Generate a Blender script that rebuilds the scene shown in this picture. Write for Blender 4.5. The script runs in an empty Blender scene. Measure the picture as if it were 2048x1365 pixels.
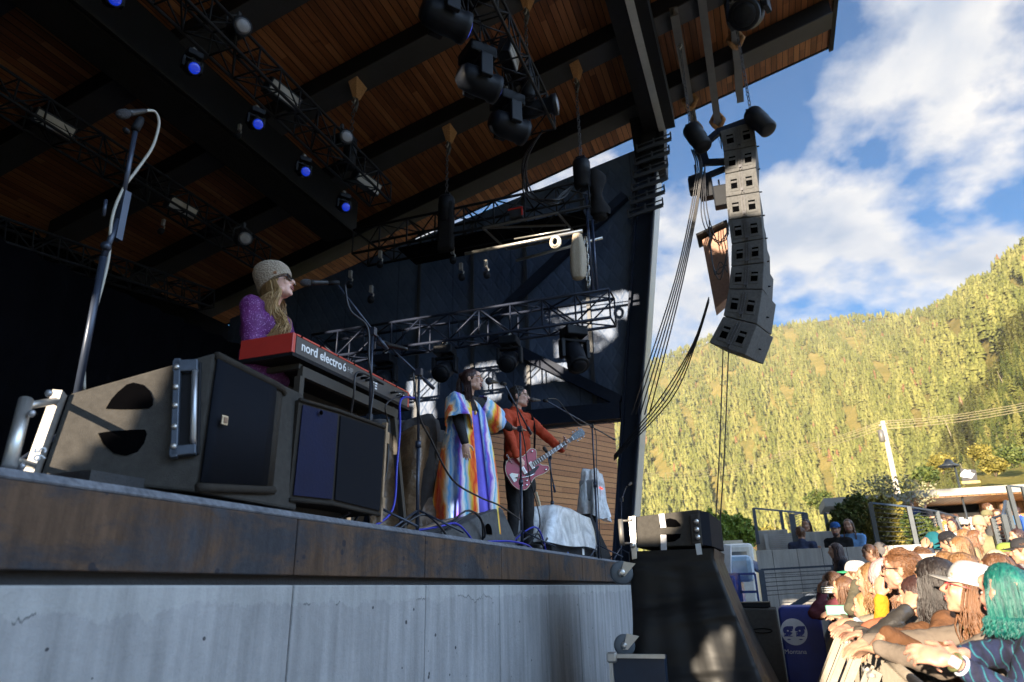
import bpy, bmesh, math, random
import numpy as np
from math import radians, sin, cos, tan, pi, sqrt, atan2
from mathutils import Vector, Matrix, Euler
random.seed(7); rng = np.random.default_rng(7)
scene = bpy.context.scene
COL = scene.collection
V = Vector
# ------------------------------------------------------------------ camera
HEAD, PITCH, ROLL, FPX = radians(19.65), radians(20.1), radians(1.3), 1365.3
_r0 = V((cos(HEAD), sin(HEAD), 0)); _fh = V((-sin(HEAD), cos(HEAD), 0)); _z = V((0, 0, 1))
FWD = _fh*cos(PITCH)+_z*sin(PITCH); _u0 = -_fh*sin(PITCH)+_z*cos(PITCH)
RGT = _r0*cos(ROLL)-_u0*sin(ROLL); UPV = _u0*cos(ROLL)+_r0*sin(ROLL)
CAM = V((0, 0, 1.5))
cd = bpy.data.cameras.new('camera'); cam = bpy.data.objects.new('camera', cd); COL.objects.link(cam)
cd.sensor_width = 36; cd.lens = 24; cd.clip_start = .05; cd.clip_end = 9000
cam.matrix_world = Matrix(((RGT.x, UPV.x, -FWD.x, CAM.x), (RGT.y, UPV.y, -FWD.y, CAM.y), (RGT.z, UPV.z, -FWD.z, CAM.z), (0, 0, 0, 1)))
cd.dof.use_dof = True; cd.dof.focus_distance = 5.6; cd.dof.aperture_fstop = 2.8
scene.camera = cam
# ------------------------------------------------------------------ sun, sky, exposure
SUN_AZ, SUN_EL = radians(11.4), radians(8.5)          # light travels towards +Y, a little towards +X
SD = V((sin(SUN_AZ)*cos(SUN_EL), cos(SUN_AZ)*cos(SUN_EL), -sin(SUN_EL)))
sl = bpy.data.lights.new('sun', 'SUN'); sl.energy = 5.0; sl.angle = radians(.5); sl.color = (1.0, .84, .64)
so = bpy.data.objects.new('sun', sl); COL.objects.link(so); so.rotation_euler = SD.to_track_quat('-Z', 'Y').to_euler()
scene.view_settings.view_transform = 'Standard'; scene.view_settings.look = 'None'
scene.view_settings.gamma = 1; scene.view_settings.exposure = 1.9
w = bpy.data.worlds.new('World'); scene.world = w; w.use_nodes = True
nt = w.node_tree; N = nt.nodes; N.clear()
def nn(t, **k):
    n = N.new(t)
    for a, b in k.items(): setattr(n, a, b)
    return n
out = nn('ShaderNodeOutputWorld'); bg = nn('ShaderNodeBackground'); nt.links.new(bg.outputs[0], out.inputs[0])
sky = nn('ShaderNodeTexSky', sky_type='NISHITA', sun_disc=False, sun_elevation=SUN_EL, sun_rotation=pi+SUN_AZ, air_density=1.0, dust_density=.3, ozone_density=3.0, altitude=1000)
tc = nn('ShaderNodeTexCoord'); sep = nn('ShaderNodeSeparateXYZ'); nt.links.new(tc.outputs['Generated'], sep.inputs[0])
# clouds: direction projected on a high layer, so that they shrink towards the horizon
mz = nn('ShaderNodeMath', operation='MAXIMUM'); nt.links.new(sep.outputs[2], mz.inputs[0]); mz.inputs[1].default_value = .02
mz2 = nn('ShaderNodeMath', operation='ADD'); nt.links.new(mz.outputs[0], mz2.inputs[0]); mz2.inputs[1].default_value = .35
dv = nn('ShaderNodeVectorMath', operation='DIVIDE'); cmb = nn('ShaderNodeCombineXYZ')
for i in range(3): nt.links.new(mz2.outputs[0], cmb.inputs[i])
nt.links.new(tc.outputs['Generated'], dv.inputs[0]); nt.links.new(cmb.outputs[0], dv.inputs[1])
mp = nn('ShaderNodeMapping'); nt.links.new(dv.outputs[0], mp.inputs[0]); mp.inputs['Location'].default_value = (-.38, -2.13, 3.37); mp.inputs['Scale'].default_value = (1, 1, 1.0)
def wnoise(scale, det, rough, dist, vec):
    n = nn('ShaderNodeTexNoise'); n.inputs['Scale'].default_value = scale; n.inputs['Detail'].default_value = det
    n.inputs['Roughness'].default_value = rough; n.inputs['Distortion'].default_value = dist; nt.links.new(vec, n.inputs['Vector']); return n
n1 = wnoise(2.9, 12, .56, .05, mp.outputs[0])
rp = nn('ShaderNodeValToRGB'); nt.links.new(n1.outputs['Fac'], rp.inputs[0])
rp.color_ramp.elements[0].position = .465; rp.color_ramp.elements[0].color = (0, 0, 0, 1)
rp.color_ramp.elements[1].position = .565; rp.color_ramp.elements[1].color = (1, 1, 1, 1)
# cloud body colour: white crowns, blue-grey bellies
mp2 = nn('ShaderNodeMapping'); nt.links.new(dv.outputs[0], mp2.inputs[0]); mp2.inputs['Location'].default_value = (-.35, -2.11, 3.34)
n2 = wnoise(2.9, 9, .55, .2, mp2.outputs[0])
rc = nn('ShaderNodeValToRGB'); nt.links.new(n2.outputs['Fac'], rc.inputs[0])
rc.color_ramp.elements[0].position = .42; rc.color_ramp.elements[0].color = (5.3, 5.1, 4.8, 1)
rc.color_ramp.elements[1].position = .66; rc.color_ramp.elements[1].color = (2.1, 2.6, 3.4, 1)
hs = nn('ShaderNodeHueSaturation'); nt.links.new(sky.outputs[0], hs.inputs['Color']); hs.inputs['Saturation'].default_value = 1.35; hs.inputs["Hue"].default_value = .502; hs.inputs["Value"].default_value = 1.0
mx = nn('ShaderNodeMixRGB'); nt.links.new(rp.outputs[0], mx.inputs[0]); nt.links.new(hs.outputs[0], mx.inputs[1]); nt.links.new(rc.outputs[0], mx.inputs[2])
# fill glow added to the audience-side sky (+x), out of view, lighting the stage
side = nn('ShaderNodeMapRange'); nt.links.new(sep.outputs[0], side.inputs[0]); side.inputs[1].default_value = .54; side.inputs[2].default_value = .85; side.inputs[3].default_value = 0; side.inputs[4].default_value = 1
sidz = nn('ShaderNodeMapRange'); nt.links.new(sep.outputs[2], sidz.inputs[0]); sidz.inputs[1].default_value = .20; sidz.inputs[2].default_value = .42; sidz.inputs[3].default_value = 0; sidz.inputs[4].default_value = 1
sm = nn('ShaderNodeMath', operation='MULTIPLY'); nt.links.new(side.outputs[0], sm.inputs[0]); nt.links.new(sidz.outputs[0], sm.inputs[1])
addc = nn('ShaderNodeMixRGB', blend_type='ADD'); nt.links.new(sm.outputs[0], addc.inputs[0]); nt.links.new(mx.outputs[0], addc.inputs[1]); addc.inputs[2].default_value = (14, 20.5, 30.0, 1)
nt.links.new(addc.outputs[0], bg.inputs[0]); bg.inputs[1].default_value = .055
# ------------------------------------------------------------------ picture rays (for measuring out where things stand)
def ray(px, py): return RGT*((px-1024)/FPX)+UPV*((682.5-py)/FPX)+FWD
def ax(px, py, x): d = ray(px, py); return CAM+d*((x-CAM.x)/d.x)
def ay(px, py, y): d = ray(px, py); return CAM+d*((y-CAM.y)/d.y)
def az(px, py, z): d = ray(px, py); return CAM+d*((z-CAM.z)/d.z)
# ------------------------------------------------------------------ materials
MATS = {}
def mat(name, col, rough=.6, metal=0.0, var=.12, vscale=8.0, bump=0.0, bscale=60.0, spec=.5, emit=None, estr=0.0, stretch=(1, 1, 1), coat=0, alpha=1, trans=0, dirt=None):
    if name in MATS: return MATS[name]
    m = bpy.data.materials.new(name); MATS[name] = m; m.use_nodes = True; t = m.node_tree; b = t.nodes['Principled BSDF']
    b.inputs['Roughness'].default_value = rough; b.inputs['Metallic'].default_value = metal
    b.inputs['Specular IOR Level'].default_value = spec; b.inputs['Coat Weight'].default_value = coat
    b.inputs['Alpha'].default_value = alpha; b.inputs['Transmission Weight'].default_value = trans
    c = t.nodes.new('ShaderNodeTexCoord'); mpn = t.nodes.new('ShaderNodeMapping'); mpn.inputs['Scale'].default_value = stretch
    t.links.new(c.outputs['Object'], mpn.inputs[0])
    n = t.nodes.new('ShaderNodeTexNoise'); n.inputs['Scale'].default_value = vscale; n.inputs['Detail'].default_value = 6; n.inputs['Roughness'].default_value = .65
    t.links.new(mpn.outputs[0], n.inputs['Vector'])
    r = t.nodes.new('ShaderNodeValToRGB'); t.links.new(n.outputs['Fac'], r.inputs[0])
    r.color_ramp.elements[0].position = .3; r.color_ramp.elements[1].position = .7
    c0 = [max(0, x*(1-var)) for x in col]; c1 = [min(1, x*(1+var)) for x in col]
    if dirt: c0 = dirt
    r.color_ramp.elements[0].color = (*c0, 1); r.color_ramp.elements[1].color = (*c1, 1)
    t.links.new(r.outputs[0], b.inputs['Base Color'])
    if bump:
        n3 = t.nodes.new('ShaderNodeTexNoise'); n3.inputs['Scale'].default_value = bscale; n3.inputs['Detail'].default_value = 4
        t.links.new(mpn.outputs[0], n3.inputs['Vector'])
        bp = t.nodes.new('ShaderNodeBump'); bp.inputs['Strength'].default_value = bump; bp.inputs['Distance'].default_value = .02
        t.links.new(n3.outputs['Fac'], bp.inputs['Height']); t.links.new(bp.outputs[0], b.inputs['Normal'])
    if emit:
        b.inputs['Emission Color'].default_value = (*emit, 1); b.inputs['Emission Strength'].default_value = estr
    return m
class NB:
    """small node builder"""
    def __init__(s, name):
        s.m = bpy.data.materials.new(name); MATS[name] = s.m; s.m.use_nodes = True; s.t = s.m.node_tree; s.b = s.t.nodes['Principled BSDF']
        s.c = s.t.nodes.new('ShaderNodeTexCoord')
    def n(s, ty, ins=None, **k):
        o = s.t.nodes.new(ty)
        for a, b in k.items(): setattr(o, a, b)
        for a, b in (ins or {}).items():
            if isinstance(b, bpy.types.NodeSocket): s.t.links.new(b, o.inputs[a])
            else: o.inputs[a].default_value = b
        return o
    def map(s, scale, loc=(0, 0, 0), rot=(0, 0, 0), src='Object'):
        return s.n('ShaderNodeMapping', {0: s.c.outputs[src], 'Location': loc, 'Rotation': rot, 'Scale': scale}).outputs[0]
    def noise(s, vec, scale, det=6, rough=.6, dist=0): return s.n('ShaderNodeTexNoise', {'Vector': vec, 'Scale': scale, 'Detail': det, 'Roughness': rough, 'Distortion': dist}).outputs['Fac']
    def ramp(s, fac, stops, interp='LINEAR'):
        r = s.n('ShaderNodeValToRGB', {0: fac}); cr = r.color_ramp; cr.interpolation = interp
        while len(cr.elements) < len(stops): cr.elements.new(.5)
        for e, (p, c) in zip(cr.elements, stops): e.position = p; e.color = (*c, 1) if len(c) == 3 else c
        return r.outputs[0]
    def math(s, op, a, b=0.0): return s.n('ShaderNodeMath', {0: a, 1: b}, operation=op).outputs[0]
    def mix(s, f, a, b, mode='MIX'): return s.n('ShaderNodeMixRGB', {0: f, 1: a, 2: b}, blend_type=mode).outputs[0]
    def xyz(s, vec): return s.n('ShaderNodeSeparateXYZ', {0: vec}).outputs
    def bump(s, h, st=.5, dist=.02):
        o = s.n('ShaderNodeBump', {'Height': h, 'Strength': st, 'Distance': dist}); s.t.links.new(o.outputs[0], s.b.inputs['Normal'])
    def col(s, c): s.t.links.new(c, s.b.inputs['Base Color'])
    def set(s, **k):
        for a, b in k.items():
            key = {'rough': 'Roughness', 'metal': 'Metallic', 'spec': 'Specular IOR Level', 'alpha': 'Alpha', 'coat': 'Coat Weight', 'trans': 'Transmission Weight'}[a]
            if isinstance(b, bpy.types.NodeSocket): s.t.links.new(b, s.b.inputs[key])
            else: s.b.inputs[key].default_value = b
# ------------------------------------------------------------------ mesh builder
class MB:
    def __init__(s): s.v = []; s.f = []; s.m = []; s.sm = []; s.cm = 0; s.smooth = False
    def add(s, vs, fs):
        o = len(s.v); s.v += [tuple(p) for p in vs]
        for f in fs: s.f.append(tuple(i+o for i in f)); s.m.append(s.cm); s.sm.append(s.smooth)
        return s
    def hexa(s, p):  # 8 points: bottom 4 ccw, top 4 ccw
        return s.add(p, [(3, 2, 1, 0), (4, 5, 6, 7), (0, 1, 5, 4), (1, 2, 6, 5), (2, 3, 7, 6), (3, 0, 4, 7)])
    def box(s, c, size, R=None):
        hx, hy, hz = [k/2 for k in size]; P = [(-hx, -hy, -hz), (hx, -hy, -hz), (hx, hy, -hz), (-hx, hy, -hz), (-hx, -hy, hz), (hx, -hy, hz), (hx, hy, hz), (-hx, hy, hz)]
        c = V(c); return s.hexa([(c+(R @ V(p) if R else V(p))) for p in P])
    def bb(s, a, b):
        return s.box([(a[i]+b[i])/2 for i in range(3)], [abs(b[i]-a[i]) for i in range(3)])
    def beam(s, p0, p1, w_, h, up=(0, 0, 1)):
        p0, p1 = V(p0), V(p1); d = (p1-p0).normalized(); sd = d.cross(V(up))
        if sd.length < 1e-4: sd = d.cross(V((1, 0, 0)))
        sd.normalize(); u = sd.cross(d).normalized(); a = sd*w_/2; b = u*h/2
        return s.hexa([p0-a-b, p0+a-b, p1+a-b, p1-a-b, p0-a+b, p0+a+b, p1+a+b, p1-a+b])
    def tube(s, p0, p1, r0, r1=None, n=8, caps=True):
        return s.path([p0, p1], [r0, r0 if r1 is None else r1], n, caps)
    def path(s, pts, r, n=6, caps=True, closed=False, flat=1.0):
        pts = [V(p) for p in pts]; k = len(pts); rs = r if isinstance(r, (list, tuple)) else [r]*k
        vs = []; ref = None; sm = s.smooth; s.smooth = True
        for i in range(k):
            if closed: d = pts[(i+1) % k]-pts[i-1]
            else: d = pts[min(i+1, k-1)]-pts[max(i-1, 0)]
            if d.length < 1e-9: d = V((0, 0, 1))
            d.normalize()
            if ref is None: ref = d.orthogonal().normalized() if abs(d.z) > .95 else d.cross(V((0, 0, 1))).normalized()
            ref = (ref-d*ref.dot(d))
            if ref.length < 1e-6: ref = d.orthogonal()
            ref.normalize(); b = d.cross(ref)
            for j in range(n):
                a = 2*pi*j/n; vs.append(pts[i]+ref*(rs[i]*cos(a))+b*(rs[i]*flat*sin(a)))
        fs = []
        for i in range(k if closed else k-1):
            i2 = (i+1) % k
            for j in range(n): j2 = (j+1) % n; fs.append((i*n+j, i*n+j2, i2*n+j2, i2*n+j))
        if caps and not closed: fs.append(tuple(range(n-1, -1, -1))); fs.append(tuple((k-1)*n+j for j in range(n)))
        s.add(vs, fs); s.smooth = sm; return s
    def lathe(s, prof, o, axis=(0, 0, 1), n=20, ref=None):
        """prof: list of (radius, height) along axis"""
        o = V(o); d = V(axis).normalized(); e = (V(ref)-d*V(ref).dot(d)).normalized() if ref else d.orthogonal().normalized(); b = d.cross(e)
        vs = []; fs = []; k = len(prof); sm = s.smooth; s.smooth = True
        for r, h in prof:
            for j in range(n): a = 2*pi*j/n; vs.append(o+d*h+e*(r*cos(a))+b*(r*sin(a)))
        for i in range(k-1):
            for j in range(n): j2 = (j+1) % n; fs.append((i*n+j, i*n+j2, (i+1)*n+j2, (i+1)*n+j))
        fs.append(tuple(range(n-1, -1, -1))); fs.append(tuple((k-1)*n+j for j in range(n)))
        s.add(vs, fs); s.smooth = sm; return s
    def ell(s, c, r, R=None, nu=12, nv=8):
        c = V(c); vs = []; fs = []; sm = s.smooth; s.smooth = True
        r = (r, r, r) if not isinstance(r, (tuple, list)) else r
        for i in range(nv+1):
            t = pi*i/nv
            for j in range(nu):
                a = 2*pi*j/nu; p = V((r[0]*sin(t)*cos(a), r[1]*sin(t)*sin(a), r[2]*cos(t))); vs.append(c+(R @ p if R else p))
        for i in range(nv):
            for j in range(nu): j2 = (j+1) % nu; fs.append((i*nu+j, (i+1)*nu+j, (i+1)*nu+j2, i*nu+j2))
        s.add(vs, fs); s.smooth = sm; return s
    def prism(s, poly, o, u, v, d):
        """poly in (u,v) plane at o, extruded by vector d"""
        o, u, v, d = V(o), V(u), V(v), V(d); n = len(poly); a = [o+u*x+v*y for x, y in poly]; b = [p+d for p in a]
        fs = [tuple(range(n-1, -1, -1)), tuple(range(n, 2*n))]+[(i, (i+1) % n, n+(i+1) % n, n+i) for i in range(n)]
        return s.add(a+b, fs)
    def grid(s, P, thick=None):
        """P: 2d list of points"""
        nr, nc = len(P), len(P[0]); sm = s.smooth; s.smooth = True
        s.add([p for r in P for p in r], [(i*nc+j, i*nc+j+1, (i+1)*nc+j+1, (i+1)*nc+j) for i in range(nr-1) for j in range(nc-1)]); s.smooth = sm; return s
    def build(s, name, mats, parent=None, origin=None, bevel=0, solid=0, norm=True):
        me = bpy.data.meshes.new(name); o = V(origin) if origin is not None else V((0, 0, 0))
        inv = Matrix()
        if parent is not None and parent.get('_inv'): pass
        me.from_pydata([tuple(V(p)-o) for p in s.v], [], s.f)
        if not isinstance(mats, (list, tuple)): mats = [mats]
        for m in mats: me.materials.append(m)
        me.polygons.foreach_set('material_index', s.m); me.polygons.foreach_set('use_smooth', s.sm)
        if norm or bevel:
            bm = bmesh.new(); bm.from_mesh(me); bmesh.ops.remove_doubles(bm, verts=bm.verts, dist=1e-6); bmesh.ops.recalc_face_normals(bm, faces=bm.faces)
            bm.to_mesh(me); bm.free()
        ob = bpy.data.objects.new(name, me); COL.objects.link(ob); ob.location = o
        if bevel:
            md = ob.modifiers.new('bevel', 'BEVEL'); md.width = bevel; md.segments = 2; md.limit_method = 'ANGLE'; md.angle_limit = radians(40)
        if solid:
            md = ob.modifiers.new('solid', 'SOLIDIFY'); md.thickness = solid
        if parent is not None: attach(ob, parent)
        return ob
def attach(ob, parent):
    ob.parent = parent; ob.matrix_parent_inverse = parent_world(parent).inverted()
def parent_world(o):
    m = o.matrix_basis.copy()
    if o.parent: m = parent_world(o.parent) @ o.matrix_parent_inverse @ m
    return m
def tag(o, label=None, cat=None, group=None, kind=None):
    if label: o['label'] = label
    if cat: o['category'] = cat
    if group: o['group'] = group
    if kind: o['kind'] = kind
    return o
def thing(name, loc, label, cat, group=None, kind=None):
    o = bpy.data.objects.new(name, None); COL.objects.link(o); o.location = loc; o.empty_display_size = .1
    return tag(o, label, cat, group, kind)
def kids(o): return [c for c in ALLKIDS.get(o.name, [])]
def copy_tree(o, parent=None, name=None):
    c = o.copy(); COL.objects.link(c)
    if parent is not None: c.parent = parent
    for ch in o.children: copy_tree(ch, c)
    return c
def frame(f, up=(0, 0, 1)):
    """matrix with columns right, forward, up"""
    f = V(f).normalized(); r = f.cross(V(up)).normalized(); u = r.cross(f); return Matrix((r, f, u)).transposed()
# ================================================================== MATERIALS
def wood_planks(name, width, c0, c1, c2, axis=0, rough=.55, rot=(0, 0, 0), run=3.2):
    k = NB(name); v = k.map((1, 1, 1), rot=rot); x = k.xyz(v)
    a, b = x[axis], x[1-axis]
    u = k.math('DIVIDE', a, width); fl = k.math('FLOOR', u); fr = k.math('FRACT', u)
    off = k.n('ShaderNodeTexWhiteNoise', {'W': fl}, noise_dimensions='1D').outputs[0]
    bb_ = k.math('ADD', k.math('DIVIDE', b, run), k.math('MULTIPLY', off, 7.3)); fl2 = k.math('FLOOR', bb_); fr2 = k.math('FRACT', bb_)
    wv = k.n('ShaderNodeCombineXYZ', {0: fl, 1: fl2, 2: 0.0}).outputs[0]
    rnd = k.n('ShaderNodeTexWhiteNoise', {'Vector': wv}, noise_dimensions='2D').outputs[0]
    st = [22, 22, 22]; st[1-axis] = 1.2
    g = k.noise(k.map(st, rot=rot), 1.0, 6, .65, .6)
    kn = k.noise(k.map((1, 1, 1), rot=rot), 3.3, 2, .5)
    f = k.math('ADD', k.math('MULTIPLY', rnd, .42), k.math('MULTIPLY', g, .72))
    c = k.ramp(f, [(.15, c0), (.55, c1), (.95, c2)])
    kd = k.ramp(kn, [(.68, (1, 1, 1)), (.74, (.45, .40, .38))])
    c = k.mix(1.0, c, kd, 'MULTIPLY')
    gr = k.math('MINIMUM', fr, k.math('SUBTRACT', 1.0, fr))
    gm = k.ramp(gr, [(.03, (.06, .05, .05)), (.075, (1, 1, 1))])
    k.col(k.mix(1.0, c, gm, 'MULTIPLY')); k.set(rough=rough, spec=.3)
    k.bump(gm, .6, .01); return k.m
M_soffit = wood_planks('cedar_soffit', .115, (.075, .026, .010), (.26, .092, .033), (.50, .21, .08))
M_woodwall = wood_planks('cedar_wall', .12, (.20, .075, .025), (.40, .16, .055), (.55, .25, .09), axis=0, run=4, rot=(pi/2, 0, pi/2))
M_black = mat('black_steel', (.006, .0065, .009), .6, .0, .3, 6, .1, 30, spec=.2)
M_dark = mat('dark_paint', (.03, .035, .045), .5, 0, .2, 5)
M_grey = mat('grey_steel', (.13, .125, .12), .5, .2, .15, 4, .1, 40)
M_greyflange = mat('dull_grey_beam', (.035, .035, .040), .6, .0, .2, 3, .15, 25)
M_blue_steel = mat('blue_black_steel', (.009, .015, .032), .6, .0, .25, 2, .15, 30, spec=.2)
M_alu = mat('aluminium', (.62, .61, .58), .35, .8, .08, 12)
M_littrim = mat('pale_lit_trim', (.50, .50, .48), .4, .3, .1, 4)
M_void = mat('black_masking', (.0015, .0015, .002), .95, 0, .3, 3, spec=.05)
M_blackcloth = mat('black_cloth', (.012, .012, .014), .85, 0, .3, 20, .3, 80, spec=.2)
M_rubber = mat('black_rubber', (.018, .018, .02), .6, 0, .2, 20, .2, 90)
M_chain = mat('chain_steel', (.09, .09, .10), .4, .6, .2, 40)
# quilted vinyl
def quilt():
    k = NB('quilted_vinyl'); v = k.map((1, 1, 1)); x = k.xyz(v)
    s1 = k.math('ADD', x[0], k.math('MULTIPLY', x[2], .62)); s2 = k.math('SUBTRACT', x[0], k.math('MULTIPLY', x[2], .62))
    def tri(s): f = k.math('FRACT', k.math('DIVIDE', s, .26)); return k.math('MINIMUM', f, k.math('SUBTRACT', 1.0, f))
    h = k.math('MINIMUM', k.math('MINIMUM', tri(s1), tri(s2)), .16)
    n = k.noise(v, 1.3, 5, .6); n2 = k.noise(k.map((1, 1, .25)), 5, 4, .6)
    c = k.ramp(n, [(.3, (.04, .064, .12)), (.7, (.075, .112, .19))])
    seam = k.ramp(k.math('FRACT', k.math('DIVIDE', k.math('ADD', x[0], .33), 1.32)), [(.0, (.35, .35, .4)), (.012, (1, 1, 1)), (.985, (1, 1, 1)), (1, (.35, .35, .4))])
    k.col(k.mix(1.0, c, seam, 'MULTIPLY')); k.set(rough=.5, spec=.35)
    hh = k.math('ADD', k.math('MULTIPLY', h, .5), k.math('MULTIPLY', n2, .35)); k.bump(hh, .55, .12); return k.m
M_quilt = quilt()
def concrete(name, c0, c1, stain=None, vertical=True, pits=True, sc=1.0, stainlo=.42, seams=None, cracks=False, rough=.85):
    k = NB(name); v = k.map((1, 1, 1)); x = k.xyz(v)
    n = k.noise(v, 1.6*sc, 8, .62); n2 = k.noise(k.map((9, 9, .8)), 1.0*sc, 5, .6); nf = k.noise(v, 40, 4, .7)
    c = k.ramp(k.math('ADD', k.math('MULTIPLY', n, .65), k.math('MULTIPLY', nf, .35)), [(.35, c0), (.65, c1)])
    c = k.mix(.5, c, k.ramp(n2, [(.3, tuple(q*.72 for q in c0)), (.65, (1, 1, 1))]), 'MULTIPLY')
    if stain:
        ns = k.noise(k.map((1.2, 1.4, 3.0)), 1.1, 8, .7, .4)
        c = k.mix(k.ramp(ns, [(stainlo, (0, 0, 0)), (stainlo+.14, (1, 1, 1))]), c, k.mix(1.0, k.ramp(k.noise(k.map((6, 7, 1.0)), 2.0, 6, .7), [(.35, tuple(q*.55 for q in stain)), (.7, tuple(min(1, q*1.25) for q in stain))]), (1, 1, 1, 1), 'MULTIPLY'))
    if pits:
        vo = k.n('ShaderNodeTexVoronoi', {'Vector': k.map((1, 1, 1.25)), 'Scale': 13.0, 'Randomness': 1.0})
        sel = k.noise(v, 2.2, 2, .5)
        rad = k.math('MULTIPLY', k.math('MAXIMUM', k.math('SUBTRACT', k.noise(v, 13, 0), .56 if cracks else .50), 0.0), .8 if cracks else .95)
        pit = k.math('LESS_THAN', vo.outputs['Distance'], rad)
        c = k.mix(k.math('MULTIPLY', pit, .85), c, (.02, .022, .03, 1))
    if cracks:
        z = x[2]
        wv = k.noise(k.map((1, 1, .01)), 3.2, 8, .78); ln = k.math('ABSOLUTE', k.math('SUBTRACT', z, k.math('ADD', 1.33, k.math('MULTIPLY', wv, .26))))
        on = k.math('GREATER_THAN', k.noise(k.map((1, 1, .01), (3, 4, 0)), 1.3, 3, .6), .545)
        ck = k.math('MULTIPLY', k.math('LESS_THAN', ln, k.math('MULTIPLY', k.noise(v, 14, 4, .8), .0055)), on)
        c = k.mix(k.math('MULTIPLY', ck, .9), c, (.03, .035, .04, 1))
        below = k.math('LESS_THAN', z, k.math('ADD', 1.33, k.math('MULTIPLY', wv, .26)))
        c = k.mix(k.math('MULTIPLY', k.math('SUBTRACT', 1.0, below), .12), c, (.62, .64, .60, 1))
    k.col(c); k.set(rough=rough, spec=.25); k.bump(k.math('ADD', k.math('MULTIPLY', n, .4), k.math('MULTIPLY', nf, .5)), .5, .02); return k.m
M_conc = concrete('stage_front_concrete', (.30, .305, .31), (.39, .395, .40), pits=True, cracks=True)
M_slab = concrete('stained_slab_edge', (.025, .029, .038), (.062, .063, .072), stain=(.10, .062, .040), stainlo=.40)
M_slabrim = concrete('slab_rim', (.12, .13, .15), (.24, .25, .28), pits=False, sc=4)
M_terr = concrete('terrace_concrete', (.42, .41, .39), (.52, .51, .49), pits=False)
M_pave = concrete('pit_concrete', (.13, .125, .12), (.18, .175, .17), pits=False, sc=2)
M_deck = mat('deck_rubber', (.02, .021, .024), .75, 0, .3, 4, .2, 60)
# ================================================================== GROUND
def grass_mat():
    k = NB('dry_grass'); v = k.map((1, 1, 1)); n = k.noise(v, .12, 8, .7); n2 = k.noise(v, 2.5, 6, .7)
    c = k.ramp(k.math('ADD', k.math('MULTIPLY', n, .6), k.math('MULTIPLY', n2, .4)), [(.3, (.07, .085, .02)), (.48, (.15, .14, .045)), (.62, (.24, .19, .08)), (.75, (.20, .16, .09))])
    k.col(c); k.set(rough=.95, spec=.1); k.bump(n2, .8, .3); return k.m
M_grass = grass_mat()
g = MB(); S = 4500
# one sheet to the horizon, lowered under the pit
g.add([(-S, -S, -.02), (S, -S, -.02), (S, S, -.02), (-S, S, -.02)], [(0, 1, 2, 3)])
tag(g.build('ground', M_grass, norm=False), kind='structure')
g = MB(); g.bb((-14, -12, -.016), (14, 34, 0)); tag(g.build('pavement', M_pave), kind='structure')
# ---- hillside terrain: polar heightfield, rises from the flat to the ridge
AZE = [(-30, 12, 520, 1500), (-12, 16.3, 500, 1500), (-8.2, 17.5, 480, 1450), (-2.5, 19.2, 470, 1450), (2, 19.4, 450, 1400), (8.4, 19.2, 400, 1400), (11.5, 18.7, 330, 1300), (13.5, 18.5, 280, 1150), (15.3, 18.9, 235, 980), (17.2, 20.0, 205, 850), (20.4, 21.3, 180, 760), (26, 23, 160, 680), (40, 25, 150, 600)]
def _lerp(a, i):
    for p, q in zip(AZE, AZE[1:]):
        if a <= q[0]:
            t = max(0, min(1, (a-p[0])/(q[0]-p[0]))); t = t*t*(3-2*t) if False else t
            return p[i]+(q[i]-p[i])*t
    return AZE[-1][i]
def hill_h(r, adeg):
    el, r0, R = _lerp(adeg, 1), _lerp(adeg, 2), _lerp(adeg, 3)
    t = (r-r0)/(R-r0)
    toe = 0
    if r > 34: toe = 14.0*min(1, (r-34)/76.0)*min(1, max(0, (adeg-8.5)/5.5))+3*min(1, max(0, (r-60)/80))
    if t <= 0: return toe
    H = R*tan(radians(el))-toe
    base = H*(t**1.06) if t < 1 else H-(t-1)*(R-r0)*.25
    wob = (sin(adeg*.9+r*.008)*.012+sin(adeg*2.1-r*.013)*.008)*r*min(1, t*3)*(1 if t < 1 else max(0, 2-t))
    return toe+base*(1-0.0)+wob*.6*(1-min(1, t)**4)
g = MB(); RS = [30, 42, 55, 70, 85, 100, 120, 145, 175, 210, 250, 300, 360, 430, 510, 600, 700, 800, 900, 1000, 1100, 1200, 1300, 1400, 1500, 1650, 1850]
AS = [a*1.0 for a in range(-30, 41)]
P = []
for r in RS:
    row = []
    for a in AS:
        row.append((r*sin(radians(a)), r*cos(radians(a)), hill_h(r, a)-(.5 if r == 30 else 0)))
    P.append(row)
g.grid(P)
def hill_mat():
    k = NB('forest_floor'); v = k.map((1, 1, 1)); n = k.noise(v, .03, 8, .7); n2 = k.noise(v, .5, 6, .75)
    c = k.ramp(k.math('ADD', k.math('MULTIPLY', n, .5), k.math('MULTIPLY', n2, .5)), [(.34, (.09, .11, .03)), (.5, (.21, .17, .045)), (.62, (.32, .25, .08)), (.72, (.34, .28, .15))])
    k.col(c); k.set(rough=1.0, spec=.05); k.bump(n2, .8, 1.0); return k.m
M_hill = hill_mat()
tag(g.build('hillside', M_hill), kind='structure')
# ================================================================== STAGE BUILDING
SZ0, SS = 11.4143, .25939
def roofz(x): return SZ0+SS*x
STG = thing('open_air_stage', (-6, 12, 0), 'large open-air stage building with sloping cedar-lined roof on dark steel and a concrete front', 'stage')
XE = -2.0; DZ = 1.85
b = MB(); b.bb((-11, -5, 1.50), (XE-.05, 11.0, 1.845)); b.build('deck', M_deck, STG)
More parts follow.
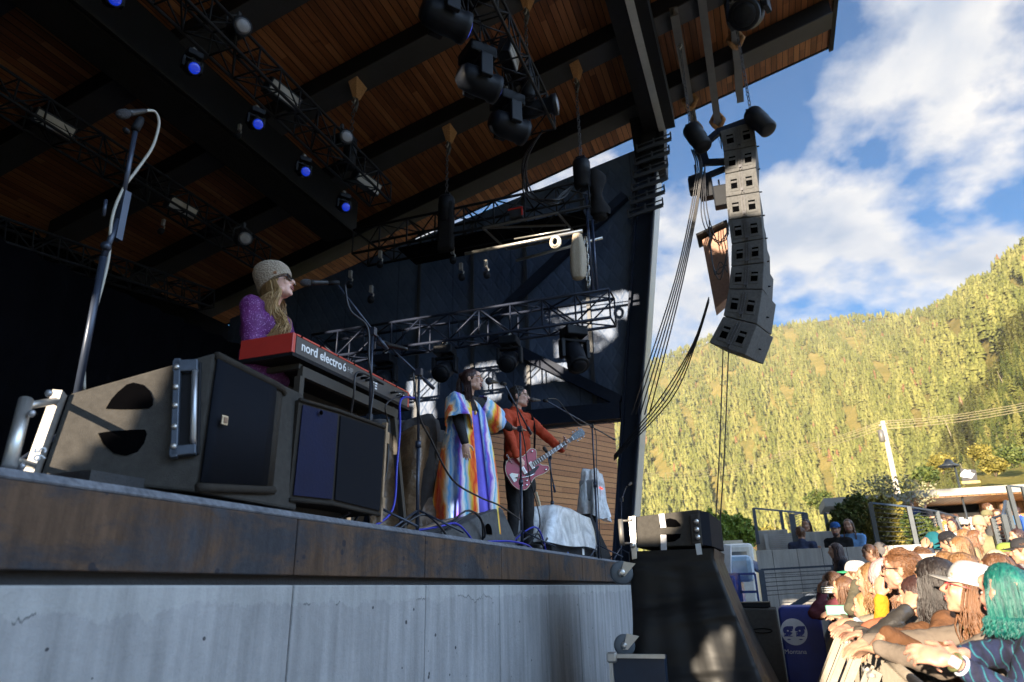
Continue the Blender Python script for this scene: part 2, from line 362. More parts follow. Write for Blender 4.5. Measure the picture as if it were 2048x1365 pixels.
# front slab edge in cast lengths, and the concrete wall under it
seam_y = [1.25-2.4, 1.25]+[ax(px, 1100, XE).y for px in (592, 851, 1003, 1097, 1163, 1208)]+[11.0]
seam_y = [-5.0]+seam_y
b = MB()
for y0, y1 in zip(seam_y, seam_y[1:]):
    b.hexa([(XE-.35, y0+.004, 1.585), (XE, y0+.004, 1.585), (XE, y1-.004, 1.585), (XE-.35, y1-.004, 1.585), (XE-.35, y0+.004, 1.828), (XE+.0, y0+.004, 1.828), (XE+.0, y1-.004, 1.828), (XE-.35, y1-.004, 1.828)])
b.build('slab_edge', M_slab, STG, bevel=.006)
b = MB()
b.prism([(-.30, 0), (.0, 0), (.004, .006), (-.022, .032), (-.30, .034)], (XE, -5, 1.8285), (1, 0, 0), (0, 0, 1), (0, 16, 0)); b.build('slab_rim', M_slabrim, STG)
b = MB(); b.bb((XE-.4, -5, 0), (XE-.055, 11, 1.60)); b.build('shadow_reveal', M_void, STG)  # black stands in for the shadow line under the slab
b = MB()
wl = [-5, -2.2, 1.1]+[ax(px, 1250, XE-.012).y for px in (582, 851, 1000, 1095, 1160, 1205)]+[11.0]
for y0, y1 in zip(wl, wl[1:]): b.bb((XE-.30, y0+.005, 0), (XE-.012, y1-.005, 1.545))
b.build('front_wall', M_conc, STG, bevel=.008)
# roof
RX0, RX1, RY0, RY1 = -14.0, 2.55, -6.5, 13.0
def rbox(b, x0, x1, y0, y1, o0, o1):   # o = metres below the soffit plane (negative: above)
    p = []
    for o in (o1, o0):
        p += [(x0, y0, roofz(x0)-o), (x1, y0, roofz(x1)-o), (x1, y1, roofz(x1)-o), (x0, y1, roofz(x0)-o)]
    b.hexa(p)
b = MB(); rbox(b, RX0, RX1, RY0, RY1, -.04, 0); b.build('soffit', M_soffit, STG)
b = MB(); rbox(b, RX0, RX1+.03, RY0-.03, RY1+.03, -.50, -.044); b.build('roof', M_dark, STG)
b = MB(); rbox(b, RX1+.003, RX1+.09, RY0, RY1+.05, -.38, .10); rbox(b, RX0, RX1, RY1+.003, RY1+.05, -.40, .015); b.build('fascia', M_black, STG)
for k in range(9):
    y1 = 11.95-1.915*k
    b = MB(); b.cm = 0; rbox(b, -12, 2.45, y1-.40, y1, .03, .40); b.cm = 1; rbox(b, -12, 2.47, y1-.43, y1+.01, .402, .425); b.build('roof_beam', [M_black, M_greyflange], STG)
def gird(x0, x1, y0, y1, o0, o1, name, m, fl=True):
    b = MB(); zt = roofz((x0+x1)/2); b.bb((x0, y0, zt-o1), (x1, y1, zt-o0)); return b.build(name, m, STG)
b = MB(); b.cm = 0; b.bb((-1.28, RY0, 10.16), (-.66, 11.88, 10.66)); b.cm = 1; b.bb((-.985, RY0, 10.128), (-.855, 11.95, 10.157)); b.build('girder', [M_black, M_littrim], STG)  # pale strip painted for the sun-grazed highlight along the bottom flange
b = MB(); b.cm = 0; b.bb((-7.86, RY0, 8.42), (-7.13, 10.6, 9.2)); b.cm = 1; b.bb((-7.80, RY0, 8.385), (-7.19, 10.55, 8.417)); b.bb((-7.12, RY0, 8.385), (-7.08, 10.55, 8.44)); b.build('girder', [M_black, mat('dusty_grey_panel', (.02, .019, .018), .8, 0, .2, 2, spec=.15)], STG)
# leaning end columns (far one seen, near one behind the camera)
for yy in (11.9, -4.6):
    b = MB()
    A, B = V((-2.42, yy+.15, 1.5)), V((-1.06, yy+.15, 10.7)); d = (B-A)
    b.cm = 0
    def lean(x0, x1, y0, y1, w0=1.0, w1=1.0): 
        P = []
        for z in (1.5, 10.7):
            t = (z-1.5)/9.2; cx = A.x+(B.x-A.x)*t; s_ = 1.0+.35*t
            P += [(cx+x0*s_, y0, z), (cx+x1*s_, y0, z), (cx+x1*s_, y1, z), (cx+x0*s_, y1, z)]
        b.hexa(P)
    lean(-.19, -.15, yy-.05, yy+.5); lean(.085, .12, yy-.05, yy+.5); lean(-.149, .084, yy+.06, yy+.34)
    b.cm = 1; lean(.122, .136, yy+.0, yy+.52)  # trim kept pale for the sunlit right edge
    b.build('column', [M_blue_steel, M_littrim], STG)
# wedge-shaped gusset on top of the far column
b = MB(); b.prism([(-1.55, 10.6), (-1.50, 9.55), (-1.22, 9.2), (-.95, 9.3), (-.86, 10.6)], (0, 11.85, 0), (1, 0, 0), (0, 0, 1), (0, .5, 0)); b.build('gusset', M_black, STG)
# quilted wing walls: polygon sheets with thickness; the unseen near one has openings added to shape sun patches
def wing(y, holes, name, bottom=4.35):
    bm = bmesh.new()
    def loop(pts):
        vs = [bm.verts.new((p[0], y, p[1])) for p in pts]
        for i in range(len(vs)): bm.edges.new((vs[i], vs[(i+1) % len(vs)]))
    top = lambda x: 10.27+.205*x
    loop([(-11.5, bottom), (-1.98, bottom), (-1.36, 9.6), (-1.30, top(-1.3)), (-6.6, 8.92), (-11.5, 7.8)] if bottom > 2 else [(-12, 0), (-2.25, 0), (-2.12, 2.5), (-1.10, 9.9), (-1.05, roofz(-1.05)-.44), (-6.6, roofz(-6.6)-.44), (-12, roofz(-12)-.44)])
    for h in holes: loop([(x, min(z, roofz(x)-.52)) for x, z in h])
    bmesh.ops.triangle_fill(bm, use_beauty=True, use_dissolve=False, edges=bm.edges[:])
    r = bmesh.ops.extrude_face_region(bm, geom=bm.faces[:]); vs = [e for e in r['geom'] if isinstance(e, bmesh.types.BMVert)]
    bmesh.ops.translate(bm, verts=vs, vec=(0, .12, 0)); bmesh.ops.recalc_face_normals(bm, faces=bm.faces)
    me = bpy.data.meshes.new(name); bm.to_mesh(me); bm.free(); me.materials.append(M_quilt)
    ob = bpy.data.objects.new(name, me); COL.objects.link(ob); attach(ob, STG); return ob
wing(12.05, [], 'wing_wall')
def back(p, y=-4.0):   # where sunlight that reaches p crosses the near wing wall
    t = (y-p[1])/SD.y; return (p[0]+SD.x*t, p[2]+SD.z*t)
def win(y, *pts): return [back((p[0], y, p[1])) for p in pts]
SUN_HOLES = [  # openings traced back from the wanted sun patches, added to the unseen wall
    win(12.05, (-4.0, 5.20), (-3.42, 5.30), (-3.3, 5.22), (-2.2, 5.98), (-2.2, 6.35), (-1.95, 6.30), (-1.70, 6.42), (-1.68, 6.92), (-4.2, 6.72), (-4.35, 6.2), (-4.0, 5.9)),
    win(10.0, (-7.0, 5.45), (-6.35, 5.5), (-6.3, 6.05), (-7.0, 6.0)),
    win(10.0, (-5.7, 5.86), (-4.95, 5.93), (-4.95, 6.1), (-5.7, 6.05)),
    win(12.05, (-4.95, 5.62), (-4.75, 5.62), (-4.62, 5.28), (-4.2, 5.06), (-4.85, 5.02)),
    win(12.05, (-6.9, 5.16), (-6.35, 5.38), (-6.0, 5.16), (-5.95, 4.5), (-6.45, 4.46), (-6.42, 5.1)),
    win(1.85, (-3.1, 1.75), (-2.44, 1.80), (-2.40, 2.0), (-2.30, 2.14), (-2.27, 2.3), (-2.22, 2.56), (-3.1, 2.7)),
    win(6.2, (-1.35, 1.86), (-.86, 1.86), (-.70, 2.0), (-.72, 2.3), (-1.4, 2.3)),
    win(6.2, (-.78, .2), (-.42, .2), (-.40, .7), (-.18, .95), (-.24, 1.2), (-.5, 1.12), (-.68, .85)),
    win(5.4, (-2.14, 2.06), (-2.02, 2.0), (-2.0, 2.25), (-2.2, 2.3)),
    win(10.4, (-.6, 7.12), (.30, 7.12), (.62, 7.02), (.9, 7.0), (.9, 8.0), (.42, 8.12), (.15, 7.95), (-.6, 7.9)),
]
def inside(x, z, poly):
    c = False
    for (x0, z0), (x1, z1) in zip(poly, poly[1:]+poly[:1]):
        if (z0 > z) != (z1 > z) and x < (x1-x0)*(z-z0)/(z1-z0)+x0: c = not c
    return c
b = MB(); OUT = [(-12, 0), (-2.25, 0), (-2.12, 2.5), (-1.10, 9.9), (-1.05, roofz(-1.05)-.44), (-12, roofz(-12)-.44)]; z = .001
HC = [[(x, min(z_, roofz(x)-.50)) for x, z_ in h] for h in SUN_HOLES]
while z < 10.8:
    x0 = None; x = -12.0
    while x < -.9:
        ok = inside(x+.02, z+.02, OUT) and not any(inside(x+.02, z+.02, h) for h in HC)
        if ok and x0 is None: x0 = x
        if not ok and x0 is not None: b.bb((x0, -4.0, z), (x, -3.9, z+.039)); x0 = None
        x += .04
    if x0 is not None: b.bb((x0, -4.0, z), (x, -3.9, z+.039))
    z += .0399
b.build('near_wing_sun_mask', M_quilt, STG, norm=False)
b = MB()   # steel framing on the far wing wall
for p, q, w_ in (((975, 672), (1240, 803), .20), ((985, 640), (1250, 392), .17), ((840, 857), (1240, 822), .30)):
    b.beam(ay(*p, 11.9), ay(*q, 11.9), .16, w_)
b.build('wall_brace', M_blue_steel, STG)
b = MB()
for px in (835, 945, 1060, 1192):
    P0 = ay(px, 840 if px > 1000 else 700, 12.03); b.bb((P0.x-.035, 12.0, 4.36), (P0.x+.035, 12.046, 10.27+.205*P0.x-.05))
b.build('wall_batten', M_dark, STG)
# low cedar wall behind the wing
b = MB(); W0, W1 = V((-3.35, 16.4, 0)), V((-5.3, 12.4, 0)); d = (W1-W0).normalized(); n_ = V((d.y, -d.x, 0))
me = MB(); me.bb((0, 0, 1.6), ((W1-W0).length, .15, 6.0)); ob = me.build('cedar_wall', M_woodwall2 if 'M_woodwall2' in globals() else M_woodwall); ob.location = W0; ob.rotation_euler = (0, 0, atan2(d.y, d.x)); attach(ob, STG)
b = MB(); b.bb((-12, 11.95, 1.0), (-5.4, 12.5, 4.3)); b.build('side_wall', M_void, STG)
b = MB(); b.bb((-12.6, -5, 0), (-12.4, 14, 8.1)); b.build('back_wall', M_void, STG)
# cable brackets on the far column
for px, py in ((1345, 272), (1339, 298), (1335, 324), (1329, 350), (1324, 376), (1330, 404)):
    pass
for k in range(6):
    px = 1342-3.2*k; py = 278+26.5*k; R_ = ay(px, py, 11.75); L_ = V((R_.x-.68, 11.75, R_.z-.115))
    b = MB(); b.beam(L_, R_, .05, .065); b.beam(L_+V((0, 0, .12)), R_+V((0, 0, .12)), .02, .02)
    for q in (L_, R_, (L_+R_)/2): b.beam(q, q+V((0, 0, .16)), .03, .03, (0, 1, 0))
    b.build('cable_bracket', M_dark, STG)
# rigging beams that hang below the overhang and carry the loudspeakers
for x, y0, y1 in ((-.32, 9.55, 13.7), (.16, 6.5, 13.25), (.66, 9.9, 12.65)):
    b = MB(); z1 = roofz(x)-.43; b.bb((x-.07, y0, z1-.022), (x+.07, y1, z1)); b.bb((x-.07, y0, z1-.20), (x+.07, y1, z1-.178)); b.bb((x-.012, y0, z1-.177), (x+.012, y1, z1-.023)); b.build('rigging_beam', M_grey, STG)
# black backdrop upstage
b = MB(); n = 90; P = []
for z in (1.86, 3.8, 5.78):
    P.append([(-8.55+.05*sin(i*1.9)+.02*sin(i*4.1), -3+i*13.2/n, z) for i in range(n+1)])
b.grid(P); bd = b.build('backdrop_curtain', mat('black_velour', (.002, .002, .003), .95, 0, .3, 3, spec=.02), solid=.01)
tag(bd, 'tall black backdrop curtain hanging along the back of the stage', 'curtain')
# ================================================================== RIGGING AND LIGHTS
M_lens = mat('blue_lens', (.01, .02, .12), .08, 0, .2, 30, coat=1, emit=(.01, .06, 1.0), estr=.12)
M_whitelens = mat('frosted_lens', (.24, .24, .26), .3, 0, .15, 30)
M_strobe = mat('strobe_glass', (.34, .31, .27), .4, 0, .1, 14)
M_tag = mat('white_print', (.75, .75, .75), .6, 0, .05, 5)
M_burlap = mat('burlap', (.42, .22, .10), .95, 0, .35, 40, .6, 120)
M_glint = mat('zinc_clamp', (.55, .53, .50), .35, .7, .2, 30)
M_headshell = mat('fixture_shell', (.007, .009, .014), .5, 0, .2, 12, spec=.2)
def truss(p0, p1, w_, h, label, step=None, group='aluminium lighting trusses', m=None, r=.022, name='lighting_truss', cat='truss'):
    p0, p1 = V(p0), V(p1); d = (p1-p0).normalized(); s = d.cross(_z).normalized(); L = (p1-p0).length; u = s.cross(d)
    o = thing(name, (p0+p1)/2, label, cat, group)
    c = [s*(i*w_/2)+u*(j*h/2) for i in (-1, 1) for j in (-1, 1)]
    b = MB(); 
    for q in c: b.tube(p0+q, p1+q, r, n=7)
    n = max(2, int(round(L/(step or h*1.15))))
    for k in range(n+1):
        t = p0+d*(L*k/n)
        for i, j in ((0, 1), (1, 3), (3, 2), (2, 0)): b.tube(t+c[i], t+c[j], r*.62, n=5)
        if k < n:
            t2 = p0+d*(L*(k+1)/n); 
            for i, j in ((0, 1), (2, 3), (0, 2), (1, 3)):
                a, e = (i, j) if k % 2 else (j, i); b.tube(t+c[a], t2+c[e], r*.55, n=5)
    b.build('frame', m or M_truss, o)
    return o
M_truss = mat('blackened_truss', (.010, .011, .014), .6, .0, .25, 20, spec=.2)
def moving_head(loc, tiltdir, size, label, lens=M_lens, group='moving head lights hanging from the trusses'):
    """loc: hanging point; tiltdir: direction the lens looks"""
    s = size; L = V(loc); o = thing('moving_head_light', L, label, 'stage light', group)
    d = V(tiltdir).normalized(); side = d.cross(_z).normalized()
    b = MB(); b.box(L+V((0, 0, -.07*s)), (.34*s, .34*s, .15*s), Matrix.Rotation(atan2(side.y, side.x), 3, 'Z')); b.tube(L+V((0, 0, -.14*s)), L+V((0, 0, -.19*s)), .07*s, n=14); b.build('base', M_headshell, o, bevel=.02*s)
    b = MB(); b.beam(L-side*.21*s+V((0, 0, -.20*s)), L+side*.21*s+V((0, 0, -.20*s)), .12*s, .045*s)
    pv = L+V((0, 0, -.42*s))
    for k in (-1, 1): b.beam(L+side*k*.20*s+V((0, 0, -.18*s)), pv+side*k*.20*s+V((0, 0, -.06*s)), .06*s, .15*s, d)
    b.build('yoke', M_headshell, o, bevel=.012*s)
    b = MB(); c = pv
    b.lathe([(.01, -.24*s), (.10*s, -.235*s), (.145*s, -.18*s), (.16*s, -.04*s), (.155*s, .08*s), (.15*s, .16*s), (.165*s, .20*s), (.165*s, .25*s), (.13*s, .255*s)], c, d, 22)
    h = b.build('head', M_headshell, o)
    b = MB(); b.lathe([(.128*s, .256*s), (.12*s, .268*s), (.08*s, .285*s), (.01, .292*s)], c, d, 20); b.build('lens', lens, h)
    b = MB(); b.tube(L+V((0, 0, .0)), L+V((0, 0, .10*s)), .02*s); b.box(L+V((0, 0, .12*s)), (.05*s, .1*s, .07*s)); b.build('clamp', M_glint, o); return o
def spotlight(loc, d, size, label, lens=M_whitelens, group='small spotlights on the trusses'):
    L = V(loc); d = V(d).normalized(); s = size; o = thing('spotlight', L, label, 'stage light', group)
    c = L+V((0, 0, -.26*s)); side = d.cross(_z).normalized()
    b = MB(); b.lathe([(.04*s, -.24*s), (.10*s, -.22*s), (.12*s, -.05*s), (.10*s, .02*s), (.10*s, .16*s), (.13*s, .20*s), (.13*s, .25*s), (.11*s, .25*s)], c, d, 16); h = b.build('body', M_headshell, o)
    b = MB(); b.lathe([(.108*s, .2505*s), (.07*s, .262*s), (.01, .268*s)], c, d, 16); b.build('lens', lens, h)
    b = MB(); pts = [c+side*.14*s, c+side*.14*s+V((0, 0, .16*s)), L, c-side*.14*s+V((0, 0, .16*s)), c-side*.14*s]; b.path(pts, .012*s, 5); b.box(L, (.05*s, .05*s, .09*s)); b.build('bracket', M_dark, o); return o
def strobe(c, d, wid, hgt, along, label):
    c = V(c); d = V(d).normalized(); a = V(along).normalized(); a = (a-d*a.dot(d)).normalized(); u = a.cross(d)
    R = Matrix((a, u, d)).transposed(); o = thing('strobe_panel', c, label, 'stage light', 'rectangular strobe panels on the trusses')
    b = MB(); b.box(c-d*.09, (wid+.05, hgt+.05, .18), R); bd = b.build('housing', M_headshell, o, bevel=.01)
    b = MB(); b.box(c-u*hgt*.265+d*.003, (wid, hgt*.44, .006), R); b.box(c+u*hgt*.265+d*.003, (wid, hgt*.44, .006), R); b.build('glass', M_strobe, bd); return o
def chain(b, p0, p1, r=.012, link=.07):
    p0, p1 = V(p0), V(p1); d = (p1-p0); L = d.length; d.normalize(); e = d.orthogonal().normalized(); f = d.cross(e); n = int(L/(link*.78))
    for k in range(n):
        c = p0+d*(L*(k+.5)/n); s = e if k % 2 else f; q = link*.5
        b.path([c-d*q*.6-s*r*1.4, c+d*q*.6-s*r*1.4, c+d*q, c+d*q*.6+s*r*1.4, c-d*q*.6+s*r*1.4, c-d*q], r*.55, 4, closed=True)
def hoist(bot, topz, label, wrap=None, ln=.62, rad=.13, tilt=(0, 0, -1), link=.09):
    bot = V(bot); o = thing('chain_hoist', bot, label, 'hoist', 'chain hoists carrying the rig')
    ax_ = V(tilt).normalized(); c = bot
    b = MB(); b.lathe([(.03, 0), (rad*.9, .01), (rad, .05), (rad, ln*.55), (rad*.93, ln*.56), (rad*.93, ln-.03), (rad*.7, ln)], c-ax_*(-.0), ax_, 20); b.box(c+V((0, 0, -.02)), (.16, .12, .16)); m = b.build('motor', M_headshell, o)
    b = MB(); b.box(c+ax_*(ln*.3)+V((0, -rad-.004, 0)), (.10, .006, .05)); b.build('label_plate', M_tag, m) if False else None
    b = MB(); chain(b, V((c.x, c.y, c.z)), V((c.x, c.y, topz)), .016, link); b.build('chain', M_chain, o)
    b = MB(); b.path([V((c.x, c.y, topz+.02)), V((c.x+.03, c.y, topz-.05)), V((c.x, c.y, topz-.12)), V((c.x-.03, c.y, topz-.06))], .014, 5); b.build('hook', M_glint, o); return o
def sling(p, label, wdt=.32):
    p = V(p); b = MB(); z1 = p.z+.03
    b.hexa([p+V((-wdt*.55, -.24, .30)), p+V((wdt*.55, -.24, .30)), p+V((wdt*.55, .24, .30)), p+V((-wdt*.55, .24, .30))] if False else [p+V((-.05, -.05, -.32)), p+V((.05, -.05, -.32)), p+V((.05, .05, -.32)), p+V((-.05, .05, -.32)), p+V((-wdt/2, -.26, .02)), p+V((wdt/2, -.26, .02)), p+V((wdt/2, .24, .02)), p+V((-wdt/2, .24, .02))])
    b.build('burlap', M_burlap, None); ob = COL.objects[-1] if False else None
def burlap(p, label, wdt=.19):
    p = V(p); o = thing('beam_sling', p, label, 'sling', 'burlap padded slings round the roof beams')
    b = MB(); b.hexa([p+V((-.04, -.05, -.30)), p+V((.04, -.05, -.30)), p+V((.04, .05, -.30)), p+V((-.04, .05, -.30)), p+V((-wdt/2, -.17, .03)), p+V((wdt/2, -.17, .03)), p+V((wdt/2, .17, .03)), p+V((-wdt/2, .17, .03))]); b.build('padding', M_burlap, o, bevel=.01)
    b = MB(); b.path([p+V((0, 0, -.27)), p+V((.02, 0, -.4)), p+V((-.01, 0, -.55))], .03, 6); b.path([p+V((.015, 0, -.3)), p+V((-.02, 0, -.42)), p+V((.01, 0, -.53))], .018, 5); b.build('shackle', M_chain, o)
# --- trusses running along the stage front (T1, T2, T3) and two across at the far side
z1, z2, z3 = 8.38, 7.95, 7.6
e1 = az(1061, 269, z1-.17); e2 = az(716, 380, z2-.17); e3 = az(500, 500, z3)
truss((e1.x+.20, -2.5, z1), (e1.x+.20, e1.y, z1), .40, .36, 'downstage black lighting truss, nearest the roof edge, running above the performers', m=M_truss)
truss((e2.x+.12, -2.5, z2), (e2.x+.12, e2.y+.5, z2), .40, .36, 'mid stage black lighting truss hung with blue-lensed moving heads')
truss((e3.x, 0, z3), (e3.x, 9.4, z3), .40, .36, 'upstage black lighting truss farthest to the left, hung with two strobe panels')
truss((-9.6, 9.4, 6.9), (-9.6, 2.0, 5.9), .34, .34, 'sloping truss low at the far left above the black backdrop', m=M_truss, name='lighting_truss')
t4 = [(-1.86, 10.0, 5.70), (-7.4, 10.0, 5.76)]
truss(t4[0], t4[1], .40, .48, 'low cross truss in front of the quilted wing wall, four moving heads below it', m=mat('blue_black_truss', (.016, .022, .042), .5, .1, .2, 20, spec=.25), r=.026)
truss((-2.05, 10.0, 7.70), (-6.6, 10.0, 7.72), .55, .50, 'upper cross truss below the gap of sky, with a red box on it', r=.026)
# masking panel, pipes and bag around the upper cross truss
b = MB(); b.box((-3.95, 10.2, 7.46), (3.5, .7, .03)); tag(b.build('masking_panel', M_void), 'flat black panel lying under the upper cross truss', 'panel')
b = MB(); f = [(-3.95, 9.7, 7.43), (-2.6, 9.7, 7.43), (-2.5, 10.6, 7.43), (-3.85, 10.6, 7.43)]
for i in range(4): b.beam(f[i], f[(i+1) % 4], .03, .03)
b.beam(f[0], (f[0][0]+1.4, f[0][1]+.45, 7.43), .03, .03); tag(b.build('frame_bracing', M_grey), 'thin grey rectangular frame under the black masking panel', 'frame')
pa = [ay(930, 508, 9.6), ay(1165, 462, 9.6)]; pb = [ay(1032, 522, 10.5), ay(1205, 476, 10.5)]
b = MB(); b.tube(pa[0]-V((.0, 0, .0)), pa[1], .028, n=10); b.tube(pa[0]+V((.9, 0, .10)), pa[1]+V((-.2, 0, .07)), .012, n=6); tag(b.build('pipe', M_alu), 'bright sunlit pipe in front of the upper cross truss with a coiled rope ring', 'pipe')
b = MB(); b.tube(pb[0], pb[1], .026, n=10); tag(b.build('pipe', M_alu), 'shorter sunlit pipe behind and below the one with the rope ring', 'pipe')
c = ay(1111, 485, 9.57); b = MB(); b.path([c+V((.075*cos(a), 0, .095*sin(a))) for a in [k*pi/8 for k in range(16)]], .028, 7, closed=True); b.path([c+V((.06*cos(a), -.03, .08*sin(a))) for a in [k*pi/8 for k in range(16)]], .02, 6, closed=True); tag(b.build('rope_coil', mat('pale_rope', (.6, .56, .48), .8, 0, .2, 60, .5, 150)), 'coiled pale rope ring hanging on the sunlit pipe', 'rope')
t = ay(1154, 470, 9.55); bt = ay(1157, 556, 9.55); b = MB(); P = []
for k in range(12):
    f_ = k/11; z = t.z+(bt.z-t.z)*f_; x = t.x+(bt.x-t.x)*f_; w_ = .075+.055*min(1, f_*2.5)-(.03*max(0, f_-.85)*6)
    P.append([(x+w_*cos(a)*(1+.10*sin(5*a+f_)), 9.55+w_*.8*sin(a)*(1+.10*sin(5*a)), z) for a in [2*pi*j/20 for j in range(21)]])
b.grid(P); b.ell((bt.x, 9.55, bt.z+.01), (.10, .08, .05)); tag(b.build('chain_bag', mat('tan_canvas', (.42, .36, .28), .9, 0, .15, 15, .5, 30, stretch=(3, 3, .6))), 'long tan canvas chain bag hanging at the right end of the upper cross truss', 'bag')
c = ay(1135, 428-6, 9.7); b = MB(); 
for q in ((-.12, 0, 0), (.12, 0, 0)): b.beam(c+V(q)+V((0, 0, -.08)), c+V(q)+V((0, 0, .1)), .02, .02, (0, 1, 0))
cc = ay(1034, 430, 9.72); o = thing('control_box', cc, 'small red-framed box sitting on the upper cross truss', 'box')
b = MB(); b.box(cc, (.22, .16, .16)); b.build('case', M_dark, o, bevel=.01)
b = MB(); b.box(cc+V((0, -.085, .075)), (.26, .02, .025)); b.box(cc+V((.12, -.085, .0)), (.025, .02, .15)); b.build('red_frame', mat('red_paint', (.55, .03, .02), .5), o)
# hoists with chains up to the roof beams
for (px, py), lbl, bz in (((1172, 125), 'black chain hoist at the right end of the upper cross truss, against the sky gap', (1162, 322)), ((885, 265), 'black chain hoist on the left part of the upper cross truss', (893, 395))):
    bt = ay(*bz, 9.75); hoist((bt.x, 9.75, bt.z), roofz(bt.x)-.75, lbl, ln=.55, rad=.15)
    burlap((bt.x, 9.83, roofz(bt.x)-.42), 'burlap sling on the roof beam above the '+('right' if px > 1000 else 'left')+' hoist of the upper cross truss')
for tx, z_, lb, nm in ((e1.x+.2, z1, 'downstage', 0), (e2.x+.12, z2, 'mid stage', 1)):
    hoist((tx, 7.85, z_+.42), roofz(tx)-.75, 'black chain hoist above the '+lb+' lighting truss', ln=.5, rad=.11); burlap((tx, 7.92, roofz(tx)-.42), 'burlap sling on the roof beam above the '+lb+' lighting truss')
b = MB()
for dx in (-.03, .03, 0.0):   # black leg column of hanging cables and cloth under the left hoist
    pass
c0 = ay(893, 400, 9.72); b.box((c0.x, 9.72, c0.z-.55), (.30, .16, 1.0)); tag(b.build('rolled_drape', M_blackcloth, bevel=.05), 'rolled black drape tied under the left hoist of the upper cross truss', 'drape')
c0 = ay(1190, 372, 9.9); b = MB(); P = []
for k in range(9):
    f_ = k/8; P.append([(c0.x+.05*f_+(.13+.04*sin(3*f_*3))*cos(a)*(1+.2*sin(3*a+k)), 9.9+.14*sin(a), c0.z+.25-.85*f_) for a in [2*pi*j/14 for j in range(15)]])
b.grid(P); b.ell((c0.x+.05, 9.9, c0.z-.6), (.13, .12, .08)); tag(b.build('motor_cover', M_blackcloth), 'black cloth motor cover bag beside the right hoist of the upper cross truss', 'bag')
# vertical drop pipes and ladder chain between the two cross trusses at the right end
for px, a_, b_, lb in ((1172, 395, 590, 'left of the two thin black drop pipes joining the cross trusses'), (1184, 440, 640, 'right of the two thin black drop pipes joining the cross trusses')):
    p0 = ay(px, a_, 9.8); b = MB(); b.tube(p0, (p0.x, 9.8, 5.95), .022, n=8); tag(b.build('drop_pipe', mat('blue_pipe', (.03, .045, .09), .3, .3)), lb, 'pipe')
p0 = ay(1163, 475, 9.6); b = MB(); chain(b, (p0.x+.06, 9.62, p0.z), (p0.x+.06, 9.62, 5.95), .022, .12); tag(b.build('drop_chain', M_glint), 'pale twisted chain dropping from the chain bag to the low cross truss', 'chain')
# --- moving heads under the low cross truss
for px, py, s, lb in ((1147, 655, 1.05, 'moving head at the right end of the low cross truss'), (1020, 665, .92, 'second moving head from the right on the low cross truss'), (893, 682, .95, 'third moving head from the right on the low cross truss'), (775, 690, 1.0, 'moving head farthest left on the low cross truss, above the keyboard')):
    p = ay(px, py-12, 10.0); moving_head((p.x, 9.95, 5.42), (.35, -.45, -1) if px > 1100 else (.1, -.9, -.55), s, lb, M_headshell)
# --- moving heads on T1 (big, seen from the side), T2 (blue lenses)
def at_z(px, py, z): return az(px, py, z)
for (px, py), d, s, lb in (((888, 22), (.62, .78, -.06), 1.15, 'moving head on the downstage truss at the top edge'), ((955, 150), (.62, .78, -.06), 1.15, 'big moving head beside the white strobe edge on the downstage truss'), ((1015, 240), (.62, .78, -.06), 1.15, 'big moving head at the far end of the downstage truss')):
    p = az(px, py, z1-.55); moving_head((p.x, p.y, z1-.18), d, s, lb)
for (px, py), lb in (((236, 0), 'blue-lensed moving head on the mid stage truss cut by the top edge'), ((395, 139), 'blue-lensed moving head on the mid stage truss, left of the white strobe'), ((522, 251), 'blue-lensed moving head in the middle of the mid stage truss'), ((617, 346), 'blue-lensed moving head on the mid stage truss, third down'), ((697, 417), 'blue-lensed moving head at the far end of the mid stage truss')):
    p = az(px, py, z2-.62); d = (CAM-p).normalized()+V((.55, 0, -.1)); moving_head((p.x-.10, p.y, z2-.36), d, .52, lb)
for (px, py), lb in (((473, 60), 'white round spotlight high on the mid stage truss near the top edge'), ((682, 279), 'white round spotlight on the mid stage truss just above its far end')):
    p = az(px, py, z2+.10); d = (CAM-p).normalized()+V((.9, -.2, 0)); spotlight((p.x, p.y, z2+.33), d, .9, lb)
p = az(1080, 209, z1+.02); spotlight((p.x-.05, p.y, p.z+.27), (1, .1, .02), 1.25, 'white-lensed spotlight poking out to the right of the downstage truss')
p = ay(484, 478, 8.0); spotlight((p.x, p.y, p.z+.25), (CAM-p)+V((4, 0, 0)), 1.0, 'white round spotlight low over the singer with the beanie')
for (px, py), z_, wd, lb in (((571, 190), z2, .46, 'white strobe panel in the middle of the mid stage truss'), ((739, 366), z2-.05, .48, 'white strobe panel at the far end of the mid stage truss'), ((110, 250), z3-.1, .46, 'beige strobe panel on the upstage truss at the far left'), ((367, 417), z3-.1, .44, 'beige strobe panel on the upstage truss behind the tall microphone stand'), ((1029, 113), z1+.05, .42, 'white strobe panel edge on the downstage truss beside the big moving head')):
    p = az(px, py, z_); d = (1.0, -.28, -.42) if px != 1029 else (1, .12, -.25); strobe(p, d, wd, .17, (0, 1, 0), lb)
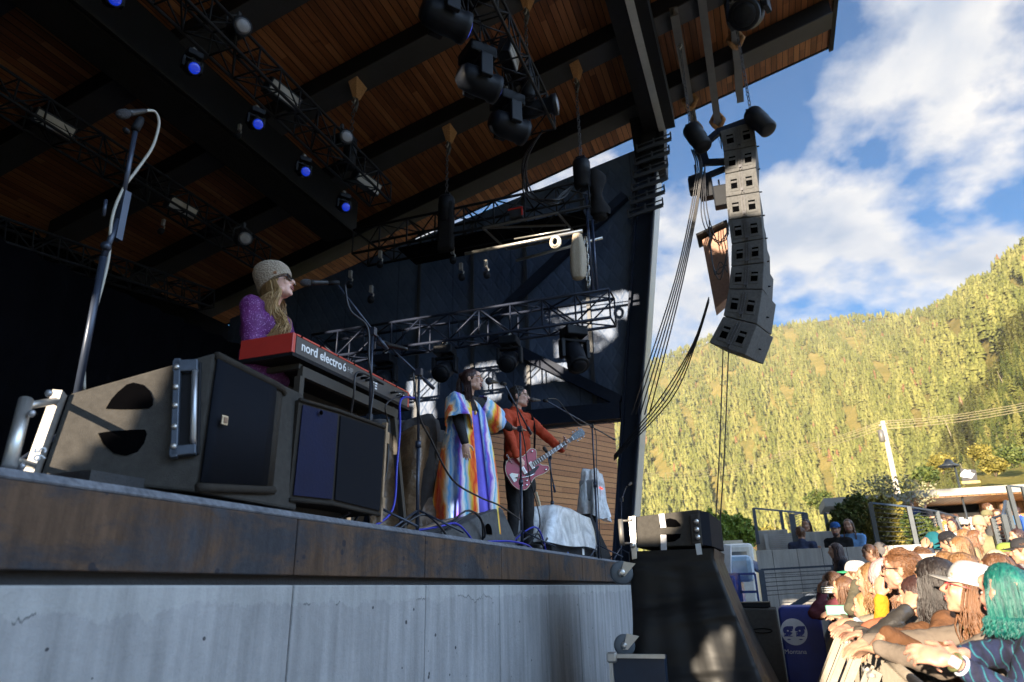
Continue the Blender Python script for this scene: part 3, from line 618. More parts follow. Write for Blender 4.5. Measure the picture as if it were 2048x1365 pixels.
# cable loom from the end of T1 to the upper cross truss
M_cable = mat('black_cable', (.012, .013, .018), .45, 0, .2, 10)
p0 = V((e1.x+.2, e1.y, z1-.15)); p1 = ay(1058, 385, 9.3); p2 = ay(1105, 402, 9.4); p3 = V((-2.3, 9.7, 7.9))
o = thing('cable_loom', p0, 'thick loom of black cables looping from the downstage truss to the upper cross truss', 'cable')
for k in range(7):
    j = [V((rng.normal(0, .035), rng.normal(0, .03), rng.normal(0, .03))) for _ in range(5)]
    q0 = p0; q05 = ay(1052, 320, 8.9)
    b = MB(); pts = [q0, q05+j[0], p1+j[1], p2+j[2], (p2+p3)/2+V((0, 0, -.02))+j[3], p3]
    # smooth
    sp = []
    for i in range(len(pts)-1):
        a_ = pts[max(i-1, 0)]; c_ = pts[i]; d_ = pts[i+1]; e_ = pts[min(i+2, len(pts)-1)]
        for t in np.linspace(0, 1, 7)[:-1]: sp.append(.5*((2*c_)+(d_-a_)*t+(2*a_-5*c_+4*d_-e_)*t*t+(-a_+3*c_-3*d_+e_)*t**3))
    sp.append(pts[-1]); b.path(sp, .014, 5); b.build('cable', M_cable, o)
def spline(pts, n=7):
    pts = [V(p) for p in pts]; sp = []
    for i in range(len(pts)-1):
        a_ = pts[max(i-1, 0)]; c_ = pts[i]; d_ = pts[i+1]; e_ = pts[min(i+2, len(pts)-1)]
        for t in [k/n for k in range(n)]: sp.append(.5*((2*c_)+(d_-a_)*t+(2*a_-5*c_+4*d_-e_)*t*t+(-a_+3*c_-3*d_+e_)*t**3))
    sp.append(pts[-1]); return sp
# small fittings hanging about the trusses
def fitting(p, lb, s=1.0):
    p = V(p); o = thing('small_worklight', p, lb, 'stage light', 'small fittings clamped under the rig')
    b = MB(); b.box(p+V((0, 0, .10*s)), (.05*s, .05*s, .12*s)); b.path([p+V((0, 0, .05*s)), p+V((.05*s, 0, 0)), p+V((.03*s, 0, -.07*s))], .012*s, 5); b.build('clamp', M_glint, o)
    b = MB(); b.lathe([(.03*s, 0), (.055*s, .03*s), (.055*s, .12*s), (.04*s, .14*s)], p+V((0, 0, -.05*s)), (.4, -.6, -.8), 12); b.build('lamp', M_headshell, o)
for px, py, y, lb in ((905, 512, 9.9, 'pale clamp lamp hanging left of the sunlit pipe'), (922, 545, 9.9, 'pale clamp lamp hanging just below its neighbour left of the sunlit pipe'), (972, 540, 9.7, 'sunlit clamp lamp under the left end of the shorter pipe'), (760, 520, 9.6, 'clamp lamp in the dark above the beanie singer'), (742, 590, 9.6, 'clamp lamp in the dark right of the beanie singer'), (700, 560, 9.4, 'lowest clamp lamp in the dark beside the beanie singer'), (340, 118, 6.2, 'clamp lamp near the top left of the mid stage truss'), (478, 265, 7, 'clamp lamp beside the middle blue lens'), (325, 455, 7.4, 'clamp lamp left of the beanie singer')):
    fitting(ay(px, py, y), lb, 1.1 if px > 600 else .9)
# ================================================================== LINE ARRAY
M_cab = mat('speaker_paint', (.022, .023, .026), .85, 0, .25, 30, .3, 220, spec=.12)
M_cab2 = mat('speaker_paint_blue', (.095, .096, .098), .85, 0, .2, 25, .3, 200, spec=.12)
M_hole = mat('recess_shade_black', (.0015, .0015, .0018), 1.0, spec=0)  # near-black paint for the shade inside holes and slots; also on screw heads
LAX = .0
def la_box(parent_group, P0, P1, wdt, dep, lb):
    """one cabinet seen from behind: P0 top-left, P1 bottom-left of the rear face (world), rear face to the camera"""
    pass
arr = [((1440, 262), (1507, 243)), ((1447, 304), (1513, 291)), ((1450, 349), (1512, 336)), ((1452, 395), (1519, 384)), ((1457, 441), (1523, 432)), ((1463, 489), (1527, 478)), ((1462, 534), (1528, 526)), ((1457, 579), (1525, 580)), ((1446, 633), (1514, 650)), ((1417, 687), (1490, 712))]
AY = 10.35
top_edges = [(ay(a[0], a[1], AY), ay(b_[0], b_[1], AY)) for a, b_ in arr]
# frame of each boundary line between cabinets
arr_o = None
for k in range(9):
    (a, b_), (c, d) = top_edges[k], top_edges[k+1]
    o = thing('line_array_cabinet', (a+d)/2, 'line array loudspeaker, '+['topmost cabinet, in shade', 'second from the top of the column, lower half catching sun', 'third cabinet from the top, sunlit beige', 'fourth cabinet from the top, sunlit with shaded corner', 'fifth cabinet from the top, dark blue in shade', 'sixth cabinet from the top of the hanging column', 'seventh cabinet from the top of the hanging column', 'second cabinet from the bottom, starting to tilt', 'lowest cabinet of the hanging column, tilted forward'][k], 'loudspeaker', 'cabinets of the hanging line array')
    ln = ((b_-a)+(d-c)).normalized(); dn = ((c-a)+(d-b_)).normalized(); nrm = ln.cross(dn).normalized()
    if nrm.y > 0: nrm = -nrm
    dep = .66; bk = -nrm*dep+V(((.03, .03, .03, .04, .06, .09, .14, .20, .24)[k], 0, 0))
    g_ = .006
    pts = [a, b_, d-dn*g_*2, c-dn*g_*2]
    bk2 = [p+bk for p in pts]; m = MB()
    m.hexa([pts[3], pts[2], bk2[2]+ (pts[1]-pts[2])*.03, bk2[3]+(pts[0]-pts[3])*.03, pts[0], pts[1], bk2[1]-(pts[1]-pts[2])*.03, bk2[0]-(pts[0]-pts[3])*.03])
    body = m.build('cabinet', M_cab2, o, bevel=.012)
    mid = (a+b_+c+d)/4; wv = (b_-a).length; hv = (c-a).length
    R = Matrix((ln, -nrm, -dn)).transposed()
    for s in (-1, 1):
        cc = mid+ln*s*wv*.24+nrm*.001
        m = MB(); m.box(cc+nrm*.002, (wv*.30, .010, hv*.62), R); pl = m.build('handle_plate', M_cab2, body, bevel=.004)
        m = MB(); m.box(cc+nrm*.009, (wv*.20, .006, hv*.40), R); rec = m.build('recess', M_hole, pl)
        m = MB(); m.box(cc+nrm*.014-dn*hv*.07, (wv*.19, .012, hv*.085), R); m.build('grip', M_cab2, pl)
    m = MB()
    for s in (-.04, .04): m.box(mid+ln*s*wv+nrm*.012, (.012, .018, hv*.9), R)
    m.box(mid+nrm*.014+dn*hv*.30, (.05, .03, .05), R); m.build('rigging_bar', M_chain, body)
    m = MB(); m.tube(b_+(d-b_)*.6+bk*.5, b_+(d-b_)*.6+bk*.5+ln*.04, .012, n=8); m.build('rigging_pin', M_black, body)
# flying frame and motors
F0 = ay(1400, 265, AY+.2); F1 = ay(1512, 232, AY+.1)
o = thing('flying_frame', F0, 'black steel flying frame holding the top of the line array', 'rigging frame')
b = MB(); b.beam(ay(1398, 298, AY+.25), ay(1440, 262, AY+.25), .10, .10); b.beam(ay(1438, 268, AY+.12), ay(1512, 240, AY+.12), .16, .12); b.beam(ay(1402, 295, AY+.3), ay(1412, 330, AY+.3), .10, .14); b.beam(ay(1405, 326, AY+.3), ay(1450, 324, AY+.3), .08, .10)
b.beam(ay(1400, 358, AY+.3), ay(1450, 338, AY+.3), .07, .09); b.beam(ay(1380, 366, AY+.3), ay(1402, 358, AY+.3), .10, .20)
b.build('beam_frame', M_blue_steel, o)
for p, q, nm in (((1382, 262), (-.32, 0), 'hoist at the left end of the array frame, white print on its cover'), ((1503, 232), (.66, 0), 'hoist at the right end of the array frame, seen against white cloud')):
    c = ay(p[0], p[1], AY-.1); hd = V((.45, -.25, -1)) if p[0] > 1450 else V((.35, -.2, -1))
    oo = hoist((c.x, c.y, c.z+.05), roofz(q[0])-.62, 'black chain '+nm, ln=.55, rad=.16, tilt=hd, link=.11)
for p0, w1 in (((1432, 205), 'a'),):
    c = V((.16, 13.25, roofz(.16)-.62)); e = ay(1440, 262, AY+.1)
c = V((.16, 13.1, roofz(.16)-.66)); b = MB(); b.path([c+V((-.10, 0, .25)), c+V((0, 0, -.55)), c+V((.10, 0, .25))], .012, 5); 
tgt = ay(1440, 262, 13.1); b.tube(c+V((0, 0, -.55)), tgt, .012, n=6); tag(b.build('steel_bridle', M_chain), 'thin steel bridle between the middle rigging beam and the array frame', 'cable')
for (x, y, zz, lb) in ((-.32, 12.0, 0, 'burlap wrapped round the left rigging beam, upper tie'), (-.32, 13.0, 0, 'burlap wrapped round the left rigging beam, lower tie'), (.16, 13.05, 0, 'burlap wrapped round the end of the middle rigging beam'), (.66, 10.9, 0, 'burlap wrapped round the right rigging beam')):
    z_ = roofz(x)-.53; b = MB(); b.path([V((x+.13*cos(a)*1.0, y+.05*sin(3*a), z_+.16*sin(a))) for a in [k*pi/8 for k in range(16)]], .05, 6, closed=True, flat=.8); tag(b.build('burlap_tie', M_burlap), lb, 'padding', 'burlap ties on the rigging beams')
# chains lying along the left and right rigging beams
b = MB(); chain(b, (-.30, 12.1, roofz(-.3)-.68), (-.30, 13.6, roofz(-.3)-.80), .022, .12); tag(b.build('slack_chain', M_chain), 'slack chain hanging along the left rigging beam', 'chain')
# cables from the array: two bundles
def strand_set(name, lbl, cat, lines, r=.011, m=None, group=None):
    o = thing(name, lines[0][0], lbl, cat, group)
    for L in lines: b = MB(); b.path(spline(L, 5), r, 5); b.build('strand', m or M_cable, o)
    return o
strand_set('multicore_drop', 'bundle of black cables falling from the left hoist down behind the stage column', 'cable', [[ay(1383+k*3, 300, AY), ay(1393+k*3-abs(k-2), 360, AY), ay(1350+k*4, 560, AY+.4), ay(1262+k*9, 830, AY+.8)] for k in range(5)], .012)
strand_set('multicore_drop', 'second cable bundle, from the side of the array down to the stage column', 'cable', [[ay(1418, 595+k*3, AY), ay(1385+k*2, 690, AY+.3), ay(1318+k*8, 800, AY+.6), ay(1228, 912+k*3, AY+1.0)] for k in range(4)], .011)
strand_set('guide_rope', 'two thin ropes hanging straight down from the lowest array cabinet', 'rope', [[ay(1446+k*11, 700, AY), ay(1439+k*10, 900, AY), ay(1428+k*9, 1090, AY)] for k in range(2)], .010)
strand_set('array_cable', 'tangle of black signal cables beside the hanging cabinets', 'cable', [[ay(1410, 330, AY), ay(1402+k*6, 420, AY), ay(1418+9*k, 470+9*k, AY), ay(1452-4*k, 480, AY), ay(1458, 420+20*k, AY)] for k in range(3)]+[[ay(1418, 440+14*k, AY), ay(1424+k*2, 520+10*k, AY), ay(1440, 560-12*k, AY), ay(1455, 500+15*k, AY)] for k in range(4)], .009)
# folded rain tray / brown side panel behind the array
b = MB(); A = [ay(1404, 480, 11.3), ay(1452, 455, 11.3), ay(1462, 590, 11.3), ay(1430, 618, 11.3)]; b.hexa([A[3], A[2], A[2]+V((0, .35, 0)), A[3]+V((0, .35, 0)), A[0], A[1], A[1]+V((0, .35, 0)), A[0]+V((0, .35, 0))])
o = thing('side_fill_speaker', A[0], 'brown loudspeaker hung at an angle behind the line array', 'loudspeaker'); b.build('cabinet', mat('brown_grille', (.30, .17, .12), .7, 0, .2, 20, .4, 100), o, bevel=.01)
b = MB(); b.beam(A[0]+V((-.08, .1, .04)), A[1]+V((.03, .1, .05)), .5, .04); b.build('rain_cover', M_black, o)
for px, py, s, lb in ((1395, 372, .32, 'dark flood lamp on the left of the array frame'), (1412, 378, .26, 'dark flood lamp right of its neighbour beside the array'), (1442, 395, .26, 'dark flood lamp tucked against the upper array cabinets')):
    c = ay(px, py, AY+.25); o = thing('flood_lamp', c, lb, 'lamp', 'flood lamps beside the line array'); b = MB(); b.box(c, (s*.9, s*.7, s*.8 if px == 1395 else s*1.5)); b.build('housing', M_headshell, o, bevel=.02); b = MB(); b.beam(c+V((0, 0, s*.4)), c+V((0, 0, s*1.3)), .03, .03, (0, 1, 0)); b.build('bracket', M_blue_steel, o)
# big loudspeaker / spot unit at the top edge above the overhang
c = ay(1492, 2, 10.0)
o = moving_head((c.x, 10.0, c.z+.35), (-.25, -.75, -.65), 1.55, 'large round lamp in a square black frame under the roof overhang', M_headshell, None)
b = MB(); q = [ay(1455, -8, 9.9), ay(1524, -14, 9.9), ay(1521, 29, 9.9), ay(1457, 45, 9.9)]
for i in range(4): b.beam(q[i], q[(i+1) % 4], .06, .05)
b.build('outer_frame', M_blue_steel, o)
# ================================================================== PA AND GEAR ON THE STAGE
M_boxtex = mat('textured_speaker_brown', (.050, .047, .043), .9, 0, .18, 30, .25, 260, spec=.08)
M_grille = None
def grille():
    k = NB('perforated_grille'); v = k.map((1, 1, 1)); x = k.xyz(v)
    def cell(s_): return k.math('ABSOLUTE', k.math('SUBTRACT', k.math('FRACT', k.math('DIVIDE', s_, .007)), .5))
    a = cell(k.math('ADD', x[1], x[2])); b_ = cell(k.math('SUBTRACT', x[1], x[2]))
    h = k.math('ADD', a, b_); c = k.ramp(h, [(.25, (.0012, .0016, .003)), (.6, (.008, .011, .018))])
    k.col(c); k.set(rough=.75, spec=.10); k.bump(h, .4, .004); return k.m
M_grille = grille()
M_navy = mat('navy_baffle', (.004, .007, .032), .6, 0, .15, 6, .1, 60, spec=.15)
M_edge = mat('taupe_cabinet_edge', (.030, .026, .022), .8, 0, .15, 20, .3, 150, spec=.15)
def stagebox(o, x0, x1, y0, y1, z0, h, curve=.16, near=True, tilt=0):
    """low arc-fronted cabinet lying on deck: end faces +-y, grille faces +x and curls back"""
    return None
def cab_profile(flip=False):
    return None
# left (nearest) cabinet: end wall faces the camera, grille to the right
def end_cab(name, A, Bp, grille_far, zt0, zt1, zb, lb, handle=True):
    pass
# measured corners (deck front x about -2.03)
n1b, n1t = V((-2.06, 2.14, 1.925)), V((-2.06, 2.10, 2.47))      # front vertical edge between end wall and grille
r1b, r1t = V((-2.36, 1.62, 1.875)), V((-2.42, 1.58, 2.24))      # rear vertical edge (left in the picture)
def near_cab():
    f0b, f0t = ax(392, 985, -2.04), ax(431, 704, -2.10)
    g1b, g1t = ax(573, 990, -2.10), ax(591, 785, -2.12)
    rb = ax(78, 955, -2.50); _n = (f0b-rb).cross(f0t-rb).normalized(); _d = ray(137, 787); rt = CAM+_d*((rb-CAM).dot(_n)/_d.dot(_n))
    o = thing('front_fill_speaker', (f0b+rb)/2, 'nearest front fill loudspeaker on the stage edge, its end wall half sunlit', 'loudspeaker', 'arc-fronted loudspeakers along the stage edge')
    back = V((-.06, .70, 0))
    m = MB(); m.hexa([rb, f0b, f0b+back, rb+back, rt, f0t, f0t+back, rt+back])
    body = m.build('cabinet', M_boxtex, o, bevel=.012)
    u = (f0b-rb).normalized(); vv = ((rt-rb)+(f0t-f0b)).normalized(); nrm = u.cross(vv).normalized()
    if nrm.y > 0: nrm = -nrm
    def on(px, py):   # point on the end wall under a picture position
        d = ray(px, py); t = (rb-CAM).dot(nrm)/d.dot(nrm); return CAM+d*t
    def slot(pts, name='slot'):
        P = [on(*p)+nrm*.003 for p in pts]; m = MB(); c = sum(P, V((0, 0, 0)))/len(P)
        m.prism([((p-c).dot(u), (p-c).dot(vv)) for p in P], c, u, vv, nrm*.002); m.build('slot', M_hole, body)
    slot([(208, 822), (222, 802), (236, 788), (256, 772), (270, 767), (290, 770), (303, 782), (308, 797), (306, 808), (298, 815), (275, 818), (240, 821)])
    slot([(196, 872), (230, 865), (270, 860), (294, 858), (297, 866), (290, 884), (275, 902), (250, 912), (225, 909), (205, 893)])
    # handle well with grab bar near the front edge
    m = MB(); hp = [on(*p) for p in ((352, 728), (405, 712), (392, 930), (345, 915))]
    c = sum(hp, V((0, 0, 0)))/4; wd = (hp[1]-hp[0]).length; ht = (hp[0]-hp[3]).length; tilt = (hp[0]-hp[3]).normalized(); sd = nrm.cross(tilt); R = Matrix((sd, nrm, tilt)).transposed()
    m.box(c+nrm*.006, (wd, .012, ht), R); well = m.build('handle_plate', M_black, body, bevel=.012)
    m = MB(); m.path([c-sd*wd*.30+tilt*ht*.42, c-sd*wd*.30+tilt*ht*.36+nrm*.035, c-sd*wd*.30-tilt*ht*.36+nrm*.035, c-sd*wd*.30-tilt*ht*.42], .012, 8); m.build('grab_bar', mat('satin_steel', (.35, .36, .38), .3, .7, .1, 20), well)
    m = MB(); m.box(c+sd*wd*.34+nrm*.02, (wd*.25, .035, ht*1.05), R); m.box(c+sd*wd*.05+nrm*.02+tilt*ht*.44, (wd*.9, .035, ht*.13), R); m.box(c+sd*wd*.05+nrm*.02-tilt*ht*.46, (wd*.9, .035, ht*.10), R)
    m.build('rigging_plate', mat('rigging_blue_steel', (.06, .075, .10), .4, .3, .2, 20), well, bevel=.004)
    m = MB()
    for q in (.42, .2, 0, -.22, -.42): m.lathe([(.011, 0), (.011, .008), (.006, .012)], c+sd*wd*.34+tilt*ht*q+nrm*.037, nrm, 12)
    m.build('locking_pin', M_glint, well)
    # side number and link plate text
    # front face: vertical edge strip, grille curving back, bottom/top rims
    e = V((.0, .02, 0)); m = MB(); m.cm = 0
    N_ = 10; gt, gb = [], []
    for k in range(N_+1):
        t = k/N_; bul = V((.05, 0, 0))*sin(pi*min(1, t*1.0))*1.0
        # flat for 3/4, then rounds back
        off = V((0, 0, 0)) if t < .75 else V((-.10*((t-.75)/.25)**2, 0, 0))
        gb.append(f0b+(g1b-f0b)*t+off); gt.append(f0t+(g1t-f0t)*t+off)
    gp = MB(); gp.grid([[p+V((.012, 0, .035)) for p in gb[:8]], [p+V((.012, 0, -.035)) for p in gt[:8]]]); gr = gp.build('grille', M_grille, body, solid=.008)
    ep = MB(); ep.grid([[p+V((.008, 0, .02)) for p in gb[7:]], [p+V((.008, 0, -.02)) for p in gt[7:]]]); ep.build('rounded_edge', M_edge, body, solid=.01)
    rp_ = MB(); 
    for L in (gb, gt):
        s_ = -1 if L is gt else 1; rp_ = MB(); rp_.path([p+V((.006, 0, s_*.018)) for p in L], .02, 6); rp_.build('rim', M_edge, body)
    up = MB(); cpt = gb+[gb[-1]+V((-.5, .2, 0)), gb[0]+V((-.5, .2, 0))]; 
    for L, zz in ((gt, -.002), (gb, .002)):
        q = [p+V((0, 0, zz)) for p in L]+[L[-1]+V((-.35, .05, zz)), L[0]+V((-.10, .25, zz))]; n0 = len(up.v); up.v += [tuple(p) for p in q]; up.f.append(tuple(range(n0, n0+len(q)))); up.m.append(0); up.sm.append(False)
    up.build('lid', M_edge, body)
    # gold square badge
    bp_ = ax(441, 842, -2.05); m = MB(); m.box(bp_+V((.022, 0, 0)), (.006, .034, .040)); bd = m.build('badge', mat('gold_badge', (.55, .42, .27), .5, .2), body, bevel=.003)
    m = MB(); m.box(bp_+V((.027, 0, 0)), (.003, .018, .022)); m.build('badge_mark', mat('badge_brown', (.22, .13, .08), .6), bd)
    # rear rigging rail with tube handle at the far left
    m = MB(); L0, L1 = rb+V((-.02, -.02, -.01)), rt+V((-.02, -.02, .0)); m.beam(L0, L1, .035, .055, nrm); rr = m.build('rear_rail', mat('pale_steel', (.45, .43, .40), .4, .6, .2, 30), body)  # rail in a pale warm-grey steel
    m = MB(); q0, q1 = ax(18, 935, -2.22), ax(52, 800, -2.30); m.tube(q0, q1, .022, n=12); m.tube(q0+(q1-q0)*.12, L0+(L1-L0)*.15, .012); m.tube(q0+(q1-q0)*.9, L0+(L1-L0)*.9, .014); m.build('handle_bar', M_alu, body)
    m = MB(); 
    for px, py in ((66, 828), (46, 934), (100, 788)): m.lathe([(.012, 0), (.013, .008), (.008, .014)], ax(px, py, -2.24), (.1, -1, 0), 12)
    m.build('knob', mat('knob_grey', (.4, .4, .42), .3, .5), body)
    txt('95', ax(86, 912, -2.19)+nrm*.02, tilt, sd, .05, mat('white_print', (.75, .75, .75)), body)
    # risers under the cabinet
    m = MB(); m.bb((-2.5, 1.75, 1.852), (-2.2, 2.9, 1.93)); m.build('riser', M_rubber, o)
    return o
def txt(s, loc, right, up, size, m, parent=None, name='lettering', ext=.0015, align='CENTER', bold=None):
    cu = bpy.data.curves.new(name, 'FONT'); cu.body = s; cu.size = size; cu.extrude = ext; cu.align_x = align; cu.align_y = 'CENTER'
    if bold: cu.offset = bold
    ob = bpy.data.objects.new(name, cu); COL.objects.link(ob)
    r = V(right).normalized(); n_ = r.cross(V(up)).normalized(); u = n_.cross(r)
    mw = Matrix(((r.x, u.x, n_.x, 0), (r.y, u.y, n_.y, 0), (r.z, u.z, n_.z, 0), (0, 0, 0, 1)))
    dg = bpy.context.evaluated_depsgraph_get(); me = bpy.data.meshes.new_from_object(ob.evaluated_get(dg)); me.name = name
    bpy.data.objects.remove(ob); me.transform(mw); me.materials.clear(); me.materials.append(m)
    o2 = bpy.data.objects.new(name, me); COL.objects.link(o2); o2.location = V(loc)
    if parent is not None: attach(o2, parent)
    return o2
near_cab()
def second_cab():
    a_b, a_t = ax(577, 1000, -2.10), ax(598, 800, -2.12)
    m_b, m_t = ax(662, 1008, -2.08), ax(675, 822, -2.10)
    e_b, e_t = ax(757, 1030, -2.10), ax(768, 855, -2.12)
    o = thing('front_fill_speaker', (a_b+e_b)/2, 'second front fill loudspeaker on the stage edge, with a navy front panel', 'loudspeaker', 'arc-fronted loudspeakers along the stage edge')
    bk = V((-.55, .10, 0)); m = MB(); pb = [a_b, m_b, e_b, e_b+bk, a_b+bk]; pt = [a_t, m_t, e_t, e_t+bk, a_t+bk]
    n = 5; m.add(pb+pt, [(4, 3, 2, 1, 0), (5, 6, 7, 8, 9)]+[(i, (i+1) % n, n+(i+1) % n, n+i) for i in range(n)]); body = m.build('cabinet', M_edge, o)
    def pan(b0, b1, t1, t0, name, mt, ins=.022):
        u = (b1-b0).normalized()*ins; z = V((0, 0, ins)); off = V((.006, 0, 0)); m = MB(); P = [b0+u+z+off, b1-u*.3+z+off, t1-u*.3-z+off, t0+u-z+off]; m.add(P, [(0, 1, 2, 3)]); return m.build(name, mt, body, solid=.004)
    nv = pan(a_b, m_b, m_t, a_t, 'navy_panel', M_navy); pan(m_b, e_b, e_t, m_t, 'grille', M_grille)
    for px, py in ((640, 826), (624, 984)):
        c = ax(px, py, -2.093); m = MB(); m.lathe([(.012, 0), (.012, .004)], c+V((.006, 0, 0)), (1, 0, 0), 14); m.build('port', M_hole, nv)
    for L in ((a_t, m_t, e_t), (a_b, m_b, e_b)): m = MB(); m.path([q+V((.004, 0, 0)) for q in L], .011, 6); m.build('rim', M_edge, body)
    m = MB(); m.beam(e_b+V((0, .012, -.04)), e_t+V((0, .012, .03)), .02, .03, (1, 0, 0)); m.box(e_t+V((0, .03, -.06)), (.03, .03, .07)); m.box(e_b+V((0, .03, .07)), (.03, .03, .06)); m.build('rigging_rail', mat('warm_steel', (.30, .22, .15), .45, .4, .2, 20), body)
    m = MB(); m.bb((-2.55, a_b.y+.1, 1.852), (-2.25, e_b.y-.15, 1.93)); m.build('riser', M_rubber, o)
second_cab()
# ---------------------------------------------------------------- keyboard and stand
M_red = mat('keyboard_red_paint', (.50, .035, .025), .38, 0, .08, 6, coat=.2)
M_kred = mat('red_lacquer', (.48, .04, .03), .35, 0, .08, 6, coat=.25)
kz0, kz1 = 2.79, 2.915
K0, K1 = ax(585, 668, -2.31), ax(825, 782, -2.28)
kx, ky0, ky1 = -2.30, K0.y, K1.y; kzt = (K0.z+K1.z)/2
kb = thing('stage_keyboard', (kx-.17, (ky0+ky1)/2, kzt-.12), 'red stage keyboard, its lettered back panel facing the crowd', 'keyboard')
b = MB(); b.bb((kx-.36, ky0, kzt-.115), (kx-.004, ky0+.028, kzt)); b.build('end_cheek', M_kred, kb, bevel=.004)
b = MB(); b.bb((kx-.36, ky1-.028, kzt-.115), (kx-.004, ky1, kzt)); b.build('end_cheek', M_kred, kb, bevel=.004)
b = MB(); b.bb((kx-.355, ky0+.029, kzt-.11), (kx-.012, ky1-.029, kzt-.012)); cs = b.build('case', mat('red_case', (.50, .045, .035), .4, 0, .1, 5), kb)
b = MB(); b.bb((kx-.0115, ky0+.029, kzt-.112), (kx-.002, ky1-.029, kzt-.014)); pn = b.build('back_panel', mat('brown_black_panel', (.06, .052, .05), .5, 0, .15, 20), kb)
b = MB(); b.bb((kx-.35, ky0+.03, kzt-.011), (kx-.001, ky1-.03, kzt)); b.build('red_top_plate', M_kred, kb, bevel=.002)
b = MB(); b.bb((kx-.40, ky0+.0, kzt-.135), (kx+.002, ky1, kzt-.1155)); b.build('bottom_plate', M_black, kb)
b = MB()
for k in range(43): b.bb((kx-.345, ky0+.05+k*.0262, kzt+.001), (kx-.20, ky0+.05+k*.0262+.0245, kzt+.012))
b.build('white_keys', mat('ivory_plastic', (.7, .69, .64), .3), kb)
b = MB()
for k in range(7): b.lathe([(.006, 0), (.006, .003)], (kx-.0005, ky0+.07+k*.178, kzt-.006), (1, 0, 0), 8)
b.build('screw', M_hole, kb)
WP = mat('white_print', (.75, .75, .75))
L_ = (ky1-ky0)
txt('nord electro', (kx-.0015, ky0+L_*.205, kzt-.058), (0, 1, 0), (0, 0, 1), .078, WP, pn, bold=.0012); txt('6', (kx-.0015, ky0+L_*.375, kzt-.058), (0, 1, 0), (0, 0, 1), .076, WP, pn); txt('HP', (kx-.0015, ky0+L_*.422, kzt-.060), (0, 1, 0), (0, 0, 1), .050, mat('grey_print', (.33, .32, .31), .6), pn)
b = MB()
for k in range(4):
    for j in range(3): b.box((kx-.0008, ky0+L_*.60+j*.035+rng.normal(0, .003), kzt-.04-k*.018), (.002, .024, .010))
for k in range(5): b.box((kx-.0008, ky0+L_*.85+k*.028, kzt-.045), (.002, .012, .006))
b.build('panel_print', WP, pn)
for f_, r_ in ((.47, .018), (.52, .016), (.56, .014), (.80, .014), (.86, .008), (.885, .008), (.91, .008)):
    b = MB(); b.lathe([(r_*.6, 0), (r_*.6, .03), (r_*.35, .05)], (kx-.001, ky0+L_*f_, kzt-.072), (1, 0, 0), 10); b.build('plug', M_black, pn)
M_kst = mat('olive_steel', (.036, .032, .027), .6, .2, .15, 20)
ks = thing('keyboard_stand', (kx-.2, (ky0+ky1)/2, DZ), 'square tube keyboard stand under the red keyboard', 'keyboard stand')
zt = kzt-.16; yA, yB = ky0+.12, ky1-.17
b = MB(); b.beam((kx-.03, yA, zt-.03), (kx-.03, yB+.03, zt-.03), .035, .06); b.build('crossbar', M_kst, ks)
b = MB(); b.beam((kx-.03, yA, zt-.06), (kx-.03, yA, DZ), .038, .038, (0, 1, 0)); b.build('leg', M_kst, ks)
b = MB(); b.beam((kx-.03, yB, zt-.06), (kx+.03, yB+.10, DZ), .036, .036, (0, 1, 0)); b.build('leg', M_kst, ks)
b = MB(); b.beam((kx-.33, yA, zt-.03), (kx-.33, yB, zt-.03), .03, .05); b.beam((kx-.33, yA, zt), (kx-.03, yA, zt), .03, .03); b.beam((kx-.33, yB, zt), (kx-.03, yB, zt), .03, .03); b.build('rear_frame', M_kst, ks)
for s_ in (yA, yB): b = MB(); b.beam((kx-.33, s_, zt-.05), (kx-.33, s_, DZ), .03, .03, (0, 1, 0)); b.build('leg', M_kst, ks)

M_bluecab = mat('bright_blue_cable', (.015, .022, .38), .4, 0, .1, 10)
def cable(name, lb, pts, r=.006, m=None, grp=None, n=6):
    b = MB(); b.path(spline(pts, n), r, 6); return tag(b.build(name, m or M_cable), lb, 'cable', grp)
kf = lambda f: V((kx+.045, ky0+L_*f, kzt-.072))
cable('instrument_cable', 'black cable drooping from the middle of the keyboard back panel', [kf(.56), kf(.58)+V((.05, .03, -.02)), ax(716, 745, -2.2), ax(708, 790, -2.2), ax(700, 850, -2.25), (-2.3, ky0+.6, DZ+.01)], .007)
cable('instrument_cable', 'bright blue cable dropping from the right end of the keyboard to the deck', [kf(.91), kf(.925)+V((.04, .02, .0)), ax(802, 800, -2.2), ax(800, 860, -2.2), ax(794, 930, -2.18), ax(785, 1020, -2.15), (-2.2, 3.6, DZ+.01)], .008, M_bluecab)
cable('instrument_cable', 'thin black cable hanging beside the bright blue one', [kf(.80), kf(.82)+V((.04, 0, -.01)), ax(772, 810, -2.2), ax(777, 860, -2.22), ax(770, 960, -2.2), (-2.2, 3.5, DZ+.01)], .005)
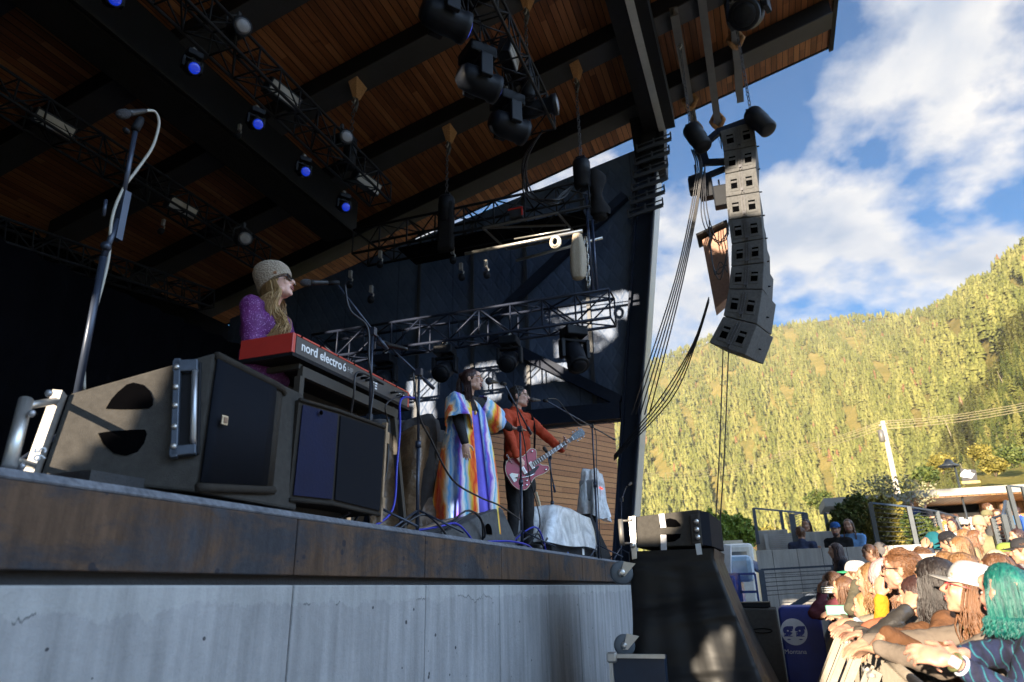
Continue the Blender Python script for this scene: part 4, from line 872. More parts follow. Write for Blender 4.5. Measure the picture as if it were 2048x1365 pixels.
# ---------------------------------------------------------------- microphone stands
M_stand = mat('black_stand_tube', (.03, .04, .065), .35, .3, .15, 10)
M_mic = mat('microphone_black', (.02, .02, .022), .45, .1)
M_mesh = mat('mic_grille', (.05, .05, .055), .45, .5, .3, 200, .6, 400)
def mic_stand(base, top, boom0, boom1, mic_tip, lb, r=.0125, micr=.024, tele=None, cable_pts=None, micname='microphone'):
    base, top, boom0, boom1 = V(base), V(top), V(boom0), V(boom1)
    o = thing('microphone_stand', base, lb, 'microphone stand')
    b = MB(); b.tube(base, base+(top-base)*.55, r, n=10); b.tube(base+(top-base)*.52, base+(top-base)*.56, r*1.6, n=10); b.tube(base+(top-base)*.55, top, r*.72, n=10); b.build('pole', M_stand, o)
    for k in range(3):
        a = 2.1*k+.4; b = MB(); b.tube(base+V((0, 0, .16)), base+V((.30*cos(a), .30*sin(a), .012)), .008, n=6); b.build('leg', M_stand, o)
    if (boom1-boom0).length > .05:
        b = MB(); b.tube(boom0, boom1, r*.62, n=8); b.tube(boom0, boom0+(boom1-boom0).normalized()*.10, r*1.1, n=8); b.box(top, (.045, .035, .05)); b.build('boom', M_stand, o)
    d = (V(mic_tip)-boom1).normalized()
    b = MB(); b.tube(boom1-d*.02, boom1+d*.05, r*1.3, n=10); b.build('clip', M_black, o)
    m_ = thing('microphone', boom1, micname, 'microphone')
    b = MB(); b.lathe([(.010, -.16), (.013, -.14), (.018, -.03), (.021, 0)], V(mic_tip)-d*.05, d, 14); b.build('handle', M_mic, m_)
    b = MB(); b.lathe([(.020, 0), (micr, .012), (micr*1.04, .03), (micr*.85, .05), (micr*.45, .06), (.002, .062)], V(mic_tip)-d*.05, d, 16); b.build('head', M_mesh, m_)
    return o
X = -2.12
# tall stand far left with an overhead microphone
bx = -2.75
def axx(px, py, x=bx): return ax(px, py, x)
o = thing('tall_microphone_stand', axx(160, 760), 'tall blue-grey microphone stand rising over the nearest loudspeaker at the left', 'microphone stand')
b = MB(); b.tube(axx(152, 800), axx(207, 515), .016, n=12); b.build('lower_tube', M_stand, o)
b = MB(); b.tube(axx(207, 515), axx(236, 440), .014, n=12); b.build('middle_tube', M_stand, o)
b = MB(); b.beam(axx(233, 480), axx(252, 385), .035, .035, (0, 1, 0)); b.lathe([(.012, 0), (.02, .01), (.02, .04)], axx(217, 500), (.4, -1, .2), 10); b.build('clutch', M_stand, o)
b = MB(); b.tube(axx(243, 410), axx(272, 256), .012, n=10); b.tube(axx(212, 400), axx(207, 432), .008, n=8); b.build('upper_tube', M_alu if False else M_stand, o)
b = MB(); b.lathe([(.018, 0), (.022, .02), (.022, .06), (.015, .09)], axx(269, 262), (.1, .2, 1), 12); b.lathe([(.012, 0), (.016, .01), (.012, .03)], axx(256, 266), (.3, -1, 0), 10); b.build('swivel', M_black, o)
for s_ in range(3):
    a = s_*2.1+.5; f = axx(152, 800); b = MB(); b.tube(V((f.x, f.y, 2.2)), V((f.x+.35*cos(a), f.y+.35*sin(a), DZ+.01)), .010, n=6); b.build('leg', M_stand, o)
m_ = thing('microphone', axx(260, 230), 'microphone lying level on top of the tall stand at the left', 'microphone')
b = MB(); p, q = axx(292, 222), axx(233, 231); d = (q-p).normalized(); b.lathe([(.010, 0), (.013, .02), (.018, .10), (.020, .13)], p, d, 14); b.build('handle', M_mic, m_)
b = MB(); b.lathe([(.020, .13), (.025, .14), (.026, .17), (.020, .19), (.004, .20)], p, d, 14); b.build('head', M_mesh, m_)
cable('microphone_cable', 'pale microphone cable looping from the top of the tall stand at the left', [axx(292, 222), axx(310, 224), axx(318, 245), axx(312, 275), axx(302, 300), axx(285, 325), axx(268, 348), axx(250, 372), axx(232, 410), axx(222, 450), axx(218, 510), axx(205, 570), axx(172, 690), axx(168, 780)], .0075, mat('pale_cable', (.35, .33, .28), .5))
# keyboard singer's stand
mic_stand((-2.19, ax(742, 850, -2.19).y, DZ), ax(745, 664, -2.2), ax(775, 700, -2.15), ax(672, 566, -2.36), ax(604, 566, -2.50), 'microphone stand in front of the keyboard, boom reaching to the beanie singer', micname='microphone at the mouth of the woman in the beanie')
for dx in (-.012, .014): 
    pass
cable('microphone_cable', 'cable wound down the microphone stand in front of the keyboard', [ax(690, 570, -2.3), ax(700, 620, -2.25), ax(735, 655, -2.2), ax(738, 720, -2.17), ax(746, 780, -2.17), ax(740, 850, -2.17), (-2.17, ax(742, 850, -2.19).y, DZ+.02)], .007)
# second stand, right of the keyboard
b0 = V((-2.14, ax(835, 1055, -2.14).y, DZ))
mic_stand(b0, ax(838, 745, -2.14), ax(868, 778, -2.10), ax(775, 690, -2.3), ax(757, 686, -2.36), 'microphone stand right of the keyboard, boom folded to the left', micname='small microphone on the boom right of the keyboard')
cable('microphone_cable', 'loose black cable swinging from the stand right of the keyboard to the floor wedge', [ax(826, 745, -2.14), ax(838, 830, -2.12), ax(862, 880, -2.12), ax(905, 960, -2.10), ax(960, 995, -2.08), ax(1000, 1012, -2.06), ax(1040, 1040, -2.10)], .0075)
# singer's stand
sb = V((-2.10, ax(1044, 1080, -2.10).y, DZ))
mic_stand(sb, ax(1040, 858, -2.10), ax(1062, 868, -2.10), ax(1008, 768, -2.14), ax(976, 762, -2.16), 'microphone stand in front of the singer in the tie-dye robe', r=.014, micr=.034, micname='fat black microphone at the mouth of the singer in tie-dye')
cable('microphone_cable', 'black cable falling beside the tie-dye singer microphone stand', [ax(1030, 770, -2.14), ax(1037, 790, -2.1), ax(1034, 820, -2.1), ax(1048, 880, -2.1), ax(1060, 960, -2.1), ax(1080, 1050, -2.15), (-2.3, 6.6, DZ+.01)], .006)
# guitarist's stand, standing farther away
gb_ = V((-2.03, 8.4, DZ)); gt_ = ax(1184, 852, -1.99)
mic_stand((gt_.x-.02, gt_.y, DZ), gt_, ax(1230, 880, -1.90), ax(1092, 802, -2.12), ax(1063, 800, -2.17), 'microphone stand whose long boom reaches left to the guitarist', r=.014, micname='dark microphone in front of the guitarist')
cable('microphone_cable', 'cable curling along the boom of the guitarist microphone stand', [ax(1095, 798, -2.1), ax(1115, 800, -2.07), ax(1135, 825, -2.04), ax(1160, 850, -2.0), ax(1190, 860, -1.98), ax(1194, 960, -1.97), (gt_.x, gt_.y+.05, DZ)], .006)
q = ax(1105, 995, -2.5); mic_stand((q.x, q.y, DZ), ax(1100, 915, -2.5), ax(1110, 985, -2.48), ax(1094, 905, -2.5), ax(1088, 896, -2.5), 'short microphone stand behind the guitar body, yellow tape on it', r=.014, micname='small microphone on the short stand behind the guitar')
q = ax(1236, 1040, -1.95); mic_stand((q.x, q.y, DZ), ax(1243, 1000, -1.95), ax(1243, 1000, -1.95), ax(1252, 975, -1.93), ax(1262, 967, -1.92), 'thin gooseneck stand right of the plastic-wrapped gear', r=.009, micname='small microphone on the gooseneck at the right end of the stage')
# ---------------------------------------------------------------- floor wedge and wrapped gear
def wedge(A, B, T, dep, lb, m=M_cab, grp=None, port=True):
    """A,B: bottom corners of the side facing the camera, T: peak; dep: vector away"""
    A, B, T, dep = V(A), V(B), V(T), V(dep); o = thing('floor_monitor', (A+B)/2, lb, 'monitor speaker', grp)
    u = (B-A).normalized(); T2 = T+u*.07+V((0, 0, -.015)); P = [A, B, B+V((0, 0, .08))+u*.02, T2, T, A+V((0, 0, .03))-u*.01]
    n = len(P); m_ = MB(); m_.add(P+[p+dep for p in P], [tuple(range(n-1, -1, -1)), tuple(range(n, 2*n))]+[(i, (i+1) % n, n+(i+1) % n, n+i) for i in range(n)]); bd = m_.build('cabinet', m, o, bevel=.014)
    if port:
        c = A+(B-A)*.56+V((0, 0, .075)); nrm = u.cross(V((0, 0, 1))).normalized()
        if nrm.dot(CAM-c) < 0: nrm = -nrm
        pl = [(.085*cos(a), .085*sin(a)*.95) for a in [pi*k/12 for k in range(13)]]; m_ = MB(); m_.prism(pl, c+nrm*.003, u, (0, 0, 1), nrm*.002); m_.build('handle_hole', M_hole, bd)
    return o
w0, w1, wt_ = ax(905, 1088, -2.03), ax(1054, 1108, -2.03), ax(1000, 1014, -2.13)
wedge((-2.10, w0.y, DZ+.002), (-2.10, w1.y-.1, DZ+.002), wt_, (-.42, .12, 0), 'black floor wedge monitor at the feet of the singer, top corner sunlit', M_cab2)
def plastic():
    k = NB('clear_plastic_sheet'); v = k.map((1, 1, 1)); n = k.noise(v, 5, 8, .7, 1.5); n2 = k.noise(k.map((3, 1, 1)), 3, 6, .6, 2)
    k.col(k.ramp(n, [(.3, (.74, .78, .84)), (.7, (.94, .96, .98))])); k.set(rough=.22, spec=.6, alpha=k.ramp(n2, [(.35, (.55, .55, .55)), (.65, (.95, .95, .95))])); k.bump(k.math('ADD', n, n2), .6, .03); return k.m
M_plastic = plastic()
def drape_over(o, name, c, hx, hy, z0, z1, m, seed=0, taper=.88, wr=.03, skirt=.06, R=None, n=44):
    """sheet thrown over a box: rounded top, folds down the sides"""
    r_ = random.Random(seed); ph = [r_.uniform(0, 6) for _ in range(6)]; P = []
    c = V(c)
    for i in range(15):
        t = i/14; row = []
        for j in range(n+1):
            a = 2*pi*j/n; ca, sa = cos(a), sin(a); s_ = 1/max(abs(ca), abs(sa)); s_ = s_**.82
            if t < .4: k = (t/.4)**.8*taper; z = z1+.01*sin(5*a+ph[0])*k+wr*.3*sin(9*t+3*a)
            else:
                q = (t-.4)/.6; k = taper+(1-taper)*q+skirt*q*(1+.8*sin(7*a+ph[1])+.5*sin(13*a+ph[2])); z = z1-(z1-z0)*q*(1+.04*sin(4*a+ph[3])*q)
            k *= 1+(wr/max(hx, hy))*(sin(11*a+ph[4]+3*t)*.4+sin(5*a+7*t+ph[5])*.5)*min(1, t*1.5)
            p = V((hx*ca*s_*k, hy*sa*s_*k, 0)); 
            if R: p = R @ p
            row.append((c.x+p.x, c.y+p.y, z))
        P.append(row)
    b = MB(); b.grid(P); ob = b.build(name, m, o, norm=True); return ob
pc = V((-2.32, 8.0, DZ)); o = thing('wrapped_wedge', pc, 'black monitor under a translucent plastic sheet at the right end of the stage', 'monitor speaker')
b = MB(); b.bb((-2.50, 6.95, DZ+.002), (-2.10, 8.75, DZ+.115)); b.build('base_box', M_cab, o, bevel=.01)
b = MB(); b.bb((-2.45, 7.05, DZ+.118), (-2.16, 8.55, DZ+.44)); b.build('cabinet', mat('blue_grey_cabinet', (.10, .13, .17), .6), o, bevel=.04)
b = MB(); b.box((-2.095, 8.2, DZ+.065), (.004, .09, .07)); b.build('badge', M_tag, o)
drape_over(o, 'plastic_sheet', (-2.31, 7.85, 0), .28, .92, DZ+.10, DZ+.50, M_plastic, 3, wr=.05)
pc2 = ax(1185, 985, -2.6); o = thing('wrapped_amplifier_head', pc2, 'small keyboard or amp wrapped in crumpled plastic with red lights showing, above the covered monitor', 'amplifier')
b = MB(); b.box((pc2.x, pc2.y, pc2.z), (.3, .55, .34)); b.build('case', mat('grey_case', (.25, .26, .28), .5), o, bevel=.03)
b = MB(); 
for s_ in (-.08, .0, .08): b.ell(pc2+V((.17, s_-.12, .04)), (.015, .03, .012))
b.build('red_lamp', mat('red_glow', (.6, .05, .03), .4, emit=(1, .08, .04), estr=.6), o)
drape_over(o, 'plastic_sheet', (pc2.x, pc2.y, 0), .24, .40, pc2.z-.42, pc2.z+.34, M_plastic, 8, taper=.55, wr=.09, skirt=-.12)
b = MB(); b.beam((pc2.x, pc2.y, DZ), (pc2.x, pc2.y, pc2.z-.17), .10, .10, (0, 1, 0)); b.build('post', M_black, o)
wq = ax(1240, 1115, -2.03); wedge((-2.12, 9.0, DZ), (-2.12, 9.85, DZ), (-2.2, 9.1, DZ+.60), (-.5, .2, 0), 'dark curved floor monitor at the very end of the stage edge', M_cab, port=False)
# crumpled black and brown covers in the dark behind the second stand
M_brown = mat('brown_tarp', (.16, .10, .055), .35, 0, .5, 6, 1.0, 14, spec=.6)
for px, py, w_, h_, m, lb in ((800, 945, .45, .85, M_brown, 'crumpled shiny brown and black cover over gear behind the keyboard stand'), (868, 985, .30, .75, M_blackcloth, 'dark grey cloth-covered case beside the singer robe'), (820, 890, .38, .5, mat('charcoal_cloth', (.05, .045, .045), .9, 0, .3, 6, .4, 20), 'charcoal cover hump behind the keyboard')):
    c = ax(px, py, -3.1); o = thing('covered_equipment', (c.x, c.y, DZ), lb, 'covered gear')
    b = MB(); b.bb((c.x-w_*.7, c.y-w_*.7, DZ), (c.x+w_*.7, c.y+w_*.7, DZ+h_*.9)); b.build('case', M_black, o); drape_over(o, 'cover', (c.x, c.y, 0), w_, w_, DZ+.03, c.z+h_*.35, m, int(px), wr=.16, skirt=.1)
b = MB(); P = []
for i in range(12):
    P.append([V((-3.2-.03*i, 8.2+4.4*j/30, DZ+.02+.42*sin(pi*i/22)*(1-.3*sin(j*.9))+.03*sin(j*2.3+i))) for j in range(31)])
b.grid(P); tag(b.build('tarp_heap', mat('navy_tarp', (.03, .04, .07), .4, 0, .3, 6, .8, 12)), 'dark navy tarp heap lying along the foot of the cedar wall', 'tarp')
# cables lying on the deck edge
for k, (pts, m, lb) in enumerate((
    ([(-2.2, 3.9, DZ+.01), (-2.1, 4.1, DZ+.13), (-2.06, 4.35, DZ+.02), (-2.2, 4.6, DZ+.01)], M_cable, 'black cable arching over the deck edge left of the wedge'),
    ([(-2.25, 4.0, DZ+.01), (-2.08, 4.25, DZ+.06), (-2.05, 4.5, DZ+.10), (-2.07, 4.8, DZ+.02), (-2.2, 5.1, DZ+.01)], M_bluecab, 'blue cable lying on the deck edge left of the wedge'),
    ([(-2.2, 4.5, DZ+.01), (-2.05, 4.65, DZ+.2), (-2.05, 4.95, DZ+.16), (-2.1, 5.1, DZ+.01)], M_cable, 'high loop of black cable beside the floor wedge'),
    ([(-2.2, 4.4, DZ+.01), (-2.06, 4.6, DZ+.14), (-2.04, 4.85, DZ+.2), (-2.06, 5.05, DZ+.05), (-2.3, 5.3, DZ+.01)], M_cable, 'second loop of black cable beside the floor wedge'),
    ([(-2.1, 5.2, DZ+.02), (-2.02, 5.5, DZ+.035), (-2.02, 5.9, DZ+.03), (-2.1, 6.3, DZ+.02)], M_bluecab, 'blue cable in front of the floor wedge'),
    ([(-2.2, 6.0, DZ+.01), (-2.05, 6.3, DZ+.15), (-2.05, 6.5, DZ+.05), (-2.1, 6.8, DZ+.14), (-2.2, 7.1, DZ+.01)], M_cable, 'tangled black cable between the wedge and the wrapped monitor'),
    ([(-2.3, 6.1, DZ+.01), (-2.1, 6.4, DZ+.22), (-2.06, 6.6, DZ+.02), (-2.2, 6.9, DZ+.01)], M_bluecab, 'blue cable among the tangle right of the wedge'))):
    cable('deck_cable', lb, pts, .008, m, 'cables lying on the deck edge')
# second guitar on its stand
ga, gbm = ax(1072, 985, -2.45), ax(1100, 1085, -2.30)
o = thing('spare_guitar', gbm, 'spare blue electric guitar leaning on a stand behind the wrapped monitor', 'guitar')
b = MB(); b.beam(ga, gbm, .05, .02, (1, 0, 0)); b.build('neck', mat('maple', (.45, .36, .26), .4), o)
b = MB(); d = (gbm-ga).normalized(); b.ell(gbm+d*.03, (.16, .05, .15)); b.ell(gbm+d*.20, (.18, .05, .17)); b.build('body', mat('guitar_blue', (.03, .08, .28), .2, 0, .1, 5, coat=.6), o)
b = MB()
for k in range(10): b.box(ga+(gbm-ga)*(k/10)+V((.014, -.008, 0)), (.004, .052, .006))
b.build('frets', M_glint, o)
b = MB(); b.ell(ga-d*.08, (.02, .05, .09)); b.build('headstock', M_black, o)
# ================================================================== PEOPLE
def tmpmesh(b):
    me = bpy.data.meshes.new('t'); me.from_pydata(b.v, [], b.f); return me
def blobmesh(b, voxel, smooth=3, disp=0, dscale=.08):
    """union of the closed shapes in b as one continuous skin"""
    me = tmpmesh(b); ob = bpy.data.objects.new('t', me); COL.objects.link(ob)
    m = ob.modifiers.new('r', 'REMESH'); m.mode = 'VOXEL'; m.voxel_size = voxel; m.use_smooth_shade = True
    if smooth: m2 = ob.modifiers.new('s', 'SMOOTH'); m2.factor = .5; m2.iterations = smooth
    if disp:
        tx = bpy.data.textures.get('folds%g' % dscale) or bpy.data.textures.new('folds%g' % dscale, 'CLOUDS'); tx.noise_scale = dscale; tx.noise_depth = 2
        m3 = ob.modifiers.new('d', 'DISPLACE'); m3.texture = tx; m3.strength = disp; m3.mid_level = .5; m3.texture_coords = 'LOCAL'
    dg = bpy.context.evaluated_depsgraph_get(); out = bpy.data.meshes.new_from_object(ob.evaluated_get(dg))
    bpy.data.objects.remove(ob); bpy.data.meshes.remove(me); return out
def cap(b, p0, p1, r0, r1, n=10):
    p0, p1 = V(p0), V(p1); d = p1-p0; L = d.length
    if L < 1e-5: b.ell(p0, r0); return
    d.normalize(); pr = [(.001, -r0)]
    for k in range(1, 4): a = pi/2*(1-k/4); pr.append((r0*cos(a), -r0*sin(a)))
    pr.append((r0, 0)); pr.append((r1, L))
    for k in range(1, 4): a = pi/2*k/4; pr.append((r1*cos(a), L+r1*sin(a)))
    pr.append((.001, L+r1)); b.lathe(pr, p0, d, n)
def skin(name, c):
    k = NB(name); n = k.noise(k.map((1, 1, 1)), 9, 5, .6); n2 = k.noise(k.map((1, 1, 1)), 120, 3, .6)
    k.col(k.ramp(n, [(.3, tuple(x*.86*q for x, q in zip(c, (1, .92, .9)))), (.7, c)])); k.set(rough=.48, spec=.35); k.b.inputs['Subsurface Weight'].default_value = .08; k.b.inputs['Subsurface Radius'].default_value = (.02, .008, .004)
    k.bump(n2, .15, .003); return k.m
S_LIGHT = skin('light_skin', (.46, .27, .18)); S_TAN = skin('tan_skin', (.40, .23, .15)); S_BROWN = skin('brown_skin', (.32, .17, .10)); S_PINK = skin('pink_skin', (.48, .25, .18))
def hairmat(name, c0, c1):
    k = NB(name); n = k.noise(k.map((30, 30, 3)), 3, 5, .7); k.col(k.ramp(n, [(.3, c0), (.7, c1)])); k.set(rough=.38, spec=.45); k.bump(n, .7, .01); return k.m
H_BLOND = hairmat('golden_hair', (.20, .11, .04), (.46, .30, .13)); H_BROWN = hairmat('brown_hair', (.05, .022, .012), (.16, .075, .035)); H_BLACK = hairmat('black_hair', (.006, .005, .006), (.03, .022, .02))
H_GINGER = hairmat('ginger_hair', (.075, .032, .014), (.21, .095, .042)); H_TEAL = hairmat('teal_hair', (.0, .025, .04), (.015, .17, .13)); H_SAND = hairmat('sandy_hair', (.11, .05, .02), (.27, .15, .065)); H_DARK = hairmat('dark_brown_hair', (.018, .008, .008), (.07, .032, .028))
M_eyew = mat('eye_white', (.38, .35, .33), .3); M_dkeye = mat('dark_iris', (.03, .02, .015), .15); M_lip = mat('lip_red', (.42, .13, .11), .4); M_mouth = mat('mouth_dark', (.05, .01, .01), .6)
M_glass = mat('sunglass_lens', (.01, .01, .012), .08, coat=1); M_frame = mat('spectacle_frame', (.12, .07, .04), .3, .2)
def cloth(name, c, rough=.85, var=.18, bump=.5, bs=22, vs=6, spec=.2, dirt=None): return mat(name, c, rough, 0, var, vs, bump, bs, spec=spec, dirt=dirt)
def head_blobs(b, C, F, s=1.0, nose=1.0):
    """C centre, F 3x3 frame (right, forward, up)"""
    def P(x, y, z): return C+F @ V((x*s, y*s, z*s))
    def E(c, r, n=(14, 10)): b.ell(P(*c), [q*s for q in r], F, *n)
    E((0, -.012, .035), (.073, .093, .083), (18, 12)); E((0, .026, -.020), (.062, .066, .082), (16, 12)); E((0, .044, -.066), (.042, .040, .040)); E((0, .066, -.092), (.020, .017, .017))
    E((0, .072, .030), (.050, .020, .016)); E((0, .070, .055), (.052, .022, .030))
    for k in (-1, 1): E((.034*k, .070, -.018), (.022, .018, .024)); E((.047*k, .016, -.062), (.018, .035, .024))
    cap(b, P(0, .086, .018), P(0, .110*1.0, -.020), .008*s, .0125*s*nose, 8); E((0, .100, -.024), (.016, .011, .009))
    E((0, .084, -.049), (.024, .012, .008)); E((0, .081, -.063), (.021, .012, .008))
    for k in (-1, 1): E((.074*k, -.006, -.002), (.009, .019, .029)); E((.077*k, -.012, .012), (.008, .012, .016))
def face_parts(o, body, C, F, s=1.0, mouth=0.0, eyes=True, lips=True):
    def P(x, y, z): return C+F @ V((x*s, y*s, z*s))
    if eyes:
        for k in (-1, 1):
            e = MB(); e.ell(P(.031*k, .0735, .008), (.0130*s, .0095*s, .0068*s), F, 10, 8); eb = e.build('eye', M_eyew, body)
            e = MB(); e.ell(P(.032*k, .0805, .008), (.0062*s, .0035*s, .0062*s), F, 8, 6); e.build('iris', M_dkeye, eb)
            e = MB(); e.path([P(.016*k, .088, .024), P(.032*k, .090, .029), P(.048*k, .080, .025)], .0032*s, 5); e.build('eyebrow', H_DARK, body)
    if lips:
        e = MB(); e.path([P(-.022, .089, -.052), P(-.010, .096, -.048-.0*mouth), P(.010, .096, -.048), P(.022, .089, -.052)], .0038*s, 6); e.path([P(-.021, .088, -.056-mouth*.5), P(0, .092, -.062-mouth), P(.021, .088, -.056-mouth*.5)], .0042*s, 6); lp = e.build('lips', M_lip, body)
        if mouth: e = MB(); e.ell(P(0, .086, -.055-mouth*.5), (.017*s, .011*s, .006*s+mouth*.55), F, 12, 8); e.build('mouth', M_mouth, body)
def spectacles(body, C, F, s=1.0, lens=None, frame_=None, size=1.0):
    def P(x, y, z): return C+F @ V((x*s, y*s, z*s))
    e = MB(); fr = frame_ or M_frame
    for k in (-1, 1):
        e.path([P(.033*k+.024*size*cos(a), .100-.004*abs(cos(a)), .006+.019*size*sin(a)) for a in [2*pi*j/16 for j in range(16)]], .0020*s, 5, closed=True)
        e.path([P(.057*k*size, .096, .012), P(.074*k, .060, .014), P(.079*k, .0, .012), P(.076*k, -.025, -.002)], .0022*s, 5)
    e.path([P(-.010, .100, .012), P(0, .102, .014), P(.010, .100, .012)], .0020*s, 5); g_ = e.build('spectacles', fr, body)
    if lens:
        for k in (-1, 1): e = MB(); e.prism([(.024*size*s*cos(a), .0185*size*s*sin(a)) for a in [2*pi*j/16 for j in range(16)]], P(.033*k, .098, .006), F.col[0], F.col[2], F.col[1]*.002); e.build('lens', lens, g_)
def hand_blobs(b, W, D, N, s=1.0, curl=.5, side=1, spread=.12, seed=0):
    """W wrist, D direction of the fingers, N palm normal (palm faces N), side: thumb side sign"""
    W, D, N = V(W), V(D).normalized(), V(N); N = (N-D*N.dot(D)).normalized(); T = D.cross(N)*side
    pc = W+D*.050*s
    b.ell(pc, (.040*s, .052*s, .0150*s), Matrix((T, D, N)).transposed(), 12, 8); cap(b, W-D*.004*s, W+D*.03*s, .0225*s, .024*s)
    for i, (off, ln, r) in enumerate(((.030, .078, .0090), (.0105, .088, .0093), (-.010, .082, .0088), (-.029, .064, .0080))):
        k = W+D*(.086-abs(off-.008)*.22)*s+T*off*s; dd = (D+T*off*spread*12).normalized(); c0 = curl*(.8+.12*i)
        p = k-dd*.02*s; 
        for j, (f_, cc) in enumerate(((.42, .45), (.32, 1.1), (.26, 1.65))):
            a = c0*cc; e_ = dd*cos(a)+N*sin(a); q = (k if j == 0 else p); q0 = p if j else k-dd*.016*s; p2 = q+e_*ln*f_*s; cap(b, q0, p2, r*s*(1-.08*j), r*s*(.93-.08*j), 8); p = p2
    t0 = W+D*.022*s+T*.030*s; t1 = t0+(T*.75+D*.75+N*.35).normalized()*.038*s; t2 = t1+(T*.25+D*.9+N*.5*max(.4, curl)).normalized()*.034*s
    cap(b, t0-T*.012*s, t1, .0145*s, .0115*s, 8); cap(b, t1, t2, .0112*s, .0095*s, 8)
def elbow(S, W, up_, fo, hint):
    S, W = V(S), V(W); d = W-S; L = min(d.length, (up_+fo)*.999); d.normalize(); W = S+d*L
    a = (up_**2-fo**2+L*L)/(2*L); h = sqrt(max(0, up_**2-a*a)); H = V(hint); H = (H-d*H.dot(d))
    if H.length < 1e-4: H = V((0, 0, -1))
    return S+d*a+H.normalized()*h, W
class Person:
    """figure in world space: base point on the floor, yaw (direction faced), h scale 1 = 1.72 m"""
    def __init__(s, base, face, label, scale=1.0, lean=0.0, leanside=0.0, group=None, head=None, look=None, lookup=0.0, roll=0.0, shoulder=0.0, name='person'):
        s.s = scale; s.base = V(base); f = V((face[0], face[1], 0)).normalized(); s.f = f; s.r = f.cross(_z).normalized(); s.o = thing(name, base, label, 'person', group)
        def L(x, y, z): return s.base+s.r*x*scale+f*y*scale+_z*z*scale
        s.L = L; sl = sin(lean); cl = cos(lean); hz = .94
        def T(x, y, z):   # torso points lean about the hip
            h = z-hz; return L(x+leanside*h, y*cl+h*sl, hz+h*cl-y*sl)
        s.T = T; s.hip = L(0, 0, hz); s.chest = T(0, .0, 1.27); s.neck0 = T(0, -.015, 1.45); s.SL = T(-.175, -.01, 1.405+shoulder); s.SR = T(.175, -.01, 1.405)
        lk = V((look[0], look[1], 0)).normalized() if look else f; hf = (lk*cos(lookup)+_z*sin(lookup)); s.F = frame(hf, _z); 
        if roll: s.F = Matrix.Rotation(roll, 3, s.F.col[1]) @ s.F
        s.hc = (V(head) if head is not None else s.T(0, .03, 1.615)+hf*.01)
        s.arms = {}
    def arm(s, side, wrist, hint=(0, 0, -1), hand=None, palm=(0, 0, -1), curl=.5, world=True, thumb=None):
        S = s.SL if side < 0 else s.SR; E, W = elbow(S, wrist, .285*s.s, .255*s.s, hint)
        D = V(hand) if hand is not None else (W-E); D = (D.normalized()+(W-E).normalized()*.6); s.arms[side] = (S, E, W, D.normalized(), V(palm), curl, thumb if thumb is not None else side)
        return s
    def build(s, skinm, voxel=.008, top=None, bottom=None, shoes=None, sleeve=1.0, collar=None, mouth=0.0, face=True, bulk=1.0, legs=True, sit=False, female=False, fold=.02, hoodie=False, open_neck=0.0, topvox=None):
        k = s.s; b = MB(); T, L = s.T, s.L
        head_blobs(b, s.hc, s.F, k*1.0)
        cap(b, s.hc+s.F @ V((0, -.025*k, -.06*k)), s.neck0+V((0, 0, -.02)), .050*k, .056*k, 14)
        # trunk
        sh = .86 if female else 1.0
        b.ell(T(0, 0, 1.27), (.155*k*bulk*sh, .105*k*bulk, .19*k), Matrix((s.r, s.f, _z)).transposed(), 16, 10); b.ell(T(0, 0, 1.06), (.135*k*bulk*sh, .095*k*bulk, .16*k), Matrix((s.r, s.f, _z)).transposed(), 16, 10); b.ell(L(0, 0, .93), (.155*k*bulk, .105*k*bulk, .12*k), Matrix((s.r, s.f, _z)).transposed(), 16, 10)
        cap(b, s.SL+(s.SR-s.SL)*.1, s.SR+(s.SL-s.SR)*.1, .058*k, .058*k)
        for sd, (S, E, W, D, pn, curl, th) in s.arms.items():
            cap(b, S, E, .052*k, .040*k); cap(b, E, W, .040*k, .0235*k); hand_blobs(b, W, D, pn, k*1.0, curl, side=(1 if th > 0 else -1))
        if legs:
            for sd in (-1, 1): kn = L(.10*sd, .03, .50); an = L(.11*sd, .0, .09); cap(b, L(.085*sd, 0, .88), kn, .082*k, .056*k); cap(b, kn, an, .056*k, .038*k); cap(b, an+V((0, 0, -.04)), an+s.f*.15*k+V((0, 0, -.05)), .038*k, .032*k)
        me = blobmesh(b, voxel, 2); me.materials.append(skinm); s.body = bpy.data.objects.new('body', me); COL.objects.link(s.body); attach(s.body, s.o)
        if face: face_parts(s.o, s.body, s.hc, s.F, k, mouth)
        tv = topvox or max(voxel*1.4, .011)
        if top:
            b = MB(); b.ell(T(0, 0, 1.28), (.175*k*bulk*sh, .125*k*bulk, .165*k), Matrix((s.r, s.f, _z)).transposed(), 18, 12); b.ell(T(0, 0, 1.10), (.160*k*bulk*sh, .118*k*bulk, .17*k), Matrix((s.r, s.f, _z)).transposed(), 18, 12); b.ell(L(0, 0, .96), (.178*k*bulk, .126*k*bulk, .11*k), Matrix((s.r, s.f, _z)).transposed(), 18, 10)
            cap(b, s.SL, s.SR, .070*k, .070*k, 12); cap(b, s.neck0+V((0, 0, -.05*k)), s.neck0+V((0, 0, .012*k+.02*(1 if collar else 0))), .085*k, .066*k, 14)
            for sd, (S, E, W, D, pn, curl, th) in s.arms.items():
                cap(b, S, E, .068*k*min(1.15, bulk), .056*k); en = W-(W-E)*.03 if sleeve >= 1 else (E+(W-E)*max(0, (sleeve-.5)*2))
                if sleeve > .5: cap(b, E, en, .056*k, .040*k)
            if hoodie: b.ell(s.neck0-s.f*.07*k+V((0, 0, .0)), (.10*k, .065*k, .075*k), Matrix((s.r, s.f, _z)).transposed())
            me = blobmesh(b, tv, 3, fold, .07); me.materials.append(top); s.top = bpy.data.objects.new('top', me); COL.objects.link(s.top); attach(s.top, s.o)
